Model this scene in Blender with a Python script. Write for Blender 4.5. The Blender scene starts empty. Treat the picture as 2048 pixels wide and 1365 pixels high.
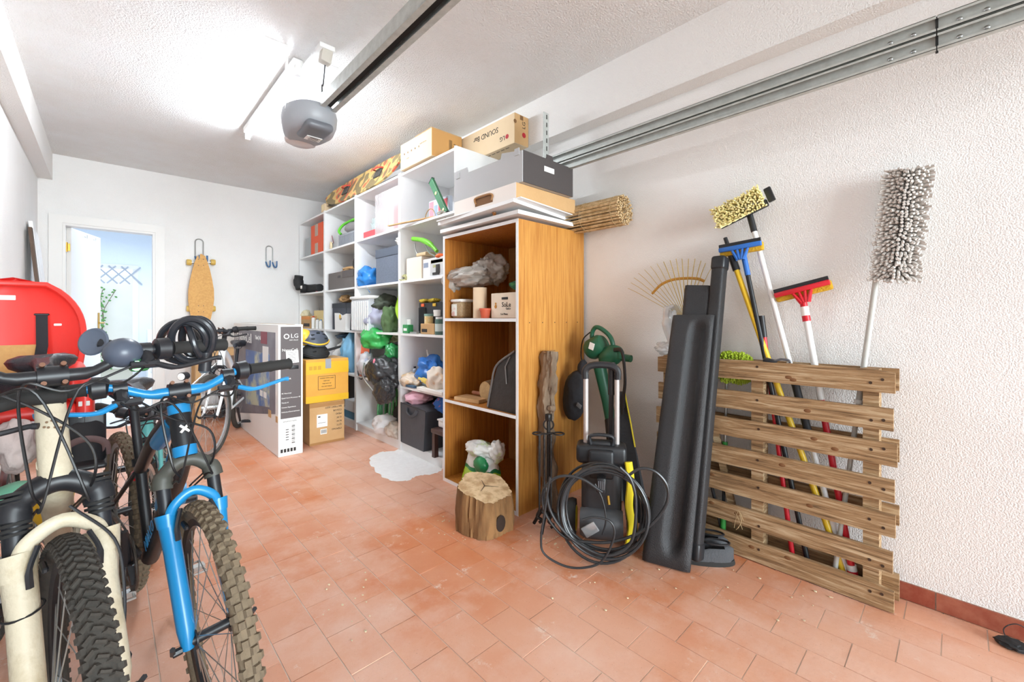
import bpy, bmesh, math, random
from mathutils import Vector, Matrix, noise, Quaternion
random.seed(7)
PI = math.pi
SC = bpy.context.scene
COL = SC.collection

# ---------------------------------------------------------------- camera
CAMH = 1.10; FPX = 851.0; HZ = 637.0
YAW = math.radians(43.55)
FW = Vector((math.sin(YAW), math.cos(YAW), 0)); RT = Vector((math.cos(YAW), -math.sin(YAW), 0))
cd = bpy.data.cameras.new('camera'); cam = bpy.data.objects.new('camera', cd); COL.objects.link(cam)
cd.sensor_width = 36.0; cd.lens = FPX / 2048 * 36.0; cd.shift_y = -(682.5 - HZ) / 2048
cd.clip_start = 0.02; cd.clip_end = 200
cam.location = (0, 0, CAMH); cam.rotation_euler = (PI / 2, 0, -YAW)
SC.camera = cam
# ---------------------------------------------------------------- light and exposure
vs = SC.view_settings
vs.view_transform = 'Standard'; vs.look = 'None'; vs.gamma = 1.0; vs.use_curve_mapping = False
vs.exposure = 0.87
wd = bpy.data.worlds.new('world'); SC.world = wd; wd.use_nodes = True
bg = wd.node_tree.nodes['Background']; bg.inputs[0].default_value = (0.80, 0.90, 1.0, 1); bg.inputs[1].default_value = 0.9
TUBE_POWER = 128.0
def area(name, loc, rot, sx, sy, power, col=(1, 1, 1)):
    l = bpy.data.lights.new(name, 'AREA'); l.shape = 'RECTANGLE'; l.size = sx; l.size_y = sy; l.energy = power; l.color = col
    o = bpy.data.objects.new(name, l); COL.objects.link(o); o.location = loc; o.rotation_euler = rot; return o
# daylight from the driveway, entering by the raised garage door behind the photographer
area('driveway_daylight', (0.9, -8.0, 1.8), (PI / 2, 0, 0), 5.5, 3.6, 900, (0.84, 0.95, 1.0))

# ---------------------------------------------------------------- helpers
def P(px, py, X=None, Y=None, Z=None, t=None):
    o = (px - 1024) / FPX; v = (HZ - py) / FPX
    d = FW + RT * o + Vector((0, 0, v))
    if X is not None: t = X / d.x
    elif Y is not None: t = Y / d.y
    elif Z is not None: t = (Z - CAMH) / d.z
    return Vector((0, 0, CAMH)) + d * t
def sl(c):
    return c / 12.92 if c <= 0.04045 else ((c + 0.055) / 1.055) ** 2.4
def rgb(h):
    if isinstance(h, str):
        h = h.lstrip('#'); h = tuple(int(h[i:i + 2], 16) / 255 for i in (0, 2, 4))
    return (sl(h[0]), sl(h[1]), sl(h[2]), 1)
MATS = {}
def mat(name, col, rough=0.55, metal=0.0, col2=None, scale=8.0, amt=0.5, stretch=None, bump=0.0, bscale=None,
        alpha=1.0, trans=0.0, emit=0.0, spec=0.5, world=False, contrast=(0.35, 0.65), rnd=0.0, kind='noise', sheen=0):
    if name in MATS: return MATS[name]
    m = bpy.data.materials.new(name); m.use_nodes = True; nt = m.node_tree; b = nt.nodes['Principled BSDF']
    b.inputs['Base Color'].default_value = rgb(col); b.inputs['Roughness'].default_value = rough
    b.inputs['Metallic'].default_value = metal; b.inputs['Specular IOR Level'].default_value = spec
    b.inputs['Alpha'].default_value = alpha; b.inputs['Transmission Weight'].default_value = trans
    if sheen: b.inputs['Sheen Weight'].default_value = sheen
    if emit:
        b.inputs['Emission Color'].default_value = rgb(col); b.inputs['Emission Strength'].default_value = emit
    vec = None
    if col2 or bump:
        if world:
            g = nt.nodes.new('ShaderNodeNewGeometry'); vec = g.outputs['Position']
        else:
            tc = nt.nodes.new('ShaderNodeTexCoord'); vec = tc.outputs['Object']
            oi = nt.nodes.new('ShaderNodeObjectInfo')
            ad = nt.nodes.new('ShaderNodeVectorMath'); ad.operation = 'ADD'
            ml = nt.nodes.new('ShaderNodeMath'); ml.operation = 'MULTIPLY'; ml.inputs[1].default_value = 37.0
            nt.links.new(oi.outputs['Random'], ml.inputs[0]); nt.links.new(vec, ad.inputs[0]); nt.links.new(ml.outputs[0], ad.inputs[1])
            vec = ad.outputs[0]
        if stretch:
            mp = nt.nodes.new('ShaderNodeMapping'); mp.inputs['Scale'].default_value = stretch
            nt.links.new(vec, mp.inputs[0]); vec = mp.outputs[0]
    if col2:
        n = nt.nodes.new('ShaderNodeTexNoise'); n.inputs['Scale'].default_value = scale; n.inputs['Detail'].default_value = 6
        n.inputs['Roughness'].default_value = 0.62
        nt.links.new(vec, n.inputs['Vector'])
        mr = nt.nodes.new('ShaderNodeMapRange'); mr.inputs[1].default_value = contrast[0]; mr.inputs[2].default_value = contrast[1]
        mr.inputs[4].default_value = amt
        nt.links.new(n.outputs[0], mr.inputs[0])
        mx = nt.nodes.new('ShaderNodeMix'); mx.data_type = 'RGBA'
        mx.inputs[6].default_value = rgb(col); mx.inputs[7].default_value = rgb(col2)
        nt.links.new(mr.outputs[0], mx.inputs[0]); out = mx.outputs[2]
        if rnd:
            oi2 = nt.nodes.new('ShaderNodeObjectInfo'); hs = nt.nodes.new('ShaderNodeHueSaturation')
            r2 = nt.nodes.new('ShaderNodeMapRange'); r2.inputs[3].default_value = 1 - rnd; r2.inputs[4].default_value = 1 + rnd
            nt.links.new(oi2.outputs['Random'], r2.inputs[0]); nt.links.new(r2.outputs[0], hs.inputs['Value'])
            nt.links.new(out, hs.inputs['Color']); out = hs.outputs[0]
        nt.links.new(out, b.inputs['Base Color'])
    if bump:
        n2 = nt.nodes.new('ShaderNodeTexNoise'); n2.inputs['Scale'].default_value = bscale or scale; n2.inputs['Detail'].default_value = 3
        nt.links.new(vec, n2.inputs['Vector'])
        bp = nt.nodes.new('ShaderNodeBump'); bp.inputs['Strength'].default_value = bump; bp.inputs['Distance'].default_value = 0.01
        nt.links.new(n2.outputs[0], bp.inputs['Height']); nt.links.new(bp.outputs[0], b.inputs['Normal'])
    m.diffuse_color = rgb(col); MATS[name] = m
    return m

def V(*a): return Vector(a)
def spline(pts, n=8, closed=False):
    pts = [Vector(p) for p in pts]; out = []; N = len(pts)
    rng = range(N) if closed else range(N - 1)
    for i in rng:
        if closed: p0, p1, p2, p3 = pts[i - 1], pts[i], pts[(i + 1) % N], pts[(i + 2) % N]
        else:
            p1, p2 = pts[i], pts[i + 1]
            p0 = pts[i - 1] if i else p1 * 2 - p2
            p3 = pts[i + 2] if i + 2 < N else p2 * 2 - p1
        for k in range(n):
            t = k / n
            out.append(0.5 * ((2 * p1) + (p2 - p0) * t + (2 * p0 - 5 * p1 + 4 * p2 - p3) * t * t + (3 * p1 - p0 - 3 * p2 + p3) * t ** 3))
    if not closed: out.append(pts[-1].copy())
    return out
def basis(x, y, z, o=(0, 0, 0)):
    m = Matrix.Identity(4)
    for i, a in enumerate((x, y, z)):
        for j in range(3): m[j][i] = a[j]
    for j in range(3): m[j][3] = o[j]
    return m
class MB:
    """collects geometry for ONE mesh object"""
    def __init__(s, M=None): s.v = []; s.f = []; s.mi = []; s.M = M or Matrix.Identity(4); s.cur = 0; s.sm = True
    def add(s, vs, fs):
        b = len(s.v)
        s.v += [s.M @ Vector(p) for p in vs]
        for f in fs: s.f.append([i + b for i in f]); s.mi.append(s.cur)
        return s
    def box(s, c, size, R=None, taper=1.0):
        hx, hy, hz = size[0] / 2, size[1] / 2, size[2] / 2; c = Vector(c)
        vs = [Vector((x * hx * (taper if z > 0 else 1), y * hy * (taper if z > 0 else 1), z * hz)) for z in (-1, 1) for x, y in ((-1, -1), (1, -1), (1, 1), (-1, 1))]
        if R is not None: vs = [R @ p for p in vs]
        return s.add([p + c for p in vs], [(0, 3, 2, 1), (4, 5, 6, 7), (0, 1, 5, 4), (1, 2, 6, 5), (2, 3, 7, 6), (3, 0, 4, 7)])
    def bb(s, lo, hi):
        lo = Vector(lo); hi = Vector(hi); return s.box((lo + hi) / 2, hi - lo)
    def rbox(s, c, size, r=0.01, seg=2, R=None):
        bm = bmesh.new(); bmesh.ops.create_cube(bm, size=1.0)
        for v in bm.verts: v.co = Vector((v.co.x * size[0], v.co.y * size[1], v.co.z * size[2]))
        r = min(r, min(size) * 0.49)
        bmesh.ops.bevel(bm, geom=list(bm.edges), offset=r, segments=seg, profile=0.5, affect='EDGES')
        c = Vector(c); bm.verts.index_update()
        vs = [(R @ v.co if R is not None else v.co) + c for v in bm.verts]; fs = [[v.index for v in f.verts] for f in bm.faces]
        bm.free(); return s.add(vs, fs)
    def tube(s, pts, r, n=8, closed=False, cap=True, flat=1.0, up=None):
        pts = [Vector(p) for p in pts]; N = len(pts)
        rs = r if isinstance(r, (list, tuple)) else [r] * N
        tan = []
        for i in range(N):
            if closed: t = pts[(i + 1) % N] - pts[i - 1]
            else: t = pts[min(i + 1, N - 1)] - pts[max(i - 1, 0)]
            tan.append(t.normalized() if t.length > 1e-9 else Vector((0, 0, 1)))
        t0 = tan[0]
        u = Vector(up) if up is not None else (Vector((0, 0, 1)) if abs(t0.z) < 0.9 else Vector((1, 0, 0)))
        u = (u - t0 * u.dot(t0)).normalized(); vs = []
        for i in range(N):
            t = tan[i]; u = (u - t * u.dot(t))
            u = u.normalized() if u.length > 1e-6 else t.orthogonal().normalized()
            w = t.cross(u)
            for k in range(n):
                a = 2 * PI * k / n
                vs.append(pts[i] + u * math.cos(a) * rs[i] * flat + w * math.sin(a) * rs[i])
        fs = []
        for i in range(N if closed else N - 1):
            j = (i + 1) % N
            for k in range(n):
                k2 = (k + 1) % n; fs.append((i * n + k, i * n + k2, j * n + k2, j * n + k))
        if cap and not closed: fs.append(tuple(range(n - 1, -1, -1))); fs.append(tuple(range((N - 1) * n, N * n)))
        return s.add(vs, fs)
    def cyl(s, a, b, r, r2=None, n=16, cap=True):
        return s.tube([a, b], [r, r if r2 is None else r2], n, cap=cap)
    def lathe(s, prof, c=(0, 0, 0), R=None, n=20, sx=1.0, sy=1.0):
        c = Vector(c); vs = []; fs = []
        for (r, z) in prof:
            for k in range(n):
                a = 2 * PI * k / n; p = Vector((r * math.cos(a) * sx, r * math.sin(a) * sy, z))
                vs.append((R @ p if R is not None else p) + c)
        for i in range(len(prof) - 1):
            for k in range(n):
                k2 = (k + 1) % n; fs.append((i * n + k, i * n + k2, (i + 1) * n + k2, (i + 1) * n + k))
        if prof[0] == prof[-1]: return s.add(vs, fs)
        if prof[0][0] > 1e-5: fs.append(tuple(range(n - 1, -1, -1)))
        if prof[-1][0] > 1e-5: fs.append(tuple(range((len(prof) - 1) * n, len(prof) * n)))
        return s.add(vs, fs)
    def prism(s, poly, depth, M=None):
        """poly (x,y) extruded along local z by depth"""
        n = len(poly); vs = [Vector((x, y, 0)) for x, y in poly] + [Vector((x, y, depth)) for x, y in poly]
        if M is not None: vs = [M @ p for p in vs]
        fs = [tuple(range(n - 1, -1, -1)), tuple(range(n, 2 * n))] + [(i, (i + 1) % n, n + (i + 1) % n, n + i) for i in range(n)]
        return s.add(vs, fs)
    def blob(s, c, rad, seed=0, amp=0.25, freq=3.0, n=3, flat=None, crease=0.0, R=None):
        bm = bmesh.new(); bmesh.ops.create_icosphere(bm, subdivisions=n, radius=1.0)
        off = Vector((seed * 7.3, seed * 3.1, seed * 1.7)); vs = []
        for v in bm.verts:
            d = v.co.normalized(); k = 1 + amp * noise.noise(d * freq + off)
            if crease: k += crease * (0.42 * (0.2 - abs(noise.noise(d * freq * 1.3 + off * 2))) + 0.24 * (0.2 - abs(noise.noise(d * freq * 2.9 + off * 3))) + .10 * (0.2 - abs(noise.noise(d * freq * 6 + off * 4))))
            p = Vector((d.x * rad[0], d.y * rad[1], d.z * rad[2])) * k
            if flat is not None and p.z < -rad[2] * flat: p.z = -rad[2] * flat
            if R is not None: p = R @ p
            vs.append(p + Vector(c))
        bm.verts.index_update(); fs = [[v.index for v in f.verts] for f in bm.faces]; bm.free()
        return s.add(vs, fs)
    def grid(s, fn, nu, nv, thick=0.0):
        vs = [Vector(fn(i / nu, j / nv)) for i in range(nu + 1) for j in range(nv + 1)]
        fs = [(i * (nv + 1) + j, (i + 1) * (nv + 1) + j, (i + 1) * (nv + 1) + j + 1, i * (nv + 1) + j + 1) for i in range(nu) for j in range(nv)]
        return s.add(vs, fs)
    def text(s, txt, size, M, depth=0.0006, ax='CENTER'):
        cu = bpy.data.curves.new('t', 'FONT'); cu.body = txt; cu.size = size; cu.align_x = ax; cu.align_y = 'CENTER'
        cu.extrude = depth; cu.resolution_u = 2
        o = bpy.data.objects.new('t', cu); COL.objects.link(o)
        me = bpy.data.meshes.new_from_object(o.evaluated_get(bpy.context.evaluated_depsgraph_get()))
        vs = [M @ v.co for v in me.vertices]; fs = [tuple(p.vertices) for p in me.polygons]
        bpy.data.objects.remove(o); bpy.data.curves.remove(cu); bpy.data.meshes.remove(me)
        return s.add(vs, fs)
    def mesh(s, name, mats, off=Vector((0, 0, 0)), angle=35, smooth=True):
        me = bpy.data.meshes.new(name)
        me.from_pydata([p - off for p in s.v], [], s.f)
        for m in (mats if isinstance(mats, (list, tuple)) else [mats]): me.materials.append(m)
        if len(me.materials) > 1: me.polygons.foreach_set('material_index', s.mi)
        if smooth:
            me.shade_smooth(); me.set_sharp_from_angle(angle=math.radians(angle))
        me.update(); return me
def setp(o, label=None, cat=None, group=None, kind=None):
    if label: o['label'] = label
    if cat: o['category'] = cat
    if group: o['group'] = group
    if kind: o['kind'] = kind
    return o
class Thing:
    """Empty at the thing's base; parts are children. part() takes world coordinates unless local=True"""
    def __init__(s, name, label, cat, loc=(0, 0, 0), rotz=0.0, group=None, M=None):
        s.o = bpy.data.objects.new(name, None); COL.objects.link(s.o); s.o.empty_display_size = 0.05
        if M is not None: s.o.matrix_world = M; s.L = True
        else: s.o.location = loc; s.o.rotation_euler = (0, 0, rotz); s.L = bool(rotz)
        s.loc = Vector(loc); setp(s.o, label, cat, group)
    def part(s, name, mb, mats, parent=None, label=None, kind=None, local=None, smooth=True, angle=35):
        loc = s.L if local is None else local
        me = mb.mesh(name, mats, Vector((0, 0, 0)) if loc else s.loc, angle, smooth)
        o = bpy.data.objects.new(name, me); COL.objects.link(o); o.parent = parent or s.o
        setp(o, label, kind=kind); return o
def solo(name, label, cat, mb, mats, group=None, kind=None, smooth=True, angle=35):
    xs = [p.x for p in mb.v]; ys = [p.y for p in mb.v]; zs = [p.z for p in mb.v]
    off = Vector(((min(xs) + max(xs)) / 2, (min(ys) + max(ys)) / 2, min(zs)))
    me = mb.mesh(name, mats, off, angle, smooth); o = bpy.data.objects.new(name, me); COL.objects.link(o); o.location = off
    return setp(o, label, cat, group, kind)
def struct(name, mb, mats, parent=None, smooth=False):
    me = mb.mesh(name, mats, smooth=smooth); o = bpy.data.objects.new(name, me); COL.objects.link(o)
    if parent: o.parent = parent
    else: o['kind'] = 'structure'
    return o
def sub(name, mb, mats, parent, off=Vector((0, 0, 0)), label=None, kind=None, smooth=True):
    me = mb.mesh(name, mats, off, smooth=smooth); o = bpy.data.objects.new(name, me); COL.objects.link(o); o.parent = parent
    return setp(o, label, kind=kind)
# frame for lettering: u = reading direction, v = up of letters, placed at c
def fr(c, u, v): 
    u = Vector(u).normalized(); v = Vector(v).normalized(); return basis(u, v, u.cross(v), c)
# ---------------------------------------------------------------- setting
WX = 2.27; LX = -0.463; BY = 5.80; CZ = 2.63; NY = -2.0
m_wall = mat('stucco_white', '#f4f2f0', 0.85, col2='#ebe8e5', scale=1.3, amt=0.6, bump=0.42, bscale=210, world=True)
m_beam = mat('stucco_beam', '#f1eeeb', 0.85, bump=0.6, bscale=150, world=True)
m_ceil = mat('stucco_ceiling', '#f3f3f3', 0.9, col2='#ebe7e3', scale=2.2, amt=0.7, bump=1.0, bscale=120, world=True)
m_blue = mat('next_room_paint', '#e9eff5', 0.8, bump=0.2, bscale=90, world=True)
m_grout = mat('grout', '#e6d6c8', 0.9, col2='#c2a48e', scale=9, world=True)
m_trim = mat('painted_trim', '#eae7e3', 0.45)
m_white = mat('white_melamine', '#f2f1f0', 0.42, col2='#e9e8e8', scale=2, amt=.5)
m_whitep = mat('white_plastic', '#f0efec', 0.4)
m_black = mat('black_plastic', '#202124', 0.42)
m_blackm = mat('matt_black', '#232325', 0.75, bump=0.15, bscale=150)
m_steel = mat('brushed_steel', '#b9bab8', 0.32, 0.9)
m_chrome = mat('chrome', '#d8d9da', 0.16, 1.0)
m_galv = mat('galvanised_steel', '#c6c9c5', 0.5, 0.35, col2='#a4a7a2', scale=28, bump=0.1)
m_brass = mat('brass', '#b88f3e', 0.3, 0.9)
m_rubber = mat('rubber', '#262524', 0.85)

def tile_mat(name, stuff=False):
    m = bpy.data.materials.new(name); m.use_nodes = True; nt = m.node_tree; b = nt.nodes['Principled BSDF']; L = nt.links
    g = nt.nodes.new('ShaderNodeNewGeometry')
    def nz(sc, det=6, rg=.6):
        n = nt.nodes.new('ShaderNodeTexNoise'); n.inputs['Scale'].default_value = sc; n.inputs['Detail'].default_value = det
        n.inputs['Roughness'].default_value = rg; L.new(g.outputs['Position'], n.inputs['Vector']); return n.outputs[0]
    def mr(i, a, c, lo=0, hi=1):
        r = nt.nodes.new('ShaderNodeMapRange'); r.inputs[1].default_value = a; r.inputs[2].default_value = c
        r.inputs[3].default_value = lo; r.inputs[4].default_value = hi; L.new(i, r.inputs[0]); return r.outputs[0]
    def mix(f, a, c):
        x = nt.nodes.new('ShaderNodeMix'); x.data_type = 'RGBA'; L.new(f, x.inputs[0])
        for k, q in ((6, a), (7, c)):
            if isinstance(q, str): x.inputs[k].default_value = rgb(q)
            else: L.new(q, x.inputs[k])
        return x.outputs[2]
    oi = nt.nodes.new('ShaderNodeObjectInfo')
    c = mix(mr(nz(5), .38, .66), '#cf7540', '#d58a5e')
    if not stuff: c = mix(mr(oi.outputs['Random'], 0, 1, 0, .55), c, '#dd9f80')
    c = mix(mr(nz(.9, 3, .5), .38, .60, 0, .6), c, '#eec4ae')  # broad pale pink patches: dust, with floor glare put into the colour
    c = mix(mr(nz(2.1, 8, .7), .46, .70, 0, .6), c, '#efd0c0')       # dry dust and efflorescence
    c = mix(mr(nz(6.5, 8, .78), .60, .70, 0, .8), c, '#f0e2d6')      # chalky scuffs
    c = mix(mr(nz(240, 2), .68, .74, 0, .5), c, '#7a3c22')
    L.new(c, b.inputs['Base Color'])
    L.new(mr(nz(3), .3, .7, .38, .62), b.inputs['Roughness'])
    bp = nt.nodes.new('ShaderNodeBump'); bp.inputs['Strength'].default_value = .25; bp.inputs['Distance'].default_value = .004
    L.new(nz(60), bp.inputs['Height']); L.new(bp.outputs[0], b.inputs['Normal'])
    m.diffuse_color = rgb('#cc7650'); return m
m_tile = tile_mat('terracotta_tile'); m_tile2 = tile_mat('terracotta_tile_far', True)
m_skirt = mat('skirting_tile', '#8e4230', 0.5, col2='#b07058', scale=14, amt=.7, rnd=.1, bump=.2)

b = MB(); b.bb((LX - .3, NY - 3, -.06), (WX + .3, BY + .13, -.0028))
floor = struct('floor', b, m_grout)
TW, TL, GP = 0.1425, 0.208, 0.0035
tiles = []
for r in range(-8, 13):
    x0 = 0.544 + TW * r
    if x0 + TW < LX or x0 > WX: continue
    ph = 1.706 if r % 2 == 0 else 1.597
    k0 = math.floor((NY - ph) / TL)
    for k in range(k0, 60):
        y0 = ph + TL * k
        if y0 > BY: break
        tiles.append((max(x0, LX), min(x0 + TW, WX), y0, min(y0 + TL, BY + .05)))
def inframe(x, y):
    d = Vector((x, y, 0)) ; t = d.dot(FW)
    if t < .2: return False
    px = 1024 + d.dot(RT) / t * FPX; py = HZ + CAMH / t * FPX
    return -60 < px < 2110 and py < 1440
vis = [q for q in tiles if inframe((q[0] + q[1]) / 2, (q[2] + q[3]) / 2)]
hidden_left = lambda q: q[1] < 0.0 and q[2] < 3.6      # under the parked bicycles, hardly seen
vis.sort(key=lambda q: Vector(((q[0] + q[1]) / 2, (q[2] + q[3]) / 2)).length + (3 if hidden_left(q) else 0))
single = set(vis[:296])
tm = MB(); tm.box((0, 0, -.005), (TW - GP, TL - GP, .010), taper=1); tme = tm.mesh('tile', m_tile, smooth=False)
rest = MB(); rr = random.Random(3)
for q in tiles:
    w, l = q[1] - q[0], q[3] - q[2]; cx, cy = (q[0] + q[1]) / 2, (q[2] + q[3]) / 2
    if q in single:
        o = bpy.data.objects.new('tile', tme); COL.objects.link(o); o.parent = floor
        o.location = (cx, cy, rr.uniform(-.0012, 0)); o.rotation_euler = (rr.uniform(-.003, .003), rr.uniform(-.003, .003), rr.uniform(-.004, .004))
        o.scale = ((w - GP) / (TW - GP), (l - GP) / (TL - GP), 1)
    else: rest.box((cx, cy, -.0055), (w - GP, l - GP, .010))
o = struct('tile_field', rest, m_tile2, floor); o['kind'] = 'stuff'

# walls
b = MB(); b.bb((LX - .2, NY, -.05), (LX, BY + .12, CZ + .1)); struct('wall_left', b, m_wall)
b = MB(); b.bb((WX, NY, -.05), (WX + .2, BY + .12, CZ + .1)); struct('wall_right', b, m_wall)
DX0, DX1, DZ = -0.306, 0.361, 1.995
b = MB(); b.bb((LX, BY, 0), (DX0, BY + .12, CZ + .1)); b.bb((DX1, BY, -.05), (WX, BY + .12, CZ + .1)); b.bb((DX0, BY, DZ), (DX1, BY + .12, CZ + .1))
struct('wall_back', b, m_wall)
b = MB(); b.bb((LX - .2, NY - .15, 2.28), (WX + .2, NY, CZ + .1)); b.bb((LX - .2, NY - .15, -.05), (LX + .12, NY, 2.28)); b.bb((WX - .12, NY - .15, -.05), (WX + .2, NY, 2.28))
struct('wall_front', b, m_wall)
b = MB(); b.bb((LX - .2, NY, CZ), (WX + .2, BY + .12, CZ + .12)); struct('ceiling', b, m_ceil)
b = MB(); b.bb((LX, NY, 2.385), (LX + .093, BY, CZ)); struct('trim_1', b, m_beam)
b = MB(); b.bb((WX - .10, NY, 2.325), (WX, BY, CZ)); struct('trim_2', b, m_beam)
# skirting tiles along the right wall
sk = MB(); sk.bb((WX - .006, NY, 0), (WX, BY, .066)); bsr = struct('baseboard_right', sk, m_grout)
tm = MB(); tm.box((0, 0, 0), (.009, .286, .064)); tme2 = tm.mesh('tile', m_skirt, smooth=False)
y = 0.062
while y > -0.6: y -= .29
while y < 2.9:
    o = bpy.data.objects.new('tile', tme2); COL.objects.link(o); o.parent = bsr; o.location = (WX - .0085, y + .145, .034); y += .29
sk = MB(); sk.bb((.46, BY - .012, 0), (WX, BY, .07)); bsb = struct('baseboard_back', sk, m_grout)
tm = MB(); tm.box((0, 0, 0), (.286, .009, .064)); tme3 = tm.mesh('tile', m_skirt, smooth=False)
for k in range(6):
    o = bpy.data.objects.new('tile', tme3); COL.objects.link(o); o.parent = bsb; o.location = (.61 + .29 * k, BY - .014, .034)

# doorway to the next room
d1 = MB()
def arch(b, z):   # mitred architrave on the garage side
    y0, y1 = BY - .018, BY
    for xa, xb in ((DX0 - .088, DX0), (DX1, DX1 + .076)): b.bb((xa, y0, 0), (xb, y1, z))
    b.bb((DX0 - .088, y0, z), (DX1 + .076, y1, z + .077))
arch(d1, DZ)
door = struct('door_1', d1, m_trim)
f = MB(); f.bb((DX0 + .0005, BY - .012, 0), (DX0 + .02, BY + .121, DZ - .0205)); f.bb((DX1 - .02, BY - .012, 0), (DX1 - .0005, BY + .121, DZ - .0205)); f.bb((DX0 + .0005, BY - .012, DZ - .02), (DX1 - .0005, BY + .121, DZ - .0005))
struct('door_frame', f, m_trim, door)
ha = Vector((DX0 + .035, 5.90, 0)); hb = Vector((-.071, 6.46, 0)); hd = (hb - ha).normalized(); L_ = (hb - ha).length
Rl = Matrix.Rotation(math.atan2(hd.y, hd.x), 3, 'Z')
lf = MB(); lf.rbox(ha + hd * L_ / 2 + V(0, 0, .99), (L_, .036, 1.965), .003, 1, Rl); leaf = struct('door_leaf', lf, m_trim, door)
nrm = Vector((hd.y, -hd.x, 0))
for zz in (1.78, 1.0, .25):
    h = MB(); h.cyl(ha + V(-.012, -.03, zz - .045), ha + V(-.012, -.03, zz + .045), .009, n=10); h.bb(ha + V(-.03, -.034, zz - .035), ha + V(.012, -.028, zz + .035)); struct('hinge', h, m_brass, door)
h = MB(); c = hb - hd * .05 + nrm * .022 + V(0, 0, 1.05)
h.box(c, (.035, .006, .22), Rl); h.cyl(c, c + nrm * .045, .009, n=10); h.tube([c + nrm * .045, c + nrm * .05 - hd * .03, c + nrm * .045 - hd * .11], .008, 8)
struct('door_handle', h, m_brass, door)
h = MB()
for dx in (.25, .43): h.tube([ha + hd * dx + nrm * .02 + V(0, 0, 1.93), ha + hd * dx + nrm * .04 + V(0, 0, 1.915), ha + hd * dx + nrm * .04 + V(0, 0, 1.945)], .003, 6)
struct('coat_hook', h, m_steel, door)

# next room and the garden beyond
RY = 9.4
b = MB(); b.bb((LX - .9, BY + .12, -.05), (LX - .8, RY, 2.75)); struct('wall_next_room_left', b, m_blue)
b = MB(); b.bb((1.3, BY + .12, -.05), (1.4, RY, 2.75)); struct('wall_next_room_right', b, m_blue)
b = MB(); b.bb((LX - .9, BY + .12, 2.65), (1.4, RY, 2.75)); b.bb((LX - .8, 7.6, 2.42), (1.3, 7.8, 2.65)); struct('ceiling_next_room', b, m_blue)
b = MB(); b.bb((.33, RY, -.05), (1.4, RY + .15, 2.75)); b.bb((-1.3, RY, -.05), (-.75, RY + .15, 2.75)); b.bb((-.75, RY, 1.92), (.33, RY + .15, 2.75)); struct('wall_next_room_back', b, m_blue)
m_bluet = mat('pale_floor_tile', '#d5dbe3', 0.3, col2='#bcc5d2', scale=3, amt=.6, world=True)
b = MB()
ys = BY + .13
while ys < RY:
    xs = LX - .8
    while xs < 1.3: b.bb((xs + .003, ys + .003, -.01), (xs + .297, ys + .297, 0)); xs += .3
    ys += .3
o = struct('floor_tiles_next_room', b, m_bluet, floor); o['kind'] = 'stuff'
b = MB(); b.bb((.30, RY - .02, 0), (.37, RY, 1.899)); b.bb((-.8, RY - .02, 1.90), (.37, RY, 1.97)); struct('trim_3', b, m_trim)
b = MB(); b.bb((LX - 1, BY + .13, -.3), (1.5, RY + .15, -.012)); struct('floor_next_room', b, m_grout)
b = MB(); b.bb((-8, RY + .15, -.3), (10, 30, -.05)); struct('ground_garden', b, mat('garden_ground', '#b9b7ab', .9))
b = MB(); b.bb((-8, -25, -.3), (12, NY - 3, -.05)); struct('ground_driveway', b, mat('driveway', '#b7b0a6', .9))
b = MB(); b.bb((-4, 13.2, -.1), (3, 13.4, 2.1)); struct('wall_garden', b, mat('garden_wall', '#f4f3ef', .9, world=True, col2='#e7e9e2', scale=2))
area('next_room_fill', (.35, 7.3, 2.38), (0, 0, 0), 1.0, 1.0, 36, (0.80, 0.89, 1.0))  # unseen cold fill light, added in place of daylight from the garden doorway

# expanding lattice hung in the garden opening
lt = Thing('trellis', 'white expanding lattice hanging at the top of the far garden doorway', 'trellis', (-.2, RY - .06, 1.6))
for k in range(6):
    for s_ in (1, -1):
        x = -.62 + k * .15 + (0 if s_ > 0 else .02)
        b = MB(); b.box((x + .14, RY - .05 - .008 * s_, 1.80), (.38, .006, .020), Matrix.Rotation(-s_ * math.radians(48), 3, 'Y')); lt.part('slat', b, mat('slat_grey', '#a4abb5', .6), smooth=False)
vine = Thing('climbing_vine', 'thin climbing vine with sparse green leaves on the bright garden wall', 'vine', (-.3, 13.1, 0))
rv = random.Random(5); b = MB(); bl = MB()
for k in range(7):
    x = -.75 + k * .13; pts = [(x, 13.15, 0)]
    for j in range(7): pts.append((pts[-1][0] + rv.uniform(-.12, .16), 13.13, .25 * (j + 1) + rv.uniform(-.05, .05)))
    pp = spline(pts, 4); b.tube(pp, .006, 5)
    for p in pp[::2]:
        for _ in range(2):
            q = p + V(rv.uniform(-.06, .06), -.02, rv.uniform(-.06, .06)); a = rv.uniform(0, 3)
            bl.blob(q, (.03, .006, .02), k, n=1, amp=.1, R=Matrix.Rotation(a, 3, 'Y'))
vine.part('stem', b, mat('vine_stem', '#6b5b45', .8)); vine.part('leaves', bl, mat('vine_leaf', '#5f9a52', .6), kind='stuff')
cab = Thing('drawer_unit', 'small white drawer unit standing in the next room beyond the doorway', 'drawers', (.72, 8.6, 0))
b = MB(); b.rbox((.75, 8.8, .46), (.6, .45, .92), .006); cab.part('body', b, m_whitep)
for k in range(4):
    b = MB(); b.rbox((.75, 8.565, .16 + k * .205), (.55, .02, .18), .004); dr = cab.part('drawer', b, m_trim)
    b = MB(); b.rbox((.75, 8.55, .16 + k * .205), (.16, .02, .03), .004); sub('handle', b, m_steel, dr, cab.loc)

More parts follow.
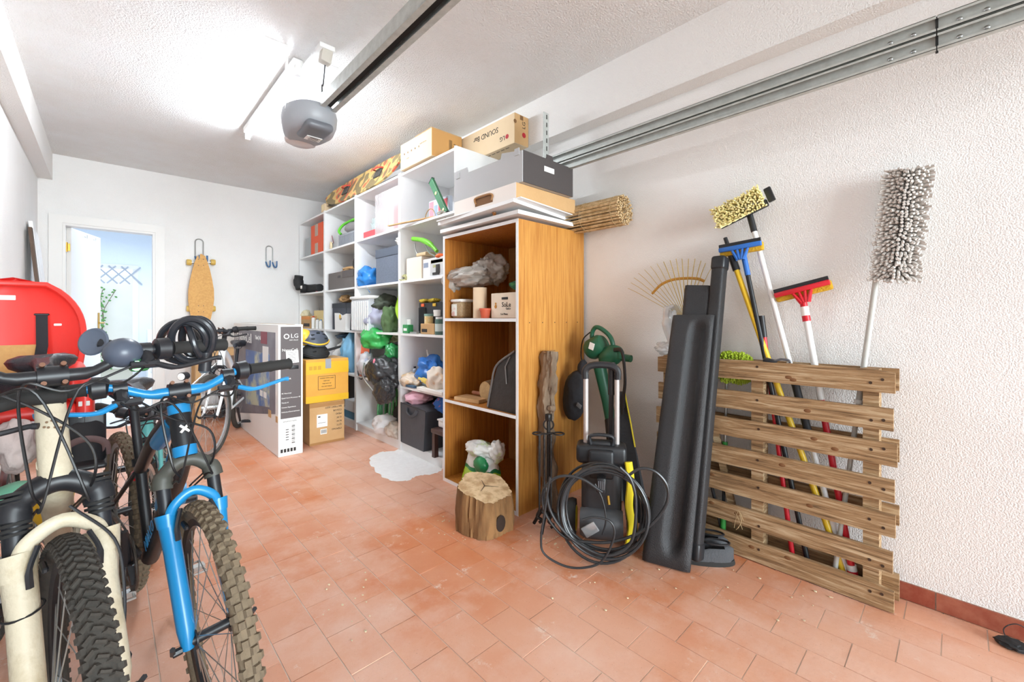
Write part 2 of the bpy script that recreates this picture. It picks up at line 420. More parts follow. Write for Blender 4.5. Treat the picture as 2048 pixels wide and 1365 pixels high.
# white boards leaning in the left back corner
for i, (y0, y1, zt, lab) in enumerate(((5.02, 5.20, 1.86, 'long white board leaning on the left wall, the taller of two'), (5.22, 5.42, 1.80, 'white board with a cut corner leaning nearest the door frame'))):
    b = MB(); th = .022
    poly = [(y0, 0), (y1, 0), (y1, zt - (.12 if i else 0)), (y1 - (.09 if i else .0), zt), (y0, zt)] if i else [(y0, 0), (y1, 0), (y1, zt), (y0, zt)]
    M_ = Matrix(((0, -.085, 1, LX + .012 + .16), (1, 0, 0, 0), (0, 1, .085, .003), (0, 0, 0, 1)))
    b.prism(poly, th, M_); solo('white_board', lab, 'board', b, m_white, smooth=False)
b = MB(); b.prism([(4.93, 0), (5.0, 0), (5.0, 1.80), (4.93, 1.80)], .02, Matrix(((0, -.085, 1, LX + .012 + .16), (1, 0, 0, 0), (0, 1, .085, .003), (0, 0, 0, 1))))
solo('brown_batten', 'narrow dark brown batten leaning beside the white boards', 'batten', b, mat('dark_batten', '#5c4a3e', .8))

# ---------------------------------------------------------------- ceiling fittings
tl = Thing('tube_light', 'lit fluorescent tube light hanging under the white ceiling', 'light', (.81, 3.3, 2.52))
b = MB(); b.rbox((.81, 3.3, 2.60), (.055, 1.26, .045), .006); tl.part('housing', b, m_whitep)
m_glow = mat('tube_glow', '#eef7ff', .4, emit=TUBE_POWER)
b = MB(); b.cyl((.81, 2.70, 2.545), (.81, 3.90, 2.545), .013, n=16); tl.part('tube', b, m_glow)
for y in (2.68, 3.92):
    b = MB(); b.rbox((.81, y, 2.555), (.034, .035, .06), .004); tl.part('lamp_holder', b, m_whitep)

op = Thing('garage_door_opener', 'grey ceiling garage door opener with a long steel rail', 'opener', (.87, 2.5, 2.2))
m_open = mat('opener_grey', '#9c9ea3', .42); m_opd = mat('opener_dark', '#6a6c72', .4)
b = MB(); n = 40; cx, cy = .86, 2.66; prof = [(.0, 2.165), (.70, 2.17), (.88, 2.19), (.97, 2.225), (1.0, 2.27), (.95, 2.305), (.0, 2.31)]
vs_ = []
for (r, z) in prof:
    for k in range(n):
        a = 2 * PI * k / n; ca, sa = math.cos(a), math.sin(a)
        q = (abs(ca) ** 2.3 + abs(sa) ** 2.3) ** (-1 / 2.3)
        w = .145 * (1 - .25 * max(0, sa) * r)
        vs_.append((cx + q * ca * r * w, cy + q * sa * r * .215, z + .0))
fs_ = [(i * n + k, i * n + (k + 1) % n, (i + 1) * n + (k + 1) % n, (i + 1) * n + k) for i in range(len(prof) - 1) for k in range(n)]
b.add(vs_, fs_); op.part('body', b, m_open, angle=50)
b = MB(); b.rbox((cx + .0, 2.545, 2.175), (.145, .21, .05), .022, 3); op.part('rail_cover', b, m_opd)
b = MB(); b.rbox((cx + .01, 2.60, 2.148), (.085, .06, .004), .001, 1); lab_ = op.part('rating_label', b, m_whitep)
b = MB()
for k, (w, y) in enumerate(((.05, 2.62), (.06, 2.605), (.045, 2.59), (.06, 2.58))): b.box((cx + .012, y, 2.1455), (w, .004, .001))
sub('lettering', b, m_black, lab_, op.loc)
b = MB(); b.lathe([(0, 0), (.06, .003), (.085, .014), (.09, .03)], (cx, 2.79, 2.160), n=24, sx=1.0, sy=.8); op.part('lamp_lens', b, mat('lens_smoke', '#cfc4c2', .25))
RX = .905; RZ = 2.315
b = MB(); y0, y1 = -1.9, 2.47
b.bb((RX - .045, y0, RZ + .03), (RX + .045, y1, RZ + .034)); b.bb((RX - .047, y0, RZ - .03), (RX - .043, y1, RZ + .034)); b.bb((RX + .043, y0, RZ - .03), (RX + .047, y1, RZ + .034))
b.bb((RX - .047, y0, RZ - .033), (RX - .020, y1, RZ - .029)); b.bb((RX + .020, y0, RZ - .033), (RX + .047, y1, RZ - .029))
op.part('rail', b, m_galv, smooth=False)
b = MB(); b.bb((RX - .018, y0, RZ - .012), (RX + .018, y1 + .05, RZ + .0)); op.part('drive_belt', b, m_rubber, smooth=False)
for (x, yy) in ((P(573, 200, Y=2.60).x, 2.60), (1.015, 2.62)):
    b = MB(); b.bb((x - .008, yy - .0015, 2.26), (x + .008, yy + .0015, CZ)); b.bb((x - .10, yy - .008, CZ - .004), (x + .008, yy + .008, CZ)) 
    op.part('hanger_strap', b, m_whitep, smooth=False)
sk = P(650, 95, Z=CZ)
so = Thing('ceiling_socket', 'beige plug and socket box on the ceiling with a thin black cable', 'socket', sk)
b = MB(); b.rbox(sk + V(0, 0, -.014), (.085, .085, .028), .005); so.part('socket_plate', b, m_whitep)
b = MB(); b.rbox(sk + V(0, -.01, -.06), (.058, .05, .075), .005, R=Matrix.Rotation(.15, 3, 'Y')); so.part('plug', b, mat('plug_beige', '#cfc8bd', .5))
b = MB(); b.tube(spline([sk + V(0, 0, -.10), sk + V(.0, .03, -.2), V(.87, 2.46, 2.40), V(.89, 2.50, 2.31)], 8), .004, 6); so.part('cable', b, m_black)

# double horizontal door track on the right wall
tr = Thing('door_track', 'double galvanised garage door track running along the right wall', 'track', (2.02, -.5, 1.99))
def chan(b, z0, z1, y0, y1, x=2.02):
    b.bb((x, y0, z0), (x + .002, y1, z1)); b.bb((x - .022, y0, z1 - .002), (x, y1, z1)); b.bb((x - .022, y0, z0), (x, y1, z0 + .002))
    b.bb((x - .022, y0, z1 - .010), (x - .020, y1, z1)); b.bb((x - .022, y0, z0), (x - .020, y1, z0 + .010))
for (z0, z1) in ((2.054, 2.108), (1.996, 2.050)):
    for (ya, yb) in ((-1.9, .051), (.054, 1.85)):
        b = MB(); chan(b, z0, z1, ya, yb); tr.part('track_channel', b, m_galv, smooth=False)
b = MB()
for z in (2.081, 2.023):
    for y in (-.17, -.06, .0, .11, .17): b.lathe([(.0, .003), (.005, .002), (.007, 0)], (2.0195, y, z), Matrix.Rotation(-PI / 2, 3, 'Y'), 10)
tr.part('rivets', b, m_steel)
b = MB(); b.bb((2.014, .049, 1.992), (2.024, .056, 2.112)); tr.part('joint_plate', b, m_rubber, smooth=False)
for yy in (-1.2, 1.80):
    b = MB()
    hx = 2.030
    b.bb((hx, yy, 1.99), (hx + .003, yy + .045, 2.40)); b.bb((hx - .045, yy, 1.99), (hx, yy + .003, 2.40))
    br = tr.part('perforated_bracket', b, m_galv, smooth=False)
    b = MB()
    for k in range(8): b.bb((hx - .002, yy + .014, 2.01 + k * .05), (hx, yy + .021, 2.038 + k * .05)); b.bb((hx - .02, yy - .001, 2.01 + k * .05), (hx - .012, yy, 2.038 + k * .05))
    sub('slots', b, m_rubber, br, tr.loc, smooth=False)
# ---------------------------------------------------------------- white shelving row along the right wall
FX = 1.764; BX = WX - .012
YD = [5.785, 4.92, 4.09, 3.22, 2.425]        # divider positions (far to near)
ZS = [.08, .54, .975, 1.41, 1.86, 2.30]
desc = ['white open shelf unit in the far back corner', 'white open shelf unit second from the back wall', 'white open shelf unit second from the wooden cabinet', 'white open shelf unit next to the wooden cabinet']
for i in range(4):
    ya, yb = YD[i + 1], YD[i]
    t = Thing('shelf_unit', desc[i], 'shelf', (FX + .25, (ya + yb) / 2, 0), group='white shelf units in a row')
    for y0 in ((ya, yb - .018) if i == 0 else (ya,)) if i != 3 else (ya,):
        pass
    b = MB(); b.bb((FX, yb - .019, 0), (BX, yb - .001, 2.31)); t.part('side_panel', b, m_white, smooth=False)
    b = MB(); b.bb((FX, ya + .001, 0), (BX, ya + .019, 2.31)); t.part('side_panel', b, m_white, smooth=False)
    b = MB(); b.bb((BX, ya, 0), (BX + .006, yb, 2.31)); t.part('back_panel', b, m_white, smooth=False)
    for k, z in enumerate(ZS):
        if i == 2 and k == 1 or False: pass
        b = MB(); b.bb((FX + .002, ya + .02, z - .018), (BX, yb - .02, z)); t.part('shelf_board' if k < 5 else 'top_panel', b, m_white, smooth=False)
    b = MB(); b.bb((FX + .012, ya + .02, 0), (FX + .028, yb - .02, .06)); t.part('plinth', b, m_white, smooth=False)

# ---------------------------------------------------------------- wooden cabinet
def wood(name, c1, c2, st=(1, 1, .06), sc=22, rough=.5, bump=.12, contrast=(.38, .62)):
    return mat(name, c1, rough, col2=c2, scale=sc, amt=.85, stretch=st, bump=bump, bscale=sc, contrast=contrast)
m_oak = wood('oak_veneer', '#c68c42', '#a86a28', (3, 3, .12), 30)
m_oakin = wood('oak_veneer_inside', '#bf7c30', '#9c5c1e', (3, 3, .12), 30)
m_ply = wood('plywood_back', '#cf9a58', '#b27c3e', (3, 3, .3), 20)
CXa, CXb, CYa, CYb, CH = 1.65, 2.245, 1.686, 2.415, 1.655
t = Thing('cabinet', 'tall open oak veneer cabinet with white edges at the end of the shelves', 'cabinet', ((CXa + CXb) / 2, (CYa + CYb) / 2, 0))
def edged(name, lo, hi, m=m_oak, zc=None):
    b = MB(); b.bb((CXa + .002, lo[0], lo[1]), (CXb, hi[0], hi[1])); p = t.part(name, b, m, smooth=False)
    b = MB(); b.bb((CXa, lo[0], lo[1]), (CXa + .003, hi[0], hi[1])); sub('edge_band', b, m_white, p, t.loc, smooth=False); return p
edged('side_panel', (CYa, 0), (CYa + .019, CH - .0), m_oak)
edged('side_panel', (CYb - .019, 0), (CYb, CH), m_oakin)
edged('top_panel', (CYa + .0195, CH - .019), (CYb - .0195, CH), m_oakin)
edged('shelf_board', (CYa + .0195, 1.081), (CYb - .0195, 1.10), m_oakin)
edged('shelf_board', (CYa + .0195, .537), (CYb - .0195, .555), m_oakin)
edged('bottom_panel', (CYa + .0195, 0), (CYb - .0195, .022), m_oakin)
b = MB(); b.bb((CXb - .002, CYa, 0), (CXb + .004, CYb, CH)); t.part('back_panel', b, m_ply, smooth=False)
for k in range(5):
    b = MB(); b.cyl((1.74 + k * .11, CYa - .0008, 1.075), (1.74 + k * .11, CYa + .001, 1.075), .0035, n=8); t.part('screw_hole', b, m_black)
# two loose boards on the cabinet
def quadboard(name, lab, c0, c1, c2, z0, th, m=m_white):
    c0, c1, c2 = [Vector((p[0], p[1])) for p in (c0, c1, c2)]; c3 = c1 + c2 - c0
    b = MB(); b.prism([tuple(c0), tuple(c2), tuple(c3), tuple(c1)], th, Matrix.Translation((0, 0, z0))); return solo(name, lab, 'board', b, m, smooth=False)
quadboard('loose_board', 'white board lying squarely on the oak cabinet top, lowest of the pile', (1.62, 1.655), (1.62, 2.405), (2.10, 1.655), 1.672, .022)
for y in (1.80, 2.33):
    b = MB(); b.bb((1.72, y - .02, CH), (2.05, y + .02, 1.672)); solo('batten', 'thin pale batten under the boards on the oak cabinet, ' + ('nearer the wall end' if y < 2 else 'nearer the shelves'), 'batten', b, m_white, smooth=False)
quadboard('loose_board', 'white board turned askew on the oak cabinet, middle of the pile', (1.56, 1.63), (1.60, 2.40), (2.16, 1.72), 1.719, .020)
quadboard('loose_board', 'thin white board directly under the flat cardboard box, top of the pile', (1.585, 1.60), (1.575, 2.38), (2.11, 1.655), 1.7395, .006)
for y, x in ((1.83, 1.62), (1.80, 1.625)):
    pass
kb = MB(); kb.lathe([(0, 0), (.008, .002), (.006, .008), (.012, .013), (.012, .02), (0, .024)], (1.625, 1.86, 1.694), n=14); kb.lathe([(0, 0), (.008, .002), (.006, .008), (.012, .013), (0, .022)], (1.64, 1.885, 1.706), Matrix.Rotation(1.4, 3, 'Y'), n=14)
solo('turned_bobbin', 'small brown turned wooden bobbin wedged between the white boards', 'bobbin', kb, mat('knob_wood', '#8d5a2b', .35))

# ---------------------------------------------------------------- generic goods
m_card = mat('cardboard', '#c9a272', .85, col2='#bd9463', scale=6, amt=.6, bump=.08, bscale=60)
m_cardl = mat('cardboard_light', '#e3cba8', .85, col2='#dcc19a', scale=5, amt=.5)
m_tape = mat('packing_tape', '#b08a55', .3)
m_ink = mat('ink', '#2c2826', .7)
m_inkr = mat('ink_red', '#b5202e', .6)
m_paper = mat('paper', '#f4f2ee', .8)
m_dgrey = mat('dark_grey_fabric', '#4d5058', .95, col2='#3e4148', scale=60, bump=.3, bscale=200)
def poly_box(lo, hi, th=.004, open_top=False):
    b = MB(); lo = Vector(lo); hi = Vector(hi)
    if not open_top: b.rbox((lo + hi) / 2, hi - lo, .003, 1); return b
    b.bb(lo, (hi.x, hi.y, lo.z + th)); b.bb(lo, (lo.x + th, hi.y, hi.z)); b.bb((hi.x - th, lo.y, lo.z), hi)
    b.bb((lo.x + th, lo.y, lo.z + th), (hi.x - th, lo.y + th, hi.z)); b.bb((lo.x + th, hi.y - th, lo.z + th), (hi.x - th, hi.y, hi.z)); return b
def YX(px, X): return P(px, 600, X=X).y
def sb(px0, px1, ytop, z, x0=1.78):
    """shelf slot seen between two picture columns -> ya (near), yb (far), height"""
    yb, ya = YX(px0, x0), YX(px1, x0); h = P(px1, ytop, X=x0).z - z
    return ya, yb, max(.02, h)
# writing on a face looking at -X (front faces of things on the shelves): reading direction is -Y
def tX(b, txt, size, x, y, z, rot=0, ax='CENTER'):
    u = Vector((0, -math.cos(rot), math.sin(rot))); v = Vector((0, math.sin(rot), math.cos(rot)))
    return b.text(txt, size, fr((x, y, z), u, v), ax=ax)
# face looking at -Y: reading direction +X
def tY(b, txt, size, x, y, z, rot=0, ax='CENTER'):
    u = Vector((math.cos(rot), 0, math.sin(rot))); v = Vector((-math.sin(rot), 0, math.cos(rot)))
    return b.text(txt, size, fr((x, y, z), u, v), ax=ax)

# boxes standing on top of the shelving
t = Thing('cardboard_box', 'plain cardboard box standing on top of the white shelves', 'box', (1.88, 2.92, 2.31))
t.part('body', poly_box((1.745, 2.70, 2.311), (2.02, 3.165, 2.52)), m_cardl)
b = MB(); b.bb((1.745, 2.698, 2.515), (2.02, 2.702, 2.523)); b.bb((1.745, 2.70, 2.520), (2.02, 2.94, 2.524)); t.part('top_flap', b, m_card)
b = MB(); b.bb((1.7448, 2.6985, 2.313), (2.02, 2.6995, 2.516)); t.part('end_panel', b, mat('cardboard_warm', '#cf9c5e', .85))
b = MB(); tY(b, 'SN-31', .035, 1.955, 2.697, 2.41, PI / 2); tY(b, 'NET 4.2 KG', .016, 1.985, 2.697, 2.41, PI / 2)
for k in range(5): b.bb((1.90 + k * .006, 2.6965, 2.35), (1.902 + k * .006, 2.697, 2.47))
t.part('print', b, m_ink, kind='stuff')
b = MB()
for k in range(5): b.lathe([(.009, 0), (.009, .0006), (.0065, .0006), (.0065, 0)], (1.744, 3.10 - k * .055, 2.43), Matrix.Rotation(-PI / 2, 3, 'Y'), 12)
tX(b, 'handle with care', .014, 1.744, 2.82, 2.445); tX(b, 'recycle', .014, 1.744, 3.05, 2.385)
t.part('faint_print', b, mat('faint_ink', '#c9a892', .8), kind='stuff')

t = Thing('soundbar_box', 'long tan sound bar carton overhanging the end of the white shelves', 'box', (2.09, 2.55, 2.31))
t.part('body', poly_box((2.03, 2.11, 2.311), (2.165, 3.02, 2.52)), m_cardl)
b = MB(); b.bb((2.031, 2.1088, 2.313), (2.164, 2.1098, 2.518)); t.part('end_panel', b, m_card)
b = MB(); tX(b, 'SOUND Bar', .055, 2.0292, 2.42, 2.455, PI); tX(b, 'LG', .045, 2.0292, 2.235, 2.375, PI); tY(b, 'LG', .042, 2.12, 2.1082, 2.455, PI / 2); t.part('lettering', b, m_ink)
b = MB(); b.lathe([(.016, 0), (.016, .0008), (.0, .0008)], (2.0292, 2.185, 2.375), Matrix.Rotation(-PI / 2, 3, 'Y'), 20); b.lathe([(.018, 0), (.018, .0008), (.0, .0008)], (2.12, 2.1084, 2.385), Matrix.Rotation(PI / 2, 3, 'X'), 20); t.part('round_logo', b, m_inkr)

b = MB(); b.box((2.0975, 2.1086, 2.50), (.03, .0012, .03)); b.lathe([(.014, 0), (.014, .001), (0, .001)], (2.034, 2.1086, 2.46), Matrix.Rotation(PI / 2, 3, 'X'), 12); t.part('finger_notch', b, mat('notch_shadow', '#7c5a38', .9))
b = MB()
for k in range(6): b.bb((2.06, 2.2 + k * .05, 2.3102), (2.066, 2.235 + k * .05, 2.3109))
t.part('underside_print', b, m_ink, kind='stuff')

# flat cardboard box and grey tray on the cabinet
t = Thing('flat_box', 'flat tan cardboard box with a cut-out handle on the cabinet boards', 'box', (1.84, 1.92, 1.746))
t.part('body', poly_box((1.59, 1.64, 1.7465), (2.10, 2.20, 1.833)), m_card)
b = MB(); b.bb((1.5885, 1.6405, 1.748), (1.5899, 2.20, 1.832)); t.part('front_panel', b, mat('pale_print_board', '#eee3da', .6))
b = MB(); b.tube(spline([(1.588, 1.84, 1.775), (1.585, 1.83, 1.80), (1.583, 1.86, 1.812), (1.583, 1.97, 1.812), (1.585, 1.99, 1.80), (1.588, 1.98, 1.775)], 6), .006, 8); t.part('handle', b, mat('kraft_brown', '#a5794c', .7))
b = MB(); b.rbox((1.5882, 1.91, 1.785), (.001, .16, .045), .0004, 1); t.part('handle_recess', b, mat('brown_shadow', '#7b5636', .9))
t = Thing('grey_tray', 'dark grey cardboard tray with notched rim on top of the flat box', 'tray', (1.83, 1.92, 1.834))
m_gc = mat('grey_card', '#b9b8b8', .8, bump=.1, bscale=90); m_gcd = mat('charcoal_card', '#4a4443', .85, bump=.15, bscale=90)
def ringpoly(y0, y1, z0, z1, n0, n1, nz):
    return [(y0, z0), (y1, z0), (y1, z1 + .02), (n1, z1 + .02), (n1 - .012, nz), (n0 + .012, nz), (n0, z1 + .02), (y0, z1 + .02)]
b = MB(); M_ = Matrix(((0, 0, 1, 1.612), (1, 0, 0, 0), (0, 1, 0, 0), (0, 0, 0, 1)))
b.prism([(1.615, 1.834), (2.235, 1.834), (2.235, 2.035), (2.10, 2.035), (2.09, 2.0), (1.79, 2.0), (1.78, 2.03), (1.615, 2.003)], .005, M_); t.part('side_wall', b, m_gc, smooth=False)
b = MB(); b.bb((1.617, 1.612, 1.834), (2.04, 1.617, 2.005)); b.prism([(1.80, 2.004), (1.86, 2.004), (1.855, 2.03), (1.81, 2.03)], .005, Matrix(((1, 0, 0, 0), (0, 0, 1, 1.612), (0, 1, 0, 0), (0, 0, 0, 1)))); e_ = t.part('end_wall', b, m_gcd, smooth=False)
b = MB(); b.rbox((1.825, 1.6112, 1.945), (.085, .002, .03), .0009, 1); sub('hand_hole', b, m_paper, e_, t.loc)
b = MB(); b.bb((2.036, 1.617, 1.834), (2.04, 2.235, 2.0)); t.part('side_wall', b, m_gc, smooth=False)
b = MB(); b.bb((1.617, 2.231, 1.834), (2.036, 2.235, 2.0)); t.part('end_wall', b, m_gc, smooth=False)
b = MB(); b.bb((1.617, 1.617, 1.834), (2.036, 2.231, 1.838)); t.part('base', b, m_gc, smooth=False)
for y in (1.655, 2.19):
    b = MB(); b.bb((1.608, y - .018, 1.985), (1.612, y + .018, 2.022)); t.part('corner_tab', b, m_gc, smooth=False)

# reed mat roll
t = Thing('reed_mat_roll', 'rolled up reed mat sticking out over the oak cabinet by the wall', 'mat', (2.17, 1.75, 1.66))
m_reed = wood('reed', '#dcc094', '#b08c5a', (1, 1, 1), 30); rr = random.Random(4)
b = MB(); cc = Vector((2.172, 0, 1.728))
for ring in range(6):
    R_ = .083 - ring * .012; n_ = int(2 * PI * R_ / .0098)
    for k in range(n_):
        a = 2 * PI * k / n_ + rr.uniform(-.1, .1); r2 = R_ + rr.uniform(-.003, .003)
        p = cc + V(math.cos(a) * r2, 0, math.sin(a) * r2); y0 = 1.335 + rr.uniform(-.006, .008)
        b.cyl(p + V(0, y0, 0), p + V(rr.uniform(-.004, .004), 2.25 if ring == 0 else 1.6, 0), .0047, n=5)
t.part('reeds', b, m_reed, kind='stuff')
for y in (1.38, 1.60):
    b = MB(); b.tube([cc + V(.089 * math.cos(2 * PI * k / 28), y, .089 * math.sin(2 * PI * k / 28)) for k in range(28)], .0016, 5, closed=True); t.part('binding_string', b, mat('string', '#a98f66', .9))
b = MB()
for k in range(60):
    a = rr.uniform(0, 2 * PI); r2 = rr.uniform(.02, .088); p = cc + V(math.cos(a) * r2, 1.345, math.sin(a) * r2)
    b.tube([p, p + V(rr.uniform(-.02, .02), rr.uniform(-.015, -.003), rr.uniform(-.02, .02))], .0008, 4)
t.part('frayed_ends', b, mat('straw_fray', '#e9dfc9', .9), kind='stuff')

# camouflage board, wheels and helpers on the shelf top
m_camo = bpy.data.materials.new('camouflage_print'); m_camo.use_nodes = True; nt = m_camo.node_tree; L = nt.links
tc = nt.nodes.new('ShaderNodeTexCoord'); nn = nt.nodes.new('ShaderNodeTexNoise'); nn.inputs['Scale'].default_value = 7.5; nn.inputs['Detail'].default_value = 1.0
L.new(tc.outputs['Object'], nn.inputs['Vector']); cr = nt.nodes.new('ShaderNodeValToRGB'); cr.color_ramp.interpolation = 'CONSTANT'
el = cr.color_ramp.elements; el[0].position = 0; el[0].color = rgb('#8a7a58'); el[1].position = .44; el[1].color = rgb('#d9b874')
e = el.new(.55); e.color = rgb('#d9694c'); e = el.new(.62); e.color = rgb('#7c7556')
L.new(nn.outputs[0], cr.inputs[0]); L.new(cr.outputs[0], nt.nodes['Principled BSDF'].inputs['Base Color'])
t = Thing('wakeboard', 'camouflage patterned wakeboard lying tilted on top of the white shelves', 'board', (1.9, 4.1, 2.31))
yc, hl = 4.10, .86
def deck(off, x_, z_):
    pass
b = MB(); N_ = 30; top = []; bot = []
for k in range(N_ + 1):
    u = -1 + 2 * k / N_; w = .15 * max(0, 1 - abs(u) ** 3.2) ** .5 + .004; y = yc + hl * u; lift = .035 * u ** 4
    for s_ in (-1, 1):
        base = Vector((1.835, y, 2.445)) + Vector((.38, 0, .925)).normalized() * (s_ * w * .9) + Vector((-.925, 0, .38)) * lift
        top.append(base + Vector((-.925, 0, .38)) * .008); bot.append(base - Vector((-.925, 0, .38)) * .008)
n_ = len(top); fs_ = []
for k in range(N_):
    i = 2 * k; fs_ += [(i, i + 1, i + 3, i + 2), (n_ + i, n_ + i + 2, n_ + i + 3, n_ + i + 1), (i, i + 2, n_ + i + 2, n_ + i), (i + 1, n_ + i + 1, n_ + i + 3, i + 3)]
b.add(top + bot, fs_); t.part('deck', b, m_camo)
Rq = Matrix.Rotation(-math.radians(51), 3, 'Y')
for y in (3.72, 4.46):
    b = MB(); b.rbox(V(1.822, y, 2.452), (.10, .13, .016), .0075, 3, Matrix.Rotation(math.radians(-67), 3, 'Y')); fb = t.part('foot_pad', b, mat('checker_sole', '#3a3836', .8, col2='#6a6660', scale=60))
    b = MB(); b.tube(spline([V(1.838, y - .07, 2.49), V(1.80, y - .05, 2.485), V(1.785, y, 2.48), V(1.80, y + .05, 2.485), V(1.838, y + .07, 2.49)], 5), .007, 8); sub('strap', b, mat('strap_red', '#cf4a3c', .6), fb, t.loc)
t = Thing('white_ski_tip', 'white board with black stripes lying under the camouflage wakeboard', 'board', (1.8, 4.6, 2.31))
b = MB()
b.grid(lambda u, v: (1.79 + .11 * v, 4.15 + .78 * u, 2.325 + .05 * u ** 3 + .03 * v), 16, 4); b.grid(lambda u, v: (1.79 + .11 * v, 4.93 - .78 * u, 2.318 + .05 * (1 - u) ** 3 + .03 * v), 16, 4); t.part('deck', b, m_whitep)
b = MB()
for k in range(3): b.tube([(1.79 + .028 * k, 4.3 + .11 * j, 2.329 + .05 * ((.15 + .11 * j) / .78) ** 3 + .008 * k) for j in range(6)], .0025, 5)
t.part('stripe', b, m_ink)
b = MB(); b.cyl((1.98, 4.80, 2.46), (1.90, 5.08, 2.44), .035, n=18); solo('black_tube', 'short black cylinder behind the camouflage wakeboard on the shelf top', 'tube', b, m_black)
t = Thing('white_carton', 'small cream carton at the far end of the shelf top', 'box', (1.80, 4.95, 2.31))
t.part('body', poly_box((1.775, 4.93, 2.311), (1.90, 5.04, 2.40)), m_cardl)
b = MB(); b.bb((1.7735, 4.955, 2.33), (1.7745, 5.015, 2.385)); t.part('label', b, mat('cream_label', '#e8d7a8', .7))

# television carton
t = Thing('television_box', 'large black and white television carton standing near the shelves', 'box', (1.065, 4.52, 0))
x0, x1, y0, y1, H = .976, 1.158, 3.70, 5.33, 1.05
t.part('body', poly_box((x0, y0, 0), (x1, y1, H)), m_paper)
m_tvd = mat('print_charcoal', '#5b5252', .55, bump=.03, bscale=40)
b = MB(); b.bb((x0 + .016, y0 - .0012, .30), (x1 - .014, y0, H - .018)); ep = t.part('end_print', b, m_tvd)
b = MB(); b.lathe([(.021, 0), (.021, .001), (0, .001)], (1.035, y0 - .0012, .955), Matrix.Rotation(PI / 2, 3, 'X'), 20); tY(b, 'LG', .048, 1.095, y0 - .0018, .957); tY(b, "Life's Good", .014, 1.088, y0 - .0018, .925)
tY(b, 'NanoCell', .030, 1.06, y0 - .0018, .845)
for k, s_ in enumerate(('4K NanoCell', 'Quad Core Processor 4K', 'ThinQ AI', 'Cinema Experience', 'Unlimited Entertainment')): tY(b, s_, .0135, x0 + .022, y0 - .0018, .50 - k * .037, ax='LEFT')
tY(b, '65"', .03, 1.04, y0 - .0018, .745); tY(b, 'HDR', .018, 1.05, y0 - .0018, .615)
sub('lettering', b, m_paper, ep, t.loc)
b = MB(); b.lathe([(.0135, 0), (.0135, .0006), (0, .0006)], (1.035, y0 - .0022, .955), Matrix.Rotation(PI / 2, 3, 'X'), 20); sub('logo_face', b, m_tvd, ep, t.loc)
b = MB(); b.box((1.078, y0 - .0026, .79), (.092, .001, .10), Matrix.Rotation(-.06, 3, 'Y')); st = t.part('address_label', b, m_paper)
b = MB()
for k in range(6): b.box((1.075, y0 - .0034, .825 - k * .014), (.07 - .01 * (k % 3), .0005, .0025), Matrix.Rotation(-.06, 3, 'Y'))
sub('lettering', b, m_ink, st, t.loc)
b = MB(); b.rbox((1.09, y0 - .0015, .705), (.07, .004, .03), .0018, 2); t.part('hand_hole', b, m_black)
b = MB(); b.box((1.06, y0 - .0015, .185), (.08, .001, .20)); lb = t.part('barcode_label', b, m_paper)
b = MB()
for k in range(14): b.box((1.085, y0 - .0024, .10 + k * .011), (.024, .0005, .003 + .004 * (k % 3 == 0)))
for k in range(5): b.box((1.04, y0 - .0024, .13 + k * .02), (.022, .0005, .006))
tY(b, '65NANO756PA', .015, 1.06, y0 - .0024, .275)
for k in range(5): b.box((1.0 + k * .024, y0 - .0014, .045), (.017, .0008, .028), None)
sub('lettering', b, m_ink, lb, t.loc)
# big picture side
b = MB(); b.prism([(3.78, .33), (5.30, .10), (5.30, .985), (3.78, .985)], .0012, Matrix(((0, 0, 1, x0 - .0012), (1, 0, 0, 0), (0, 1, 0, 0), (0, 0, 0, 1))))
fp = t.part('front_print', b, mat('print_grey', '#8f8a90', .5, col2='#4c4a58', scale=1.6, amt=.9))
b = MB()
b.prism([(3.95, .36), (4.78, .27), (4.78, .80), (3.95, .80)], .0012, Matrix(((0, 0, 1, x0 - .0025), (1, 0, 0, 0), (0, 1, 0, 0), (0, 0, 0, 1))))
sub('picture', b, mat('print_picture', '#4a6fae', .4, col2='#c9c7a0', scale=5, amt=.9, contrast=(.45, .6)), fp, t.loc)
b = MB(); tX(b, 'LG NanoCell', .13, x0 - .0026, 4.90, .905); tX(b, 'ThinQ AI', .05, x0 - .0026, 4.32, .925)
for k in range(6): tX(b, ('ThinQ AI', 'Dolby', 'webOS', 'HDR', '4K UHD', 'Smart')[k], .045, x0 - .0026, 5.18, .80 - k * .085)
sub('lettering', b, m_paper, fp, t.loc)
b = MB(); b.bb((x0 - .003, 3.98, .72), (x0 - .002, 4.16, .86)); sub('price_label', b, m_paper, fp, t.loc)
b = MB(); b.bb((x0 - .003, 4.02, .88), (x0 - .002, 4.22, .985)); sub('red_corner', b, mat('print_wine', '#8c2f3e', .5), fp, t.loc)
b = MB()
for k in range(2): b.bb((x0 - .0036, 4.04 + k * .12, .42), (x0 - .0026, 4.13 + k * .12, .47))
sub('badge', b, m_paper, fp, t.loc)
b = MB(); b.bb((x0 - .003, 3.90, .28), (x0, 3.98, .34)); b.rbox((x0 - .0015, 3.74, .295), (.003, .05, .05), .001, 1); t.part('torn_edge', b, m_card)
b = MB(); b.box((1.067, 4.5, H + .0015), (.06, 1.62, .001)); t.part('tape', b, m_tape)

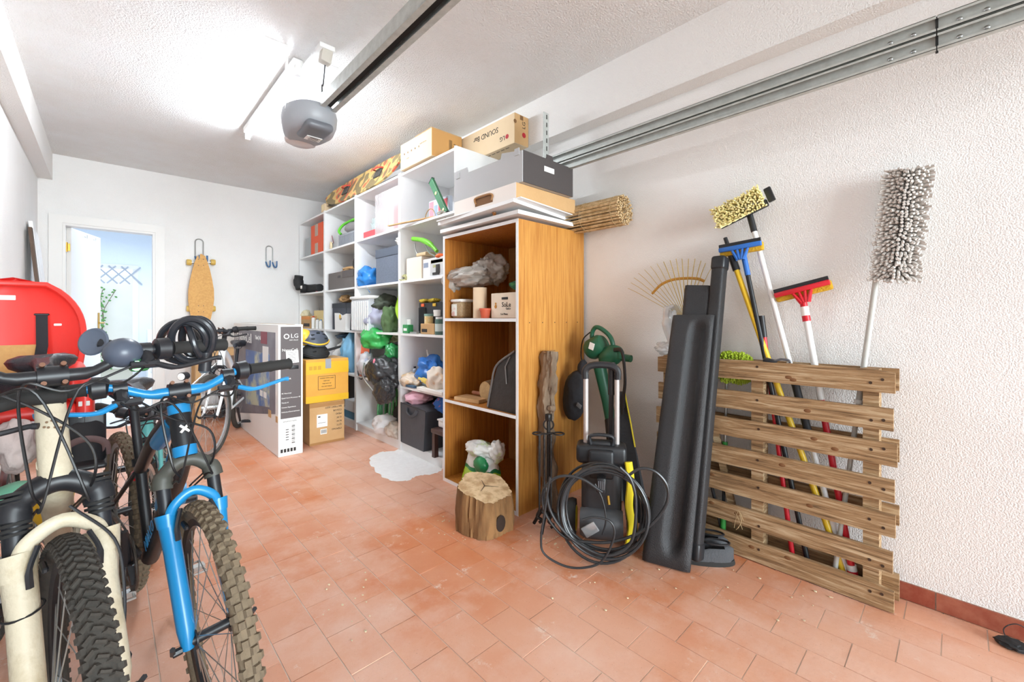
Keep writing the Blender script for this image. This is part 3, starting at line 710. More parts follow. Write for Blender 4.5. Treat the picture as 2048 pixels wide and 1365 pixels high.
# stacked cartons
def carton(lab, lo, hi, m, name='moving_box', rotz=0):
    c = Vector(((lo[0] + hi[0]) / 2, (lo[1] + hi[1]) / 2, lo[2])); t = Thing(name, lab, 'box', c)
    t.part('body', poly_box(lo, hi), m); return t
t = carton('brown cardboard battery carton on the floor under the yellow one', (1.256, 3.84, 0), (1.555, 4.16, .36), m_card)
b = MB(); b.bb((1.315, 3.8385, .15), (1.405, 3.8395, .26)); lb = t.part('label', b, m_paper)
b = MB(); b.bb((1.325, 3.8378, .185), (1.39, 3.8384, .188)); b.bb((1.325, 3.8378, .235), (1.345, 3.8384, .245)); sub('lettering', b, m_ink, lb, t.loc)
b = MB(); b.bb((1.345, 3.8385, .085), (1.40, 3.8395, .13)); lb = t.part('barcode_label', b, m_paper)
b = MB()
for k in range(8): b.bb((1.35 + k * .006, 3.8378, .092), (1.3525 + k * .006 + .001 * (k % 2), 3.8384, .124))
sub('barcode', b, m_ink, lb, t.loc)
b = MB()
for k, s_ in enumerate(('ITEM NO', 'QTY.', 'N.W.', 'G.W.', 'MEAS', 'COLOR', 'BATTERY ASSY')): tY(b, s_, .022, 1.53, 3.8385, .115 + k * .033, PI, ax='LEFT')
t.part('lettering', b, m_ink)
for za, zb_ in ((.325, .36), (0, .02)): b = MB(); b.bb((1.256, 3.8386, za), (1.555, 3.8394, zb_)); t.part('worn_edge', b, mat('scuffed_card', '#a87c4c', .9))
t = carton('yellow taped carton on top of the battery carton', (1.235, 3.87, .362), (1.605, 4.20, .738), mat('yellow_card', '#e2a545', .7, col2='#d9973a', scale=7), name='moving_box')
m_yt = mat('yellow_tape', '#e8b52c', .3)
for za, zb_ in ((.61, .715), (.362, .42)): b = MB(); b.bb((1.235, 3.8682, za), (1.605, 3.8692, zb_)); t.part('yellow_tape', b, m_yt)
b = MB(); b.bb((1.398, 3.867, .655), (1.448, 3.868, .74)); b.bb((1.398, 3.867, .7385), (1.448, 3.98, .7395)); t.part('grey_tape', b, mat('duct_tape', '#9a9ba2', .4))
b = MB()
for (xa, xb, za, zb) in ((1.335, 1.485, .47, .473), (1.335, 1.485, .587, .59), (1.335, 1.338, .47, .59), (1.482, 1.485, .47, .59)): b.bb((xa, 3.8675, za), (xb, 3.868, zb))
for k, s_ in enumerate(('HANDLE WITH CARE', 'KEEP DRY', 'THIS WAY UP', 'DO NOT DROP')): tY(b, s_, .0125, 1.41, 3.8678, .57 - k * .024)
t.part('lettering', b, m_ink)
b = MB()
for k in range(3): b.rbox((1.275 + k * .036, 3.8678, .665), (.028, .0006, .034), .0002, 1)
t.part('care_symbols', b, mat('dull_gold', '#c9961f', .4))
b = MB(); b.bb((1.25, 3.88, .7382), (1.60, 4.19, .7396)); t.part('top_flap', b, m_card)

# helmets
def helmet(c, lab, m_shell, m_under, rz):
    t = Thing('helmet', lab, 'helmet', c); Rz = Matrix.Rotation(rz, 3, 'Z')
    b = MB(); n, m = 24, 10; vs_ = []
    for i in range(m + 1):
        th = (PI / 2) * 1.15 * i / m
        for k in range(n):
            a = 2 * PI * k / n; r = math.sin(min(th, PI / 2)); z = math.cos(th)
            vs_.append(Rz @ V(.125 * r * math.cos(a), .10 * r * math.sin(a), .105 * z + .03 + (.018 * math.cos(2 * a) if i > m - 2 else 0)) + Vector(c))
    fs_ = [(i * n + k, i * n + (k + 1) % n, (i + 1) * n + (k + 1) % n, (i + 1) * n + k) for i in range(m) for k in range(n)]
    b.add(vs_, fs_); t.part('shell', b, m_shell)
    b = MB()
    for k in range(0, 24): pass
    ring = [Rz @ V(.127 * math.cos(2 * PI * k / 24), .102 * math.sin(2 * PI * k / 24), .025 + .018 * math.cos(4 * PI * k / 24)) + Vector(c) for k in range(24)]
    b.tube(ring, .008, 8, closed=True); t.part('rim', b, m_under)
    b = MB(); b.tube(spline([ring[3], ring[3] + V(0, -.01, -.05) if c[2] > .85 else ring[3] + V(.0, -.02, -.02), ring[5] + V(.02, -.03, -.015)], 5), .005, 6, flat=2); t.part('chin_strap', b, m_black)
    for s_, (dx, dz) in enumerate(((-.05, .10), (.0, .115), (.05, .10), (-.06, .065), (.06, .065))):
        p = Vector(c) + Rz @ V(dx, -.075 if dz < .1 else -.045, dz); b = MB(); b.rbox(p + V(0, -.012 if dz < .1 else -.022, -.004), (.032, .012, .012), .005, 2, Rz @ Matrix.Rotation(.6 if dz > .09 else .2, 3, 'X')); t.part('vent', b, m_black)
    return t
m_hy = mat('helmet_yellow', '#e9b93c', .4)
helmet((1.36, 4.02, .745), 'matt black skate helmet lying on the yellow carton, lower of two', m_blackm, m_black, .3)
h2 = helmet((1.36, 4.03, .857), 'black helmet with a yellow back and rim, on top of the other helmet', mat('helmet_slate', '#4a4f5c', .5), m_hy, .2)
b = MB(); b.blob((1.275, 4.05, .93), (.07, .088, .075), 3, amp=.03, n=3); h2.part('yellow_panel', b, m_hy)
b = MB(); b.blob((1.30, 4.10, .79), (.06, .06, .04), 8, amp=.2, n=2, flat=.6); 
# ---------------------------------------------------------------- goods on the shelves
def cloth(lab, cat, c, rad, m, seed, amp=.3, crease=.35, flat=.75, name='cloth_bundle', n=4, freq=2.2, group=None):
    b = MB(); c = Vector(c); b.blob(c + V(0, 0, rad[2] * flat), rad, seed, amp, freq, n, flat, crease); return solo(name, lab, cat, b, m, angle=60, group=group)
def bx(lab, px0, px1, ytop, zs, m, d=.2, x0=1.785, name='carton', cat='box', front=None, text=None, tm=None, ts=.03, h=None, lid=None):
    ya, yb, hh = sb(px0, px1, ytop, zs, x0); hh = h or hh
    t = Thing(name, lab, cat, (x0 + d / 2, (ya + yb) / 2, zs)); t.part('body', poly_box((x0, ya, zs + .001), (x0 + d, yb, zs + hh)), m)
    if front:
        for (u0, u1, v0, v1, fm) in front:
            b = MB(); b.bb((x0 - .0012, yb - (yb - ya) * u1, zs + hh * v0), (x0 - .0001, yb - (yb - ya) * u0, zs + hh * v1)); t.part('printed_panel', b, fm)
    if text:
        b = MB()
        for (s_, sz, u, v) in text: tX(b, s_, sz, x0 - .002, yb - (yb - ya) * u, zs + hh * v)
        t.part('lettering', b, tm or m_ink)
    if lid:
        b = MB(); b.rbox((x0 + d / 2, (ya + yb) / 2, zs + hh + .004), (d + .008, yb - ya + .008, .016), .003, 1); t.part('lid', b, lid)
    return t, ya, yb, hh
def jar(lab, px, zs, r, h, m, mlid, x=1.84, name='jar', cat='jar', lidh=.018, label=None, neck=1.0):
    y = YX(px, x); t = Thing(name, lab, cat, (x, y, zs)); b = MB()
    b.lathe([(0, .001), (r, .001), (r, h * .82), (r * neck, h * .9), (r * neck, h - lidh)], (x, y, zs), n=20); t.part('body', b, m)
    b = MB(); b.lathe([(0, h - lidh), (r * neck * 1.06, h - lidh), (r * neck * 1.06, h), (0, h)], (x, y, zs), n=20); t.part('lid', b, mlid)
    if label:
        b = MB(); b.lathe([(r * 1.01, h * .2), (r * 1.01, h * .62)], (x, y, zs), n=20); t.part('label', b, label)
    return t
def C(n, h, r=.6, **k): return mat(n, h, r, **k)
m_fab = lambda n, h, h2=None: mat(n, h, .9, col2=h2 or h, scale=9, bump=.25, bscale=60)
plas = lambda n, h: mat(n, h, .25, bump=.35, bscale=18)
Z1, Z2, Z3, Z4, Z5 = ZS[:5]

# --- bay 1 (far corner)
t, *_ = bx('orange and grey H shaped patterned box on the far top shelf', 622, 645, 443, Z5, C('box_orange', '#e2572b'), .2,
   front=[(.36, .62, .60, 1.0, C('print_fleck', '#b9a596', .8)), (.36, .62, 0, .36, C('print_fleck', '#b9a596'))])
bx('low grey magazine file beside the orange box', 610.5, 621, 474, Z5, C('file_grey', '#a9adae', .8), .22, name='magazine_file', cat='file')
t = Thing('ski_boot', 'black padded boot lying on its side and sticking out of the far shelf', 'boot', (1.80, 5.5, Z4))
p = YX(622, 1.83); b = MB(); b.tube(spline([(1.83, YX(640, 1.83), Z4 + .055), (1.82, p, Z4 + .058), (1.72, YX(601, 1.72), Z4 + .06)], 6), [.045] * 3 + [.05] * 6 + [.055] * 4, 12); t.part('foot', b, m_blackm)
b = MB(); b.tube(spline([(1.71, YX(600, 1.71), Z4 + .05), (1.70, YX(597, 1.70), Z4 + .13), (1.70, YX(598, 1.70), Z4 + .21)], 6), [.05] * 4 + [.058] * 5 + [.05] * 4, 12); t.part('cuff', b, m_blackm)
b = MB(); b.box((1.672, YX(604, 1.68), Z4 + .06), (.004, .05, .035)); t.part('label', b, m_paper)
jar('small jar with red and white stripes at the end of the black boot', 637, Z4, .03, .075, C('jar_red', '#c4505a'), m_whitep, label=m_paper)
bx('small orange carton with printed front on the far middle shelf', 602, 621, 632, Z3, m_card, .16, front=[(.3, .9, .15, .4, m_ink), (.05, .95, .7, .95, C('print_orange', '#d98a3a'))])
cloth('tangled pale straw filling on top of the orange carton', 'straw', (1.84, YX(611, 1.84), Z3 + .125), (.06, .075, .06), mat('straw_pale', '#e4d9b8', .9, bump=.5, bscale=60), 11, .3, .5, name='straw_bundle')
bx('pale yellow carton behind the white spray bottles', 628, 646, 621, Z3, C('carton_yellow', '#ecd69a', .7), .12, x0=1.86)
for i, (px, h, lab, ml) in enumerate(((627, .15, 'white bottle with a red cap on the far middle shelf', 'cap_red'), (635, .12, 'white bottle with a grey cap left of the divider', 'cap_grey'), (642, .11, 'short white bottle nearest the divider on the far middle shelf', 'cap_blue'))):
    jar(lab, px, Z3, .022, h, m_whitep, C(ml, {'cap_red': '#c0392f', 'cap_grey': '#8d9299', 'cap_blue': '#7d9fc4'}[ml]), x=1.80, name='bottle', cat='bottle', neck=.5, lidh=.03)
for px, h, lab in ((629, .30, 'white pointed plastic cone standing behind the yellow carton'), (637, .27, 'white pointed plastic cone nearer the divider')):
    b = MB(); y = YX(px, 1.99); b.lathe([(0, 0), (.025, 0), (.018, h * .5), (.003, h), (0, h)], (1.99, y, Z3), n=14); solo('plastic_cone', lab, 'cone', b, m_whitep)
cloth('crumpled pale plastic bag on the far lower shelf behind the helmets', 'bag', (1.90, 5.35, Z2), (.12, .2, .17), plas('plastic_pale', '#d9dee2'), 5, name='plastic_bag')
bx('dark storage crate on the far bottom shelf', 606, 640, 820, Z1, m_dgrey, .3, h=.30)

# --- bay 2
t, ya, yb, hh = bx('grey ribbed plastic basket on the upper shelf', 677, 709, 460, Z5, C('basket_grey', '#9a9da3', .6), .25, name='basket', cat='basket')
for k in range(12):
    b = MB(); b.bb((1.781, ya + .01 + k * (yb - ya - .02) / 12, Z5 + .012), (1.785, ya + .018 + k * (yb - ya - .02) / 12, Z5 + hh - .02)); t.part('rib', b, C('basket_rib', '#7f838a'))
t = Thing('green_bag', 'bright green and grey bag lying on the ribbed basket', 'bag', (1.88, (ya + yb) / 2, Z5 + hh))
b = MB(); b.blob((1.90, (ya + yb) / 2, Z5 + hh + .06), (.11, .16, .075), 4, .15, 2, 3, .8); t.part('body', b, m_fab('bag_grey', '#8b8787'))
b = MB(); b.tube(spline([(1.80, yb - .03, Z5 + hh + .01), (1.79, yb - .0, Z5 + hh + .05), (1.82, yb - .03, Z5 + hh + .11), (1.84, (ya + yb) / 2, Z5 + hh + .135), (1.84, ya + .02, Z5 + hh + .13)], 6), .014, 8); t.part('green_trim', b, C('lime_green', '#63c437'))
t = Thing('tape_roll', 'roll of beige masking tape standing at the shelf edge', 'tape', (1.80, YX(662, 1.80), Z5)); b = MB(); c = (1.80, YX(662, 1.80), Z5 + .045)
b.lathe([(.022, -.012), (.044, -.012), (.044, .012), (.022, .012), (.022, -.012)], c, Matrix.Rotation(PI / 2, 3, 'Y') @ Matrix.Rotation(.3, 3, 'X'), 24); t.part('tape', b, C('masking_tape', '#e6d3ab'))
b = MB(); b.lathe([(.019, -.012), (.022, -.012), (.022, .012), (.019, .012), (.019, -.012)], c, Matrix.Rotation(PI / 2, 3, 'Y') @ Matrix.Rotation(.3, 3, 'X'), 24); t.part('core', b, m_card)
t = Thing('hand_mirror', 'small round red backed mirror leaning on the side panel', 'mirror', (1.84, 4.80, Z5)); b = MB(); b.lathe([(0, 0), (.045, 0), (.045, .006), (0, .006)], (1.84, YX(665, 1.84), Z5 + .13), Matrix.Rotation(1.35, 3, 'Y') @ Matrix.Rotation(.4, 3, 'X'), 20); t.part('disc', b, C('mirror_red', '#8f3440', .3))
b = MB(); b.cyl((1.84, YX(665, 1.84), Z5 + .09), (1.85, YX(664, 1.85), Z5 + .003), .006); t.part('handle', b, m_black)
t, ya, yb, hh = bx('charcoal lidded archive box with an oval grip hole', 657, 708, 538, Z4, mat('card_charcoal', '#6d6764', .85, bump=.1, bscale=70), .32, name='archive_box', cat='box', lid=None)
b = MB(); b.rbox((1.784, (ya + yb) / 2 + .04, Z4 + hh * .72), (.003, .06, .022), .0012, 1); t.part('hand_hole', b, m_black)
b = MB(); b.bb((1.78, ya, Z4 + hh * .62), (1.784, ya + (yb - ya) * .42, Z4 + hh)); t.part('side_flap', b, mat('card_charcoal2', '#5c5654', .85))
cloth('crumpled brown wrapping paper on top of the charcoal archive box', 'paper', (1.93, (ya + yb) / 2, Z4 + hh), (.1, .2, .035), m_card, 9, .3, .6, name='wrapping_paper')
t = Thing('caster_wheel', 'grey wheel with dark tyre on the wrapping paper', 'wheel', (1.86, ya + .06, Z4 + hh)); b = MB(); c = (1.84, ya + .06, Z4 + hh + .065)
b.lathe([(.03, -.02), (.055, -.02), (.062, 0), (.055, .02), (.03, .02)], c, Matrix.Rotation(PI / 2, 3, 'Y'), 24); t.part('tyre', b, m_rubber); b = MB(); b.lathe([(0, -.015), (.03, -.02), (.03, .02), (0, .015)], c, Matrix.Rotation(PI / 2, 3, 'Y'), 18); t.part('hub', b, m_whitep)
for i, (a, b_, lab) in enumerate(((665, 691.5, 'dark grey fabric storage bin behind the white gift bag'), (694, 709, 'dark grey fabric storage bin next to the divider'))):
    t, ya, yb, hh = bx(lab, a, b_, 606, Z3, m_dgrey, .28, x0=1.83, name='fabric_bin', cat='bin')
    b = MB(); b.bb((1.826, ya, Z3 + hh - .05), (1.83, yb, Z3 + hh)); t.part('rim_band', b, mat('bin_band', '#3b3e45', .9))
cloth('crumpled brown paper bag on the dark grey bins', 'bag', (1.90, YX(693, 1.9), Z3 + .30), (.07, .10, .045), m_card, 21, .3, .6, name='paper_bag')
t = Thing('gift_bag', 'white gift bag with drawn eyelashes and a gold patch', 'bag', (1.79, YX(684, 1.79), Z3)); ya, yb, hh = sb(672, 695, 628, Z3, 1.79)
b = MB(); b.prism([(yb - .01, 0), (ya + .02, 0), (ya, hh), (ya + (yb - ya) * .5, hh - .03), (yb, hh + .01)], .05, Matrix(((0, 0, 1, 1.775), (1, 0, 0, 0), (0, 1, 0, Z3 + .001), (0, 0, 0, 1)))); t.part('body', b, m_paper, smooth=False)
b = MB(); b.lathe([(0, 0), (.028, 0), (.028, .001), (0, .001)], (1.774, (ya + yb) / 2, Z3 + hh - .03), Matrix.Rotation(-PI / 2, 3, 'Y'), 7); t.part('gold_patch', b, m_hy)
b = MB()
for s_ in (-1,):
    b.tube([(1.7735, (ya + yb) / 2 - .01 + .028 * math.cos(a), Z3 + .13 - .012 * math.sin(a)) for a in [PI * k / 8 for k in range(9)]], .002, 5)
    for k in range(4): a = PI * (k + 1) / 5; b.tube([(1.7735, (ya + yb) / 2 - .01 + .028 * math.cos(a), Z3 + .13 - .012 * math.sin(a)), (1.7735, (ya + yb) / 2 - .01 + .034 * math.cos(a), Z3 + .118 - .014 * math.sin(a))], .0014, 4)
t.part('drawn_eyelashes', b, m_ink)
cloth('white cloth heap on the shelf behind the yellow carton', 'cloth', (1.93, 4.66, Z2), (.14, .17, .18), m_fab('linen_white', '#e9e8e6'), 31)
cloth('pale blue plastic bag hanging over the shelf edge by the divider', 'bag', (1.84, YX(700, 1.84), Z2), (.10, .12, .22), plas('plastic_blue', '#7fb6d8'), 33, name='plastic_bag')
cloth('dark blue folded bag lying above the pale blue bag', 'bag', (1.95, YX(698, 1.95), Z2 + .33), (.13, .14, .04), plas('plastic_navy', '#3d566e'), 34, name='plastic_bag')
t = Thing('folded_tripod', 'thin black folded tripod pointing out over the yellow carton', 'tripod', (1.8, 4.5, Z2 + .25))
for k in range(3): b = MB(); b.cyl((1.98, 4.34 + .02 * k, Z2 + .33), (1.64, 4.62 + .01 * k, Z2 + .20 + .008 * k), .006, n=8); t.part('leg', b, m_black)
b = MB(); b.rbox((1.62, 4.64, Z2 + .195), (.05, .03, .03), .008); t.part('head', b, m_black)
t = Thing('toy_figure', 'small orange toy on the shelf beside the pale blue bag', 'toy', (1.80, YX(690, 1.80), Z2)); yy = YX(690, 1.78)
b = MB(); b.blob((1.775, yy, Z2 + .06), (.03, .035, .06), 2, .15, 2, 3, .95); t.part('body', b, C('toy_orange', '#e08a2e')); b = MB(); b.blob((1.775, yy, Z2 + .15), (.028, .032, .032), 3, .1, 2, 3); t.part('head', b, C('toy_yellow', '#e8c24a'))
b = MB(); b.blob((1.765, yy, Z2 + .035), (.03, .04, .02), 5, .2, 2, 2); t.part('base', b, C('toy_teal', '#4f8fa8'))
bx('blue plastic crate on the bottom shelf behind the cartons', 686, 710, 806, Z1, C('crate_blue', '#3d7f9f', .5), .25, h=.07, name='crate', cat='crate')
bx('pale document box on the blue crate', 690, 710, 790, Z1 + .073, C('box_pale', '#d5dade', .7), .22, h=.11)
bx('black cardboard box at the back of the bottom shelf', 688, 709, 750, Z1, C('box_black', '#35302e', .8), .2, x0=2.03, h=.38)

# --- bay 3
t, ya, yb, hh = bx('red paper bag on the upper shelf beside the clear plastic pack', 727, 750, 458, Z5, C('bag_red', '#d5565c', .7), .16, name='red_bag', cat='bag')
t = Thing('work_gloves', 'grey knitted work gloves stuffed upright into the red bag', 'gloves', (1.84, (ya + yb) / 2, Z5 + hh))
for k in range(2):
    b = MB(); y = ya + .05 + .06 * k; z = Z5 + hh - .02
    b.rbox((1.83, y, z + .045), (.025, .055, .09), .012, 3)
    for j in range(4): b.tube([(1.83, y - .02 + j * .0135, z + .085), (1.825, y - .026 + j * .017, z + .15 - .008 * abs(j - 1.5))], [.008, .006], 8)
    b.tube([(1.83, y + .025, z + .05), (1.825, y + .05, z + .10)], [.009, .007], 8); t.part('glove', b, mat('knit_grey', '#b9c3c2', .95, col2='#8fa3a4', scale=90, bump=.3))
t = Thing('clear_pack', 'tall clear plastic pack of pink and red goods on the upper shelf', 'pack', (1.85, 3.42, Z5)); ya, yb, hh = sb(748, 797, 368, Z5, 1.775)
b = MB(); b.rbox((1.90, (ya + yb) / 2, Z5 + hh / 2 + .001), (.24, yb - ya, hh), .012, 2); t.part('wrapper', b, mat('clear_film', '#fbf6f6', .08, alpha=.38, spec=.8, bump=.5, bscale=14))
for k, (h_, w_, cc) in enumerate(((.30, .09, '#e59aa2'), (.22, .07, '#d94a50'), (.33, .08, '#f3dfe0'), (.26, .06, '#e8b5b9'))):
    b = MB(); b.rbox((1.90, ya + .05 + k * .085, Z5 + h_ / 2 + .004), (.16, w_, h_), .012, 2); t.part('packet', b, C('packet_%d' % k, cc, .5))
t, ya, yb, hh = bx('slate blue felt storage bin with an open lid flap', 752, 797, 492, Z4, mat('felt_slate', '#6c7482', .95, col2='#59606d', scale=70, bump=.3), .3, name='fabric_bin', cat='bin')
b = MB(); b.bb((1.780, ya + .0, Z4 + hh - .065), (1.785, yb, Z4 + hh + .008)); t.part('rim_band', b, mat('felt_band', '#565d69', .95))
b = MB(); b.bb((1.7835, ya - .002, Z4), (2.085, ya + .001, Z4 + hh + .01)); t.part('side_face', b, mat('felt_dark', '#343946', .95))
cloth('white glove lying over the corner of the slate bin', 'glove', (1.83, ya + .03, Z4 + hh + .01), (.05, .04, .045), m_fab('glove_white', '#e7e6e4'), 41, .5, .5, name='white_glove')
t = Thing('blue_bag', 'bright blue woven plastic shopping bag spilling over the shelf edge', 'bag', (1.79, 3.92, Z4)); m_bb = plas('plastic_bright_blue', '#2f83cf')
b = MB(); b.blob((1.86, YX(738, 1.86), Z4 + .085), (.11, .13, .11), 43, .3, 2.2, 4, .78, .4); t.part('body', b, m_bb, angle=60)
b = MB(); b.grid(lambda u, v: (1.80 - .05 * math.sin(u * 2.6) , YX(735, 1.8) + .10 - .22 * u + .02 * v, Z4 + .10 - .17 * u ** 1.6 + .06 * v * (1 - u)), 14, 4); t.part('strap', b, m_bb)
bx('small yellow packet behind the blue bag', 721, 728, 545, Z4, m_hy, .05, x0=1.83, name='packet', cat='packet')
t, ya, yb, hh = bx('white slatted plastic laundry basket', 703, 738, 594, Z3, C('basket_inner', '#d3d7dc', .5), .30, x0=1.755, name='laundry_basket', cat='basket')
for k in range(9):
    w = (yb - ya) / 9; b = MB(); b.rbox((1.751, ya + w * (k + .5), Z3 + hh * .46), (.008, w * .5, hh * .86), .003, 1); t.part('slat', b, m_whitep)
b = MB(); b.rbox((1.90, (ya + yb) / 2, Z3 + hh), (.32, yb - ya + .03, .03), .01); t.part('rim', b, m_whitep)
cloth('pale violet folded umbrella fabric beside the white basket', 'umbrella', (1.88, YX(760, 1.88), Z3), (.13, .13, .17), mat('nylon_violet', '#a9a9bd', .5, bump=.3, bscale=20), 47, .35, .5, name='folded_umbrella')
cloth('olive and black mesh bag above the violet umbrella', 'bag', (1.92, YX(768, 1.92), Z3 + .19), (.14, .16, .09), mat('mesh_olive', '#4e5548', .8, col2='#2f332c', scale=12, bump=.3), 48, .3, .4, name='mesh_bag')
cloth('dark green cloth bundle in front of the divider', 'cloth', (1.84, YX(780, 1.84), Z3), (.08, .07, .13), m_fab('cloth_green', '#59714a', '#3f5636'), 49, .3, .5)
b = MB(); yh = 3.262; b.grid(lambda u, v: (1.79 + .11 * v + .01 * math.sin(9 * u), yh + .035 * math.sin(v * 5 + u * 4) * (1 - .2 * u) + .02, Z3 + .38 - .36 * u), 18, 10)
b.grid(lambda u, v: (1.90 - .11 * v + .01 * math.sin(9 * u), yh + .008 + .035 * math.sin((1 - v) * 5 + u * 4) * (1 - .2 * u) + .02, Z3 + .38 - .36 * u), 18, 10)
solo('safety_vest', 'neon lime safety vest hanging by the divider', 'vest', b, C('neon_lime', '#b6e23a', .7))
t = Thing('hoop_bag', 'round pop-up bag with an orange lining and black rim', 'bag', (1.80, 3.95, Z2))
c = Vector((1.80, YX(728, 1.80), Z2 + .20)); pts = [c + V(.03 * math.sin(a), .12 * math.cos(a), .225 * math.sin(a)) for a in [2 * PI * k / 40 for k in range(40)]]
b = MB(); b.tube(pts, .007, 8, closed=True); t.part('rim', b, m_black)
b = MB(); b.add([c + V(.05, 0, 0)] + pts, [(0, k + 1, (k + 1) % 40 + 1) for k in range(40)]); t.part('lining', b, C('orange_lining', '#e0704a', .8))
cloth('white and blue crumpled clothes in front of the orange lined bag', 'clothes', (1.80, YX(733, 1.80), Z2 + .01), (.07, .12, .13), mat('cloth_wb', '#e6e4e8', .9, col2='#6f86b5', scale=5, contrast=(.5, .56), bump=.2), 52, .3, .5, name='clothes_heap')
cloth('glossy green plastic bag on the shelf above the black leather bag', 'bag', (1.82, YX(752, 1.82), Z2 + .28), (.12, .17, .11), plas('plastic_green', '#3fae58'), 53, .3, .5, name='plastic_bag')
cloth('pale yellow green cloth draped behind the green plastic bag', 'cloth', (1.95, YX(770, 1.95), Z2 + .33), (.14, .18, .075), m_fab('cloth_pale_lime', '#dfe3b6'), 54, .3, .4)
cloth('small dark green plastic bag beside the divider', 'bag', (1.82, YX(786, 1.82), Z2 + .20), (.07, .07, .08), plas('plastic_dgreen', '#2f8f4e'), 55, .3, .5, name='plastic_bag')
t = Thing('leather_bag', 'black leather bag bulging out over the shelf edge', 'bag', (1.72, 3.45, Z2)); m_lea = mat('leather_black', '#2a2a2c', .35, bump=.5, bscale=22)
b = MB(); b.blob((1.76, YX(776, 1.76), Z2 + .09), (.15, .19, .13), 57, .2, 1.8, 5, None, .5, Matrix.Rotation(.5, 3, 'X')); b.blob((1.68, YX(768, 1.68), Z2 - .05), (.07, .15, .11), 59, .2, 1.8, 5, None, .5, Matrix.Rotation(-.3, 3, 'X')); t.part('body', b, m_lea, angle=60)
b = MB(); b.blob((1.68, YX(745, 1.68), Z2 + .10), (.06, .08, .09), 58, .15, 2, 4, None, .2); t.part('front_pocket', b, m_lea, angle=60)
b = MB(); b.tube(spline([(1.66, 3.66, Z2 + .16), (1.60, 3.55, Z2 + .06), (1.62, 3.42, Z2 - .04), (1.66, 3.38, Z2 - .10)], 6), .006, 6); t.part('zip', b, m_steel)
b = MB(); b.lathe([(.006, 0), (.022, 0), (.008, .006)], (1.61, YX(748, 1.61), Z2 + .205), Matrix.Rotation(-1.3, 3, 'Y'), 5); t.part('star_charm', b, C('star_pink', '#e27a8d'))
t = Thing('garden_hose', 'coiled green garden hose on the bottom shelf', 'hose', (1.9, 3.6, Z1))
for k in range(5):
    b = MB(); b.tube([(1.86 + .025 * k + .02 * math.sin(a), YX(768, 1.86) + (.115 + .012 * (k % 3)) * math.cos(a), Z1 + .19 + (.17 + .01 * k) * math.sin(a)) for a in [2 * PI * j / 36 for j in range(36)]], .010, 8, closed=True); t.part('hose_loop', b, C('hose_green', '#4f9a5c', .4))
cloth('black sports bag behind the green hose', 'bag', (2.02, 3.45, Z1), (.16, .18, .20), m_blackm, 61, .2, .3, name='sports_bag')
cloth('white and black trainer bag slumped on the bottom shelf', 'bag', (1.84, YX(778, 1.84), Z1 - .01), (.13, .15, .09), mat('cloth_bw', '#dcdadb', .8, col2='#4b4749', scale=4, contrast=(.54, .58), bump=.2), 62, .3, .4, name='slumped_bag')
cloth('beige canvas cloth hanging at the front of the bottom shelf', 'cloth', (1.79, YX(788, 1.79), Z1), (.06, .11, .07), m_fab('canvas_beige', '#cdbfb2'), 63, .3, .4)

# --- bay 4
t = Thing('spirit_level', 'green spirit level leaning in the upper compartment', 'level', (1.80, 2.6, Z5))
A = P(893, 428, X=1.80); A.z = Z5 + .003; B = P(863, 362, X=1.84); d = (B - A); Ln = d.length; d.normalize(); v_ = Vector((1, 0, 0)); v_ = (v_ - d * v_.dot(d)).normalized(); u_ = v_.cross(d)
Rm = basis(u_, v_, d).to_3x3(); m_lv = C('level_green', '#2f7048', .35)
b = MB(); b.rbox((A + B) / 2, (.058, .022, Ln), .003, 1, Rm); t.part('body', b, m_lv)
for f_ in (.60, .12):
    b = MB(); b.lathe([(0, 0), (.013, 0), (.013, .002), (0, .004)], A.lerp(B, f_) - v_ * .012, basis(u_, d, -v_).to_3x3(), 16); t.part('bubble_vial', b, C('vial_yellow', '#e6e28e', .2))
for f_ in (.0, 1.0):
    b = MB(); b.rbox(A.lerp(B, f_), (.062, .026, .008), .002, 1, Rm); t.part('end_cap', b, m_black)
b = MB()
for k in range(24): b.box(A.lerp(B, .06 + k * .037) - v_ * .0114 + u_ * .024, (.006, .001, .0012), Rm)
t.part('scale_marks', b, m_paper, kind='stuff')
bx('colourful board game box behind the spirit level', 858, 897, 390, Z5, C('game_box', '#d3dbe8', .5), .04, x0=1.90, name='board_game', cat='game',
   front=[(.03, .25, .05, .95, C('print_pink', '#e58c98')), (.28, .45, .1, .75, C('print_blue', '#93a6c8')), (.5, .95, .08, .9, C('print_red', '#d9565e'))])
t = Thing('wooden_spatula', 'long pale wooden stick lying across the shelf edge', 'stick', (1.77, 3.05, Z5))
a_ = P(777, 439, X=1.70); a_.z = Z5 + .011; b_ = P(870, 441, X=1.80); b_.z = Z5 + .012; b = MB(); dd = (b_ - a_); b.box((a_ + b_) / 2, (dd.length, .022, .008), Matrix.Rotation(math.atan2(dd.y, dd.x), 3, 'Z')); t.part('blade', b, m_card, smooth=False)
b = MB(); y = YX(858, 1.82); b.tube([(1.83, y + .075 * math.cos(a), Z5 + .006 + .09 * math.sin(a)) for a in [PI * k / 20 for k in range(21)]], .004, 6); solo('cane_loop', 'thin bent cane loop standing on the upper shelf', 'loop', b, m_tape)
cloth('small pile of screws and fittings at the foot of the spirit level', 'fittings', (1.79, YX(884, 1.79), Z5), (.03, .05, .018), C('fittings_grey', '#b6b2a6', .4), 71, .5, .8, name='fittings_pile', n=3)
b = MB(); r4 = random.Random(2)
bx('open cream carton with a raised flap', 813, 843, 512, Z4, C('carton_cream', '#f1e3cf', .8), .2)
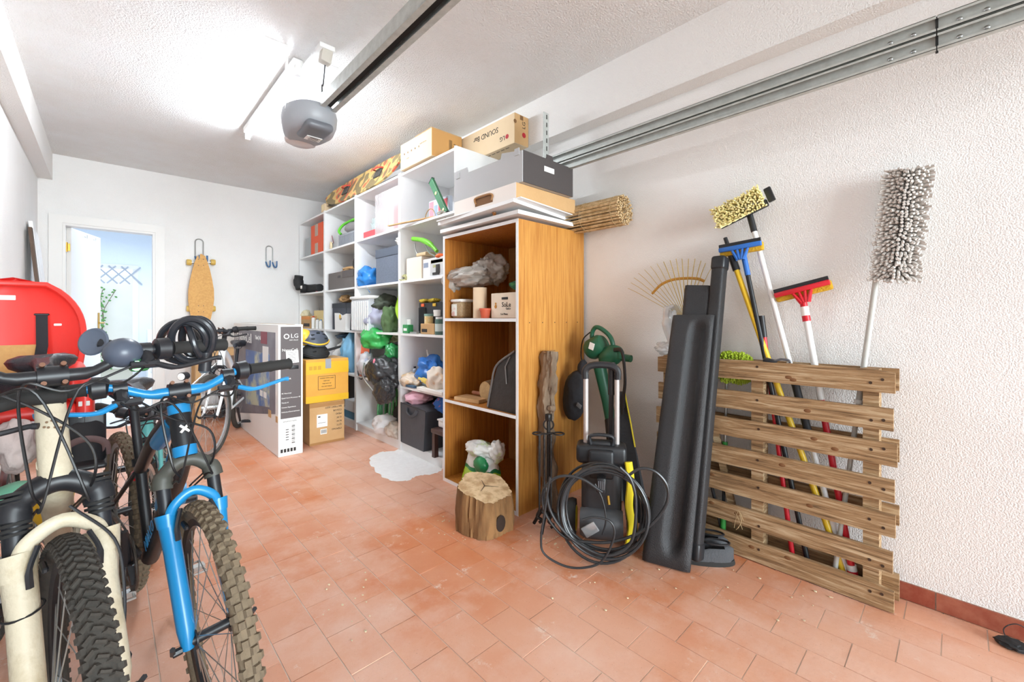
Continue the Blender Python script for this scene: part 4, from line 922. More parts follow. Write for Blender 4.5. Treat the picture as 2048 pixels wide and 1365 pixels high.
t, ya, yb, hh = bx('white tool carton with a black machine printed on it', 846, 888, 512, Z4, C('carton_white', '#e9eaec', .6), .2, name='tool_carton', text=[('DRMP', .028, .62, .55)], tm=C('print_lime', '#b7b52f'),
   front=[(.36, .98, .1, .95, C('print_grey2', '#c8c9c8')), (.04, .26, .55, .8, C('print_bluegrey', '#8995a8')), (.40, .95, .72, .88, C('print_yellow', '#e4e04a'))])
b = MB(); b.rbox((1.780, ya + .075, Z4 + .06), (.003, .05, .065), .0012, 1); b.rbox((1.780, ya + .10, Z4 + .025), (.003, .09, .02), .0012, 1); t.part('machine_picture', b, m_ink)
t = Thing('garden_shear', 'lime green cordless garden tool with bent arms on the cartons', 'tool', (1.82, 2.8, Z4 + .17)); zt = Z4 + .17
b = MB(); b.tube(spline([P(826, 478, X=1.80), P(845, 481, X=1.80), P(862, 490, X=1.80), P(874, 503, X=1.80)], 6), [.018] * 6 + [.022] * 7 + [.014] * 6, 10); t.part('handle', b, C('tool_lime', '#72c62e', .4))
b = MB(); b.tube(spline([P(829, 486, X=1.80), P(833, 505, X=1.81), P(845, 517, X=1.82)], 6), .006, 6); b.tube(spline([P(850, 488, X=1.8), P(858, 505, X=1.8), P(870, 512, X=1.8)], 6), .006, 6); t.part('bracket', b, m_steel)
b = MB(); b.rbox(P(852, 510, X=1.83), (.10, .14, .03), .01); t.part('case', b, C('tan_case', '#cdb48c'))
b = MB(); b.blob(P(880, 512, X=1.80), (.03, .045, .018), 3, .2, 2, 3); solo('orange_knob', 'flat orange plastic cap lying on the tool carton', 'cap', b, C('cap_orange', '#ee6b2c', .4))
t = Thing('rope_bundle', 'small bundle of pale green rope on the shelf edge by the divider', 'rope', (1.78, YX(805, 1.78), Z4))
for k in range(5): b = MB(); c = V(1.775 + .006 * k, YX(806, 1.775), Z4 + .022); b.tube([c + V(.01 * math.sin(2 * a + k), .045 * math.cos(a + k), .017 * math.sin(a + k) + .003 * k) for a in [2 * PI * j / 20 for j in range(20)]], .0055, 6, closed=True); t.part('rope_loop', b, C('rope_olive', '#b5b184', .9))
t, *_ = bx('small green packet on the middle shelf by the divider', 805, 816, 650, Z3, C('packet_green', '#2f8a4b', .5), .05, name='packet', cat='packet', front=[(.2, .8, .3, .6, m_paper)])
b = MB(); y = YX(818, 1.83); b.lathe([(0, 0), (.022, 0), (.020, .03), (.022, .035), (.030, .11), (.030, .115)], (1.83, y, Z3 + .001), n=18, sx=.5)
solo('cream_tube', 'white squeeze tube standing behind the green packet', 'tube', b, m_whitep)
t, ya, yb, hh = bx('black plastic tool case with orange latches', 838, 887, 604, Z3, m_black, .14, x0=1.86, name='tool_case', cat='case')
for k, (u, mm) in enumerate(((.18, 'latch_orange'), (.66, 'latch_yellow'))):
    b = MB(); b.rbox((1.856, yb - (yb - ya) * u, Z3 + hh - .02), (.008, .045, .025), .003, 1); t.part('latch', b, C(mm, '#e8622c' if k == 0 else '#d9b23a', .4))
for k in range(9):
    b = MB(); b.bb((1.853, yb - .012 * (k + 1) + .0, Z3 + .02), (1.86, yb - .012 * (k + 1) + .006, Z3 + hh - .04)); t.part('grip_rib', b, m_black)
for i, (px, lab) in enumerate(((850, 'yellow work glove on the black tool case, left one'), (868, 'yellow work glove on the black tool case, right one'))):
    b = MB(); y = YX(px, 1.90); z = Z3 + hh + .016; b.blob((1.90, y, z), (.045, .055, .02), 80 + i, .2, 2, 3, .8, .2)
    for j in range(4): b.tube([(1.86 + j * .016, y - .03, z), (1.85 + j * .018, y - .08, z + .004)], [.011, .008], 8)
    solo('work_glove', lab, 'glove', b, m_fab('glove_yellow', '#c9b23a', '#a8912a'))
jar('glass jar of yellow pieces with a green lid', 858, Z3 + .075, .036, .085, mat('jar_mixed', '#e4d9b0', .3, col2='#e2a92e', scale=50, contrast=(.45, .5)), C('lid_teal', '#7fa59c'), x=1.84)
t, *_ = bx('small brown carton with its lid open on the middle shelf', 841, 868, 648, Z3, m_card, .10, x0=1.80, front=[(.1, .5, .2, .5, m_ink)])
jar('dark green spray can on the middle shelf', 878, Z3, .030, .135, C('can_green', '#4f6f66', .35, ), C('can_white', '#e9ecec'), x=1.80, name='spray_can', cat='can', neck=.8, label=C('can_label', '#c9d6d2', .5))
jar('white ribbed pot on top of the spray cans', 876, Z3 + .14, .034, .05, m_whitep, m_whitep, x=1.86)
b = MB(); b.rbox((1.79, YX(829, 1.79), Z3 + .008), (.03, .10, .014), .005); solo('small_tool', 'short dark grey metal tool lying on the middle shelf', 'tool', b, m_steel)
bx('red packet at the divider on the lower shelf', 797.5, 803, 752, Z2, C('packet_red', '#c8313d', .5), .06, x0=1.80, name='packet', cat='packet')
cloth('transparent bag of wooden toys on the lower shelf', 'bag', (1.83, YX(823, 1.83), Z2), (.08, .13, .06), mat('bag_wood', '#d9b58a', .4, col2='#efe9e2', scale=10, contrast=(.45, .5), bump=.4), 85, .3, .4, name='clear_bag')
jar('small clear spray bottle with a black trigger', 829, Z2, .022, .15, C('bottle_smoke', '#c3c9d4', .2), m_black, x=1.90, name='spray_bottle', cat='bottle', neck=.6, lidh=.06)
cloth('shiny blue plastic bag knotted on the lower shelf', 'bag', (1.90, YX(861, 1.9), Z2 + .045), (.10, .13, .12), plas('plastic_royal', '#2f76c9'), 87, .35, .5, name='plastic_bag')
t = Thing('white_bottle', 'white bottle with a slanted spout sticking up behind the blue bag', 'bottle', (2.0, YX(855, 2.0), Z2)); b = MB(); y = YX(858, 1.98); b.cyl((1.98, y, Z2 + .0), (1.98, y, Z2 + .23), .03, n=16); t.part('body', b, m_whitep); b = MB(); b.tube([(1.98, y, Z2 + .22), (1.98, y + .03, Z2 + .29)], [.012, .008], 10); t.part('spout', b, m_whitep)
b = MB(); pts = spline([P(838, 757, X=1.79), P(850, 762, X=1.78), P(862, 770, X=1.78)], 6); b.tube(pts, [.010] * 4 + [.02] * 5 + [.008] * 4, 10); solo('yellow_pouch', 'curved yellow object lying in front of the blue bag', 'pouch', b, C('pouch_yellow', '#ead06a', .5))
cloth('white and tan plush bundle at the cabinet end of the lower shelf', 'bundle', (1.82, YX(874, 1.82), Z2 + .015), (.07, .09, .10), mat('plush_tan', '#efe3d4', .95, col2='#e0a85e', scale=7, contrast=(.5, .56), bump=.3), 89, .3, .4)
bx('flat white box overhanging the lower shelf near the cabinet', 833, 884, 789, Z2, m_paper, .25, x0=1.74, h=.028, name='flat_white_box')
b = MB(); b.rbox((1.775, YX(822, 1.775), Z2 + .012), (.03, .12, .02), .003); solo('blue_case', 'small dark blue glasses case at the shelf edge', 'case', b, C('case_blue', '#4b6b86', .4))
t = Thing('tote_bag', 'large black tote bag on the bottom shelf, its handle drooping', 'bag', (1.76, 2.98, Z1)); ya, yb, hh = sb(803, 851, 812, Z1, 1.75); hh = .33
m_tote = mat('nylon_black', '#43454b', .55, bump=.35, bscale=14)
b = MB(); M_ = Matrix(((0, 0, 1, 1.745), (1, 0, 0, 0), (0, 1, 0, Z1 - .005), (0, 0, 0, 1)))
b.prism([(ya + .02, .006), (yb - .005, .010), (yb, hh), (ya + .1, hh + .005), (ya - .005, hh - .02)], .22, M_); b2 = MB(); t.part('body', b, m_tote, smooth=False)
b = MB(); ym = (ya + yb) / 2; b.tube(spline([(1.742, ym + .075, Z1 + hh - .03), (1.732, ym + .06, Z1 + hh - .06), (1.728, ym, Z1 + hh - .085), (1.73, ym - .06, Z1 + hh - .06), (1.742, ym - .075, Z1 + hh - .03)], 6), .007, 8, flat=2); t.part('handle', b, m_tote)
b = MB(); b.tube([(1.744, yb - .004, Z1 + .01), (1.744, yb, Z1 + hh)], .003, 5); b.tube([(1.744, yb, Z1 + hh), (1.744, ya - .005, Z1 + hh - .018)], .003, 5); t.part('piping', b, m_black)
t = Thing('plastic_stool', 'dark brown plastic step stool standing on the bottom shelf', 'stool', (1.80, 2.55, Z1)); m_br = C('brown_plastic', '#4c3531', .45)
ya, yb, hh = sb(857, 895, 835, Z1, 1.73); hh = .215
b = MB(); b.rbox((1.85, 2.56, Z1 + hh - .02), (.26, .24, .035), .01); t.part('seat', b, m_br)
for (xx, yy) in ((1.745, 2.655), (1.955, 2.655), (1.745, 2.465), (1.955, 2.465)): b = MB(); b.box((xx, yy, Z1 + (hh - .03) / 2), (.035, .035, hh - .03), taper=.85); t.part('leg', b, m_br)
t = Thing('white_container', 'white lidded plastic container on the brown stool', 'container', (1.86, 2.56, Z1 + hh)); b = MB(); b.rbox((1.86, 2.55, Z1 + hh + .03), (.19, .20, .05), .01); t.part('body', b, m_whitep)
b = MB(); b.rbox((1.86, 2.55, Z1 + hh + .058), (.20, .21, .012), .004); t.part('lid', b, m_white)
cloth('pink cloth piled on top of the black tote bag', 'cloth', (1.86, YX(838, 1.86), Z1 + .325), (.10, .12, .06), m_fab('cloth_pink', '#e8b6c4'), 91, .3, .5)
cloth('blue and orange cloth behind the black tote bag', 'cloth', (1.92, 2.68, Z1 + .30), (.11, .16, .07), mat('cloth_bo', '#2f62ac', .85, col2='#ee6a28', scale=5, contrast=(.5, .53), bump=.2), 92, .3, .5)
bx('dark box behind the brown stool', 862, 884, 820, Z1, m_blackm, .14, x0=2.02, h=.33)

# --- inside the oak cabinet
t = Thing('plastic_sheet', 'crumpled grey plastic sheeting on the upper shelf of the oak cabinet', 'sheet', (1.8, 2.1, 1.10)); m_gp = mat('sheet_grey', '#b3aca4', .3, bump=.6, bscale=16)
b = MB(); b.blob(P(935, 556, X=1.80), (.14, .21, .075), 101, .3, 2.2, 5, .85, .5); b.blob(P(985, 540, X=1.92), (.12, .11, .10), 102, .35, 2.4, 5, None, .6); b.blob(P(905, 565, X=1.74), (.07, .06, .09), 104, .3, 2.2, 4, None, .5); t.part('sheeting', b, m_gp, angle=70)
def cab_y(px, X): return YX(px, X)
y = YX(924, 1.74); t = Thing('seed_tub', 'plastic tub of brown grain with a white lid in the oak cabinet', 'tub', (1.74, y, 1.10))
b = MB(); b.rbox((1.74, y, 1.10 + .057), (.10, .105, .112), .018, 3); t.part('tub', b, mat('grain', '#b59a74', .5, col2='#7d6244', scale=110, contrast=(.4, .6)))
b = MB(); b.rbox((1.74, y, 1.10 + .118), (.112, .118, .02), .008); t.part('lid', b, m_whitep)
b = MB(); b.rbox((1.688, y + .018, 1.155), (.002, .06, .08), .0008, 1); t.part('label', b, mat('tub_label', '#e8ece4', .5, col2='#c9554a', scale=30, contrast=(.5, .56)))
y = YX(960, 1.73); b = MB(); b.lathe([(0, 0), (.044, 0), (.044, .195), (.018, .195), (.018, .19), (0, .19)], (1.73, y, 1.101), n=28); solo('paper_roll', 'tall cream paper roll standing in the oak cabinet', 'roll', b, C('roll_cream', '#ead2b2', .8))
y = YX(972, 1.69); b = MB(); b.lathe([(0, 0), (.026, 0), (.034, .048), (.038, .048), (.038, .06), (.034, .06), (.032, .05), (0, .045)], (1.685, y, 1.101), n=24); solo('terracotta_pot', 'small terracotta flower pot in front of the paper roll', 'pot', b, C('pot_red', '#c95a3c', .6))
ya, yb = YX(1037, 1.70), YX(982, 1.70); ya = max(ya, 1.712); m_crate = mat('crate_cream', '#eddcc6', .6)
t = Thing('wooden_crate', 'cream wooden crate with a printed logo on the oak cabinet shelf', 'crate', (1.80, (ya + yb) / 2, 1.10))
b = MB(); b.rbox((1.80, (ya + yb) / 2, 1.10 + .076), (.20, yb - ya, .150), .003, 1); t.part('body', b, m_crate)
b = MB(); b.rbox((1.6992, (ya + yb) / 2 - .005, 1.10 + .118), (.002, .055, .014), .0009, 1); t.part('hand_hole', b, m_ink)
b = MB(); tX(b, 'SoLe', .040, 1.6985, (ya + yb) / 2 - .018, 1.180); tX(b, 'GeLo', .018, 1.6985, (ya + yb) / 2 - .035, 1.157); tX(b, 'Los Pinos', .016, 1.6985, (ya + yb) / 2, 1.125); t.part('lettering', b, m_ink)
b = MB(); b.lathe([(0, 0), (.011, 0), (.011, .001), (0, .001)], (1.6985, yb - .045, 1.170), Matrix.Rotation(-PI / 2, 3, 'Y'), 10); b.lathe([(0, 0), (.008, 0), (.006, .001), (0, .001)], (1.6985, yb - .045, 1.188), Matrix.Rotation(-PI / 2, 3, 'Y'), 6); t.part('round_emblem', b, C('emblem_gold', '#c98a3a'))
b = MB(); b.blob((1.80, ya + .06, 1.285), (.09, .075, .03), 107, .2, 2, 3, .9, .3, Matrix.Rotation(.4, 3, 'X')); solo('green_gloves', 'dark green gardening gloves on the printed crate', 'gloves', b, mat('glove_green', '#1f5a3a', .8, col2='#64b54a', scale=9, contrast=(.52, .58)))
t = Thing('leather_pouch', 'black leather bag standing folded on the middle shelf of the cabinet', 'bag', (1.72, 1.78, .555)); ya, yb = 1.712, YX(984, 1.70)
b = MB(); M_ = Matrix(((0, 0, 1, 1.672), (1, 0, 0, 0), (0, 1, 0, .556), (0, 0, 0, 1)))
b.prism([(ya, .02), (ya + .03, 0), (yb + .01, .0), (yb + .0, .03), (yb - .045, .17), (yb - .085, .27), (ya + .02, .36), (ya, .34)], .16, M_); t.part('body', b, mat('leather_soft', '#2e2c2b', .4, bump=.5, bscale=20), smooth=False)
b = MB(); b.tube(spline([(1.67, yb + .008, .565), (1.668, yb - .03, .70), (1.668, yb - .075, .82), (1.668, ya + .02, .915)], 5), .006, 6); b.tube([(1.668, ya + .06, .88), (1.668, ya + .10, .82), (1.669, ya + .09, .72)], .004, 6); t.part('seam', b, mat('seam_grey', '#6a6562', .5))
m_end = mat('log_end', '#c9a877', .85, col2='#8d6a40', scale=20); m_bark = mat('bark', '#8b6a45', .95, col2='#4f3a26', scale=16, stretch=(1, 1, .25), bump=.9, bscale=28)
y = YX(985, 1.84); t = Thing('short_log', 'short round log lying on the middle shelf of the oak cabinet', 'log', (1.84, y, .555))
b = MB(); b.tube([(1.78, y, .625), (1.84, y, .628), (2.0, y - .02, .63)], [.064, .068, .066], 20, cap=False); t.part('bark', b, m_bark)
b = MB(); b.lathe([(0, .004), (.064, 0)], (1.78, y, .625), Matrix.Rotation(-PI / 2, 3, 'Y'), 20); t.part('cut_face', b, m_end)
m_pl = wood('plank_pale', '#d6b184', '#b98d5c', (1, .1, 1), 20)
b = MB(); b.box((1.75, YX(945, 1.75), .568), (.12, .22, .022), Matrix.Rotation(.15, 3, 'Z')); solo('wooden_plank', 'short pale plank on the middle shelf of the oak cabinet', 'plank', b, m_pl, smooth=False)
b = MB(); b.tube([(1.79, YX(946, 1.79), .60), (1.80, YX(988, 1.80), .60)], [.012, .014], 10); solo('wooden_stick', 'round reddish stick lying on the short plank', 'stick', b, wood('stick_red', '#a86a4a', '#8a4e34'))
b = MB(); b.box((1.99, 1.76, .20), (.05, .08, .35), Matrix.Rotation(.06, 3, 'Y')); solo('firewood_plank', 'yellowish plank standing at the back of the cabinet bottom', 'plank', b, wood('plank_yellow', '#c9924a', '#a87432', (1, 1, .1)), smooth=False)
# feed sack
t = Thing('soil_sack', 'white and lime green plastic soil sack with a rolled top', 'sack', (1.78, 2.15, .022))
def sack(u, v, f):
    a = u * 2 * PI; z = v; pinch = 1 - .45 * v ** 2; yy = .175 * math.cos(a) * (1 - .36 * v); xx = .085 * math.sin(a) * pinch
    k = 1 + .16 * noise.noise(Vector((math.cos(a) * 2, math.sin(a) * 2, v * 3.4))) + .08 * noise.noise(Vector((math.cos(a) * 6, math.sin(a) * 6, v * 9)))
    return (1.755 + xx * k, 2.14 + yy * k - .02 * v, .024 + z * .235 + .03 * v * noise.noise(Vector((a * 2, 1, 2))))
m_sl = mat('sack_lime', '#a3c92c', .3, bump=.4, bscale=20); m_sg = mat('sack_green', '#1f7f4a', .3); m_sw = mat('sack_white', '#e9eae6', .3, col2='#a9c94a', scale=9, contrast=(.56, .6), bump=.4, bscale=20)
b = MB(); NU, NV = 36, 20; vs_ = [sack(i / NU, j / NV, 0) for j in range(NV + 1) for i in range(NU)]
b.v = [Vector(p) for p in vs_]
for j in range(NV):
    for i in range(NU): b.f.append([j * NU + i, j * NU + (i + 1) % NU, (j + 1) * NU + (i + 1) % NU, (j + 1) * NU + i]); b.mi.append(0 if j < 9 else (1 if j < 11 else 2))
b.f.append(list(range(NV * NU, (NV + 1) * NU))); b.mi.append(2)
t.part('body', b, [m_sl, m_sg, m_sw], angle=70)
b = MB(); b.blob((1.735, 2.12, .26), (.07, .12, .05), 111, .3, 2.4, 4, None, .5); b.blob((1.76, 1.99, .27), (.05, .05, .07), 112, .3, 2.4, 4, None, .5); t.part('rolled_top', b, m_sw, angle=70)
b = MB(); b.blob((1.68, 2.05, .19), (.035, .055, .05), 114, .2, 2, 3); t.part('green_fold', b, m_sg)
# ---------------------------------------------------------------- pallet, poles and tools along the right wall
def proj(p):
    d = Vector(p) - V(0, 0, CAMH); t = d.dot(FW); return 1024 + d.dot(RT) / t * FPX, HZ - d.z / t * FPX
m_pal = bpy.data.materials.new('weathered_pine'); m_pal.use_nodes = True; nt = m_pal.node_tree; L = nt.links; pb = nt.nodes['Principled BSDF']
tc = nt.nodes.new('ShaderNodeTexCoord'); oi = nt.nodes.new('ShaderNodeObjectInfo'); ad = nt.nodes.new('ShaderNodeVectorMath'); ad.operation = 'ADD'
ml = nt.nodes.new('ShaderNodeMath'); ml.operation = 'MULTIPLY'; ml.inputs[1].default_value = 23; L.new(oi.outputs['Random'], ml.inputs[0]); L.new(tc.outputs['Object'], ad.inputs[0]); L.new(ml.outputs[0], ad.inputs[1])
mp = nt.nodes.new('ShaderNodeMapping'); mp.inputs['Scale'].default_value = (8, 1.1, 22); L.new(ad.outputs[0], mp.inputs[0])
w = nt.nodes.new('ShaderNodeTexNoise'); w.inputs['Scale'].default_value = 3.2; w.inputs['Detail'].default_value = 8; w.inputs['Roughness'].default_value = .7; w.inputs['Distortion'].default_value = .6; L.new(mp.outputs[0], w.inputs['Vector'])
cr = nt.nodes.new('ShaderNodeValToRGB'); e = cr.color_ramp.elements; e[0].position = .30; e[0].color = rgb('#4b3522'); e[1].position = .72; e[1].color = rgb('#dcc7a4'); q = e.new(.5); q.color = rgb('#a5835c')
L.new(w.outputs[0], cr.inputs[0]); L.new(cr.outputs[0], pb.inputs['Base Color']); pb.inputs['Roughness'].default_value = .85
bp = nt.nodes.new('ShaderNodeBump'); bp.inputs['Strength'].default_value = .5; bp.inputs['Distance'].default_value = .01; L.new(w.outputs[0], bp.inputs['Height']); L.new(bp.outputs[0], pb.inputs['Normal'])
m_knot = C('pine_knot', '#7a5230', .8)

pal = Thing('pallet', 'weathered wooden pallet standing on its side against the right wall', 'pallet', (2.17, .64, 0))
PY0, PY1 = .165, 1.10
zz = [(.819, .906), (.678, .762), (.548, .633), (.413, .497), (.283, .367), (.147, .227), (.004, .092)]
rp = random.Random(11)
for k, (z0, z1) in enumerate(zz):
    b = MB(); n_ = 14; th = .018; e0 = PY0 + rp.uniform(-.008, .008); e1 = PY1 + rp.uniform(-.01, .01); x0 = 2.112 + .006 * (k % 2) * 0
    v_ = []
    for i in range(n_ + 1):
        y = e0 + (e1 - e0) * i / n_; ja = rp.uniform(-.0012, .0012); jb = rp.uniform(-.0012, .0012); cut = .010 if i in (0, n_) and k in (0, 6) else 0
        for x in (x0, x0 + th): v_ += [(x, y, z0 + ja + cut * (k == 6) * 0), (x, y, z1 + jb - cut)]
    fs_ = [(0, 1, 3, 2), (4 * n_, 4 * n_ + 2, 4 * n_ + 3, 4 * n_ + 1)]
    for i in range(n_):
        a = 4 * i; c_ = a + 4; fs_ += [(a, c_, c_ + 1, a + 1), (a + 2, a + 3, c_ + 3, c_ + 2), (a + 1, c_ + 1, c_ + 3, a + 3), (a, a + 2, c_ + 2, c_)]
    b.add(v_, fs_); bo = pal.part('board', b, m_pal, angle=40)
    for yk in (.20, .235, YX(1517, 2.118), 1.03):
        kb = MB(); kb.lathe([(.0055, .0), (.0055, .0014), (0, .0008)], (x0 - .0002, yk + rp.uniform(-.004, .004), (z0 + z1) / 2 + rp.uniform(-.02, .02)), Matrix.Rotation(-PI / 2, 3, 'Y'), 10); sub('nail', kb, C('nail_rust', '#3e2a1c', .7), bo, pal.loc)
    for _ in range(2):
        yk = rp.uniform(.3, .95); kb = MB(); kb.lathe([(.0, .0012), (.010, .001), (.013, 0)], (x0, yk, rp.uniform(z0 + .015, z1 - .015)), Matrix.Rotation(-PI / 2, 3, 'Y'), 12, sx=.6); sub('knot', kb, m_knot, bo, pal.loc)
for yk in (YX(1743, 2.15), YX(1517, 2.15), 1.055):
    b = MB(); b.bb((2.1305, yk - .024, .005), (2.205, yk + .024, .905)); pal.part('stringer', b, m_pal, smooth=False)
for (z0, z1) in ((.82, .905), (.545, .63), (.30, .375), (.01, .11)):
    b = MB(); b.bb((2.2055, PY0 - .005, z0), (2.222, PY1, z1)); pal.part('back_board', b, m_pal, smooth=False)
st = MB(); c = P(1478, 1035, X=2.105); st.tube(spline([c + V(-.002, 0, .02), c + V(-.006, -.012, -.01), c + V(-.006, .0, -.045), c + V(-.004, .012, -.06)], 5), .0015, 5); st.tube(spline([c + V(-.002, .015, .018), c + V(-.006, -.005, -.02), c + V(-.004, -.016, -.05)], 5), .0012, 5); st.tube(spline([c + V(-.003, -.02, -.01), c + V(-.006, .0, .03), c + V(.0, .015, -.02), c + V(-.003, .02, -.055)], 5), .0012, 5)
solo('string_knot', 'loose knotted string tied round a lower pallet board', 'string', st, C('string_tan', '#b49a72', .9))

def seg(A, B, pys):
    """parameters along AB where the picture row equals each py"""
    out = []
    for py in pys:
        lo, hi = -0.2, 1.2
        for _ in range(40):
            mid = (lo + hi) / 2
            if proj(A.lerp(B, mid))[1] < py: lo = mid
            else: hi = mid
        out.append((lo + hi) / 2)
    return out
def pole(name, lab, cat, top, bot, xt, xb, r, parts):
    """parts: (name, material, row from, row to, radius factor)"""
    A = P(*top, X=xt); B = P(*bot, X=xb); d = (B - A); s_ = (A.z - .012) / (A.z - B.z); B2 = A + d * s_
    t = Thing(name, lab, cat, (B2.x, B2.y, 0))
    for (nm, m_, r0, r1, k) in parts:
        a, c_ = seg(A, B, (r0, r1 if r1 else 5000)); c_ = s_ if r1 is None else min(c_, s_)
        b = MB(); b.cyl(A.lerp(B, a), A.lerp(B, c_), r * k, n=14); t.part(nm, b, m_)
    return t, A, B2
m_red = C('pole_red', '#d3202f', .35); m_yel = C('pole_yellow', '#ecc32e', .35); m_blue = C('squeegee_blue', '#2f6fc4', .4); m_wpole = C('pole_white', '#f0f0ee', .3)
m_gpole = C('pole_grey', '#c3c3bd', .35)
# yellow extension pole with black grip
t, A, B = pole('extension_pole', 'yellow extension pole with a thick black grip at its top', 'pole', (1450, 475), (1682, 1131), 2.20, 2.17, .0125,
   [('tip', m_black, 476, 507, .75), ('grip', m_black, 507, 541, 1.35), ('shaft', m_yel, 541, None, 1)])
# blue squeegee
t, A, B = pole('squeegee', 'blue headed squeegee with yellow sponge on a long black pole', 'squeegee', (1484, 495), (1615, 1123), 2.19, 2.175, .011,
   [('handle', m_blue, 500, 551, 1.1), ('pole', m_black, 551, None, .95)])
def head(t, a, b_, mH, mS, x, ysp=.03, neck=None, bladem=m_black):
    A_, B_ = P(*a, X=x), P(*b_, X=x); d = (B_ - A_); Ln = d.length; d.normalize(); up = Vector((-1, 0, 0)).cross(d).normalized()
    if up.z < 0: up = -up
    R_ = basis(d, Vector((1, 0, 0)), up).to_3x3() if d.cross(Vector((1, 0, 0))).dot(up) > 0 else basis(d, Vector((-1, 0, 0)), up).to_3x3()
    c = (A_ + B_) / 2; m = MB(); m.rbox(c, (Ln, .022, .022), .005, 2, R_); t.part('head', m, mH)
    m = MB(); m.rbox(c + up * .018, (Ln * .99, .006, .018), .001, 1, R_); t.part('rubber_blade', m, bladem)
    m = MB(); m.rbox(c + V(.020, 0, 0) - up * .010, (Ln * 1.02, .028, .042), .008, 3, R_); t.part('sponge', m, mS)
    m = MB()
    n0 = c - up * .01
    for s_ in (-1, -.33, .33, 1): m.tube([n0 + d * s_ * .035, n0 - up * .05 + d * s_ * .012], [.006, .010], 8)
    t.part('neck', m, mH); return c
m_sp = mat('sponge_yellow', '#d6ab2e', .95, col2='#b98a1c', scale=60, bump=.5, bscale=120)
head(t, (1438, 502), (1523, 486), m_blue, m_sp, 2.17)
# brush with white pole
t, A, B = pole('wash_brush', 'cream bristled wash brush on a white pole leaning on the wall', 'brush', (1500, 432), (1689, 1135), 2.215, 2.175, .0115,
   [('neck', m_black, 418, 464, 1.2), ('pole', m_wpole, 464, 728, 1), ('pole_lower', C('pole_black', '#26262a'), 728, 888, 1.35), ('pole_end', m_wpole, 888, None, .95)])
A_, B_ = P(1442, 448, X=2.18), P(1528, 405, X=2.18); d = (B_ - A_); Ln = d.length; d.normalize(); up = Vector((0, -d.z, d.y)); up = up if up.z > 0 else -up; up.normalize(); R_ = basis(d, d.cross(up) * -1, up).to_3x3()
if R_.determinant() < 0: R_ = basis(d, up.cross(d), up).to_3x3()
b = MB(); b.rbox((A_ + B_) / 2 + V(.012, 0, 0) + up * -.004, (Ln * 1.12, .02, .035), .006, 2, R_); t.part('block', b, m_black)
b = MB(); b.rbox(B_ + d * .03 + up * .025 + V(.01, 0, 0), (.03, .016, .07), .004, 2, R_); t.part('scraper', b, m_black)
b = MB(); r5 = random.Random(8)
for i in range(24):
    for j in range(13):
        u = (i + .5) / 24 + r5.uniform(-.01, .01); v = (j + .5) / 13; p = A_ + d * Ln * u + up * (-.02 + .085 * v) + V(.0, 0, 0)
        q = p + V(-.045, 0, 0) + up * (.02 * (v - .5)) + d * (.03 * (u - .5)) + V(r5.uniform(-.005, .005), r5.uniform(-.006, .006), r5.uniform(-.006, .006)); b.tube([p, q], [.0032, .0042], 5)
t.part('bristles', b, mat('bristle_cream', '#f8edb0', .9, col2='#efe08a', scale=20), kind='stuff')
# red squeegee
t, A, B = pole('squeegee', 'red headed squeegee on a white and red pole', 'squeegee', (1603, 585), (1707, 1156), 2.215, 2.165, .0125,
   [('handle', m_red, 592, 614, 1.1), ('sticker', m_paper, 614, 632, 1.25), ('collar', m_red, 632, 643, 1.25), ('pole', m_wpole, 643, 800, 1.05), ('pole_lower', m_red, 800, 1130, 1.0), ('white_band', m_wpole, 1130, 1142, 1.35), ('end_cap', m_red, 1142, None, 1.4)])
head(t, (1549, 592), (1660, 564), m_red, m_sp, 2.185)
# short red and black stick
t, A, B = pole('broom_stick', 'red broom stick with a black foam grip behind the pallet', 'stick', (1523, 632), (1584, 1106), 2.20, 2.17, .0095,
   [('grip', m_black, 632, 675, 1.3), ('stick', m_red, 675, None, 1.05)])
# grey chenille mop
t, A, B = pole('dust_mop', 'grey chenille dust mop with long fingers standing head up', 'mop', (1755, 540), (1691, 992), 2.21, 2.17, .0105,
   [('pole', m_gpole, 545, 800, 1), ('collar', m_wpole, 800, 808, 1.5), ('pole_lower', m_gpole, 808, None, .85)])
A_, B_ = P(1788, 560, X=2.19), P(1818, 340, X=2.22); d = B_ - A_; Ln = d.length; d.normalize(); sd = Vector((0, -d.z, d.y)).normalized()
if sd.y > 0: sd = -sd
b = MB(); b.rbox((A_ + B_) / 2 + V(.012, 0, 0), (.012, .10, Ln), .004, 1, basis(V(1, 0, 0), sd, d).to_3x3() if V(1, 0, 0).cross(sd).dot(d) > 0 else basis(V(-1, 0, 0), sd, d).to_3x3()); t.part('mop_plate', b, m_gpole)
b = MB(); NR, NC = 38, 11; r6 = random.Random(21)
for i in range(NR):
    for j in range(NC):
        u = (i + .5) / NR; v = (j + .5) / NC - .5; p = A_ + d * Ln * u + sd * v * .105 + V(-.002 + .02 * abs(v), 0, 0)
        out = V(-.030 + .024 * abs(v), 0, 0) + sd * (v * .058 + r6.uniform(-.006, .006)) + d * ((u - .5) * .02 + r6.uniform(-.008, .006))
        mid = p + out * .6 + V(-.003, 0, 0); q = p + out + V(0, 0, -.004); b.tube([p, mid, q], [.0048, .0056, .0044], 7)
t.part('chenille_fingers', b, mat('chenille_grey', '#d6d1cb', .95, col2='#c2bcb5', scale=40), kind='stuff')
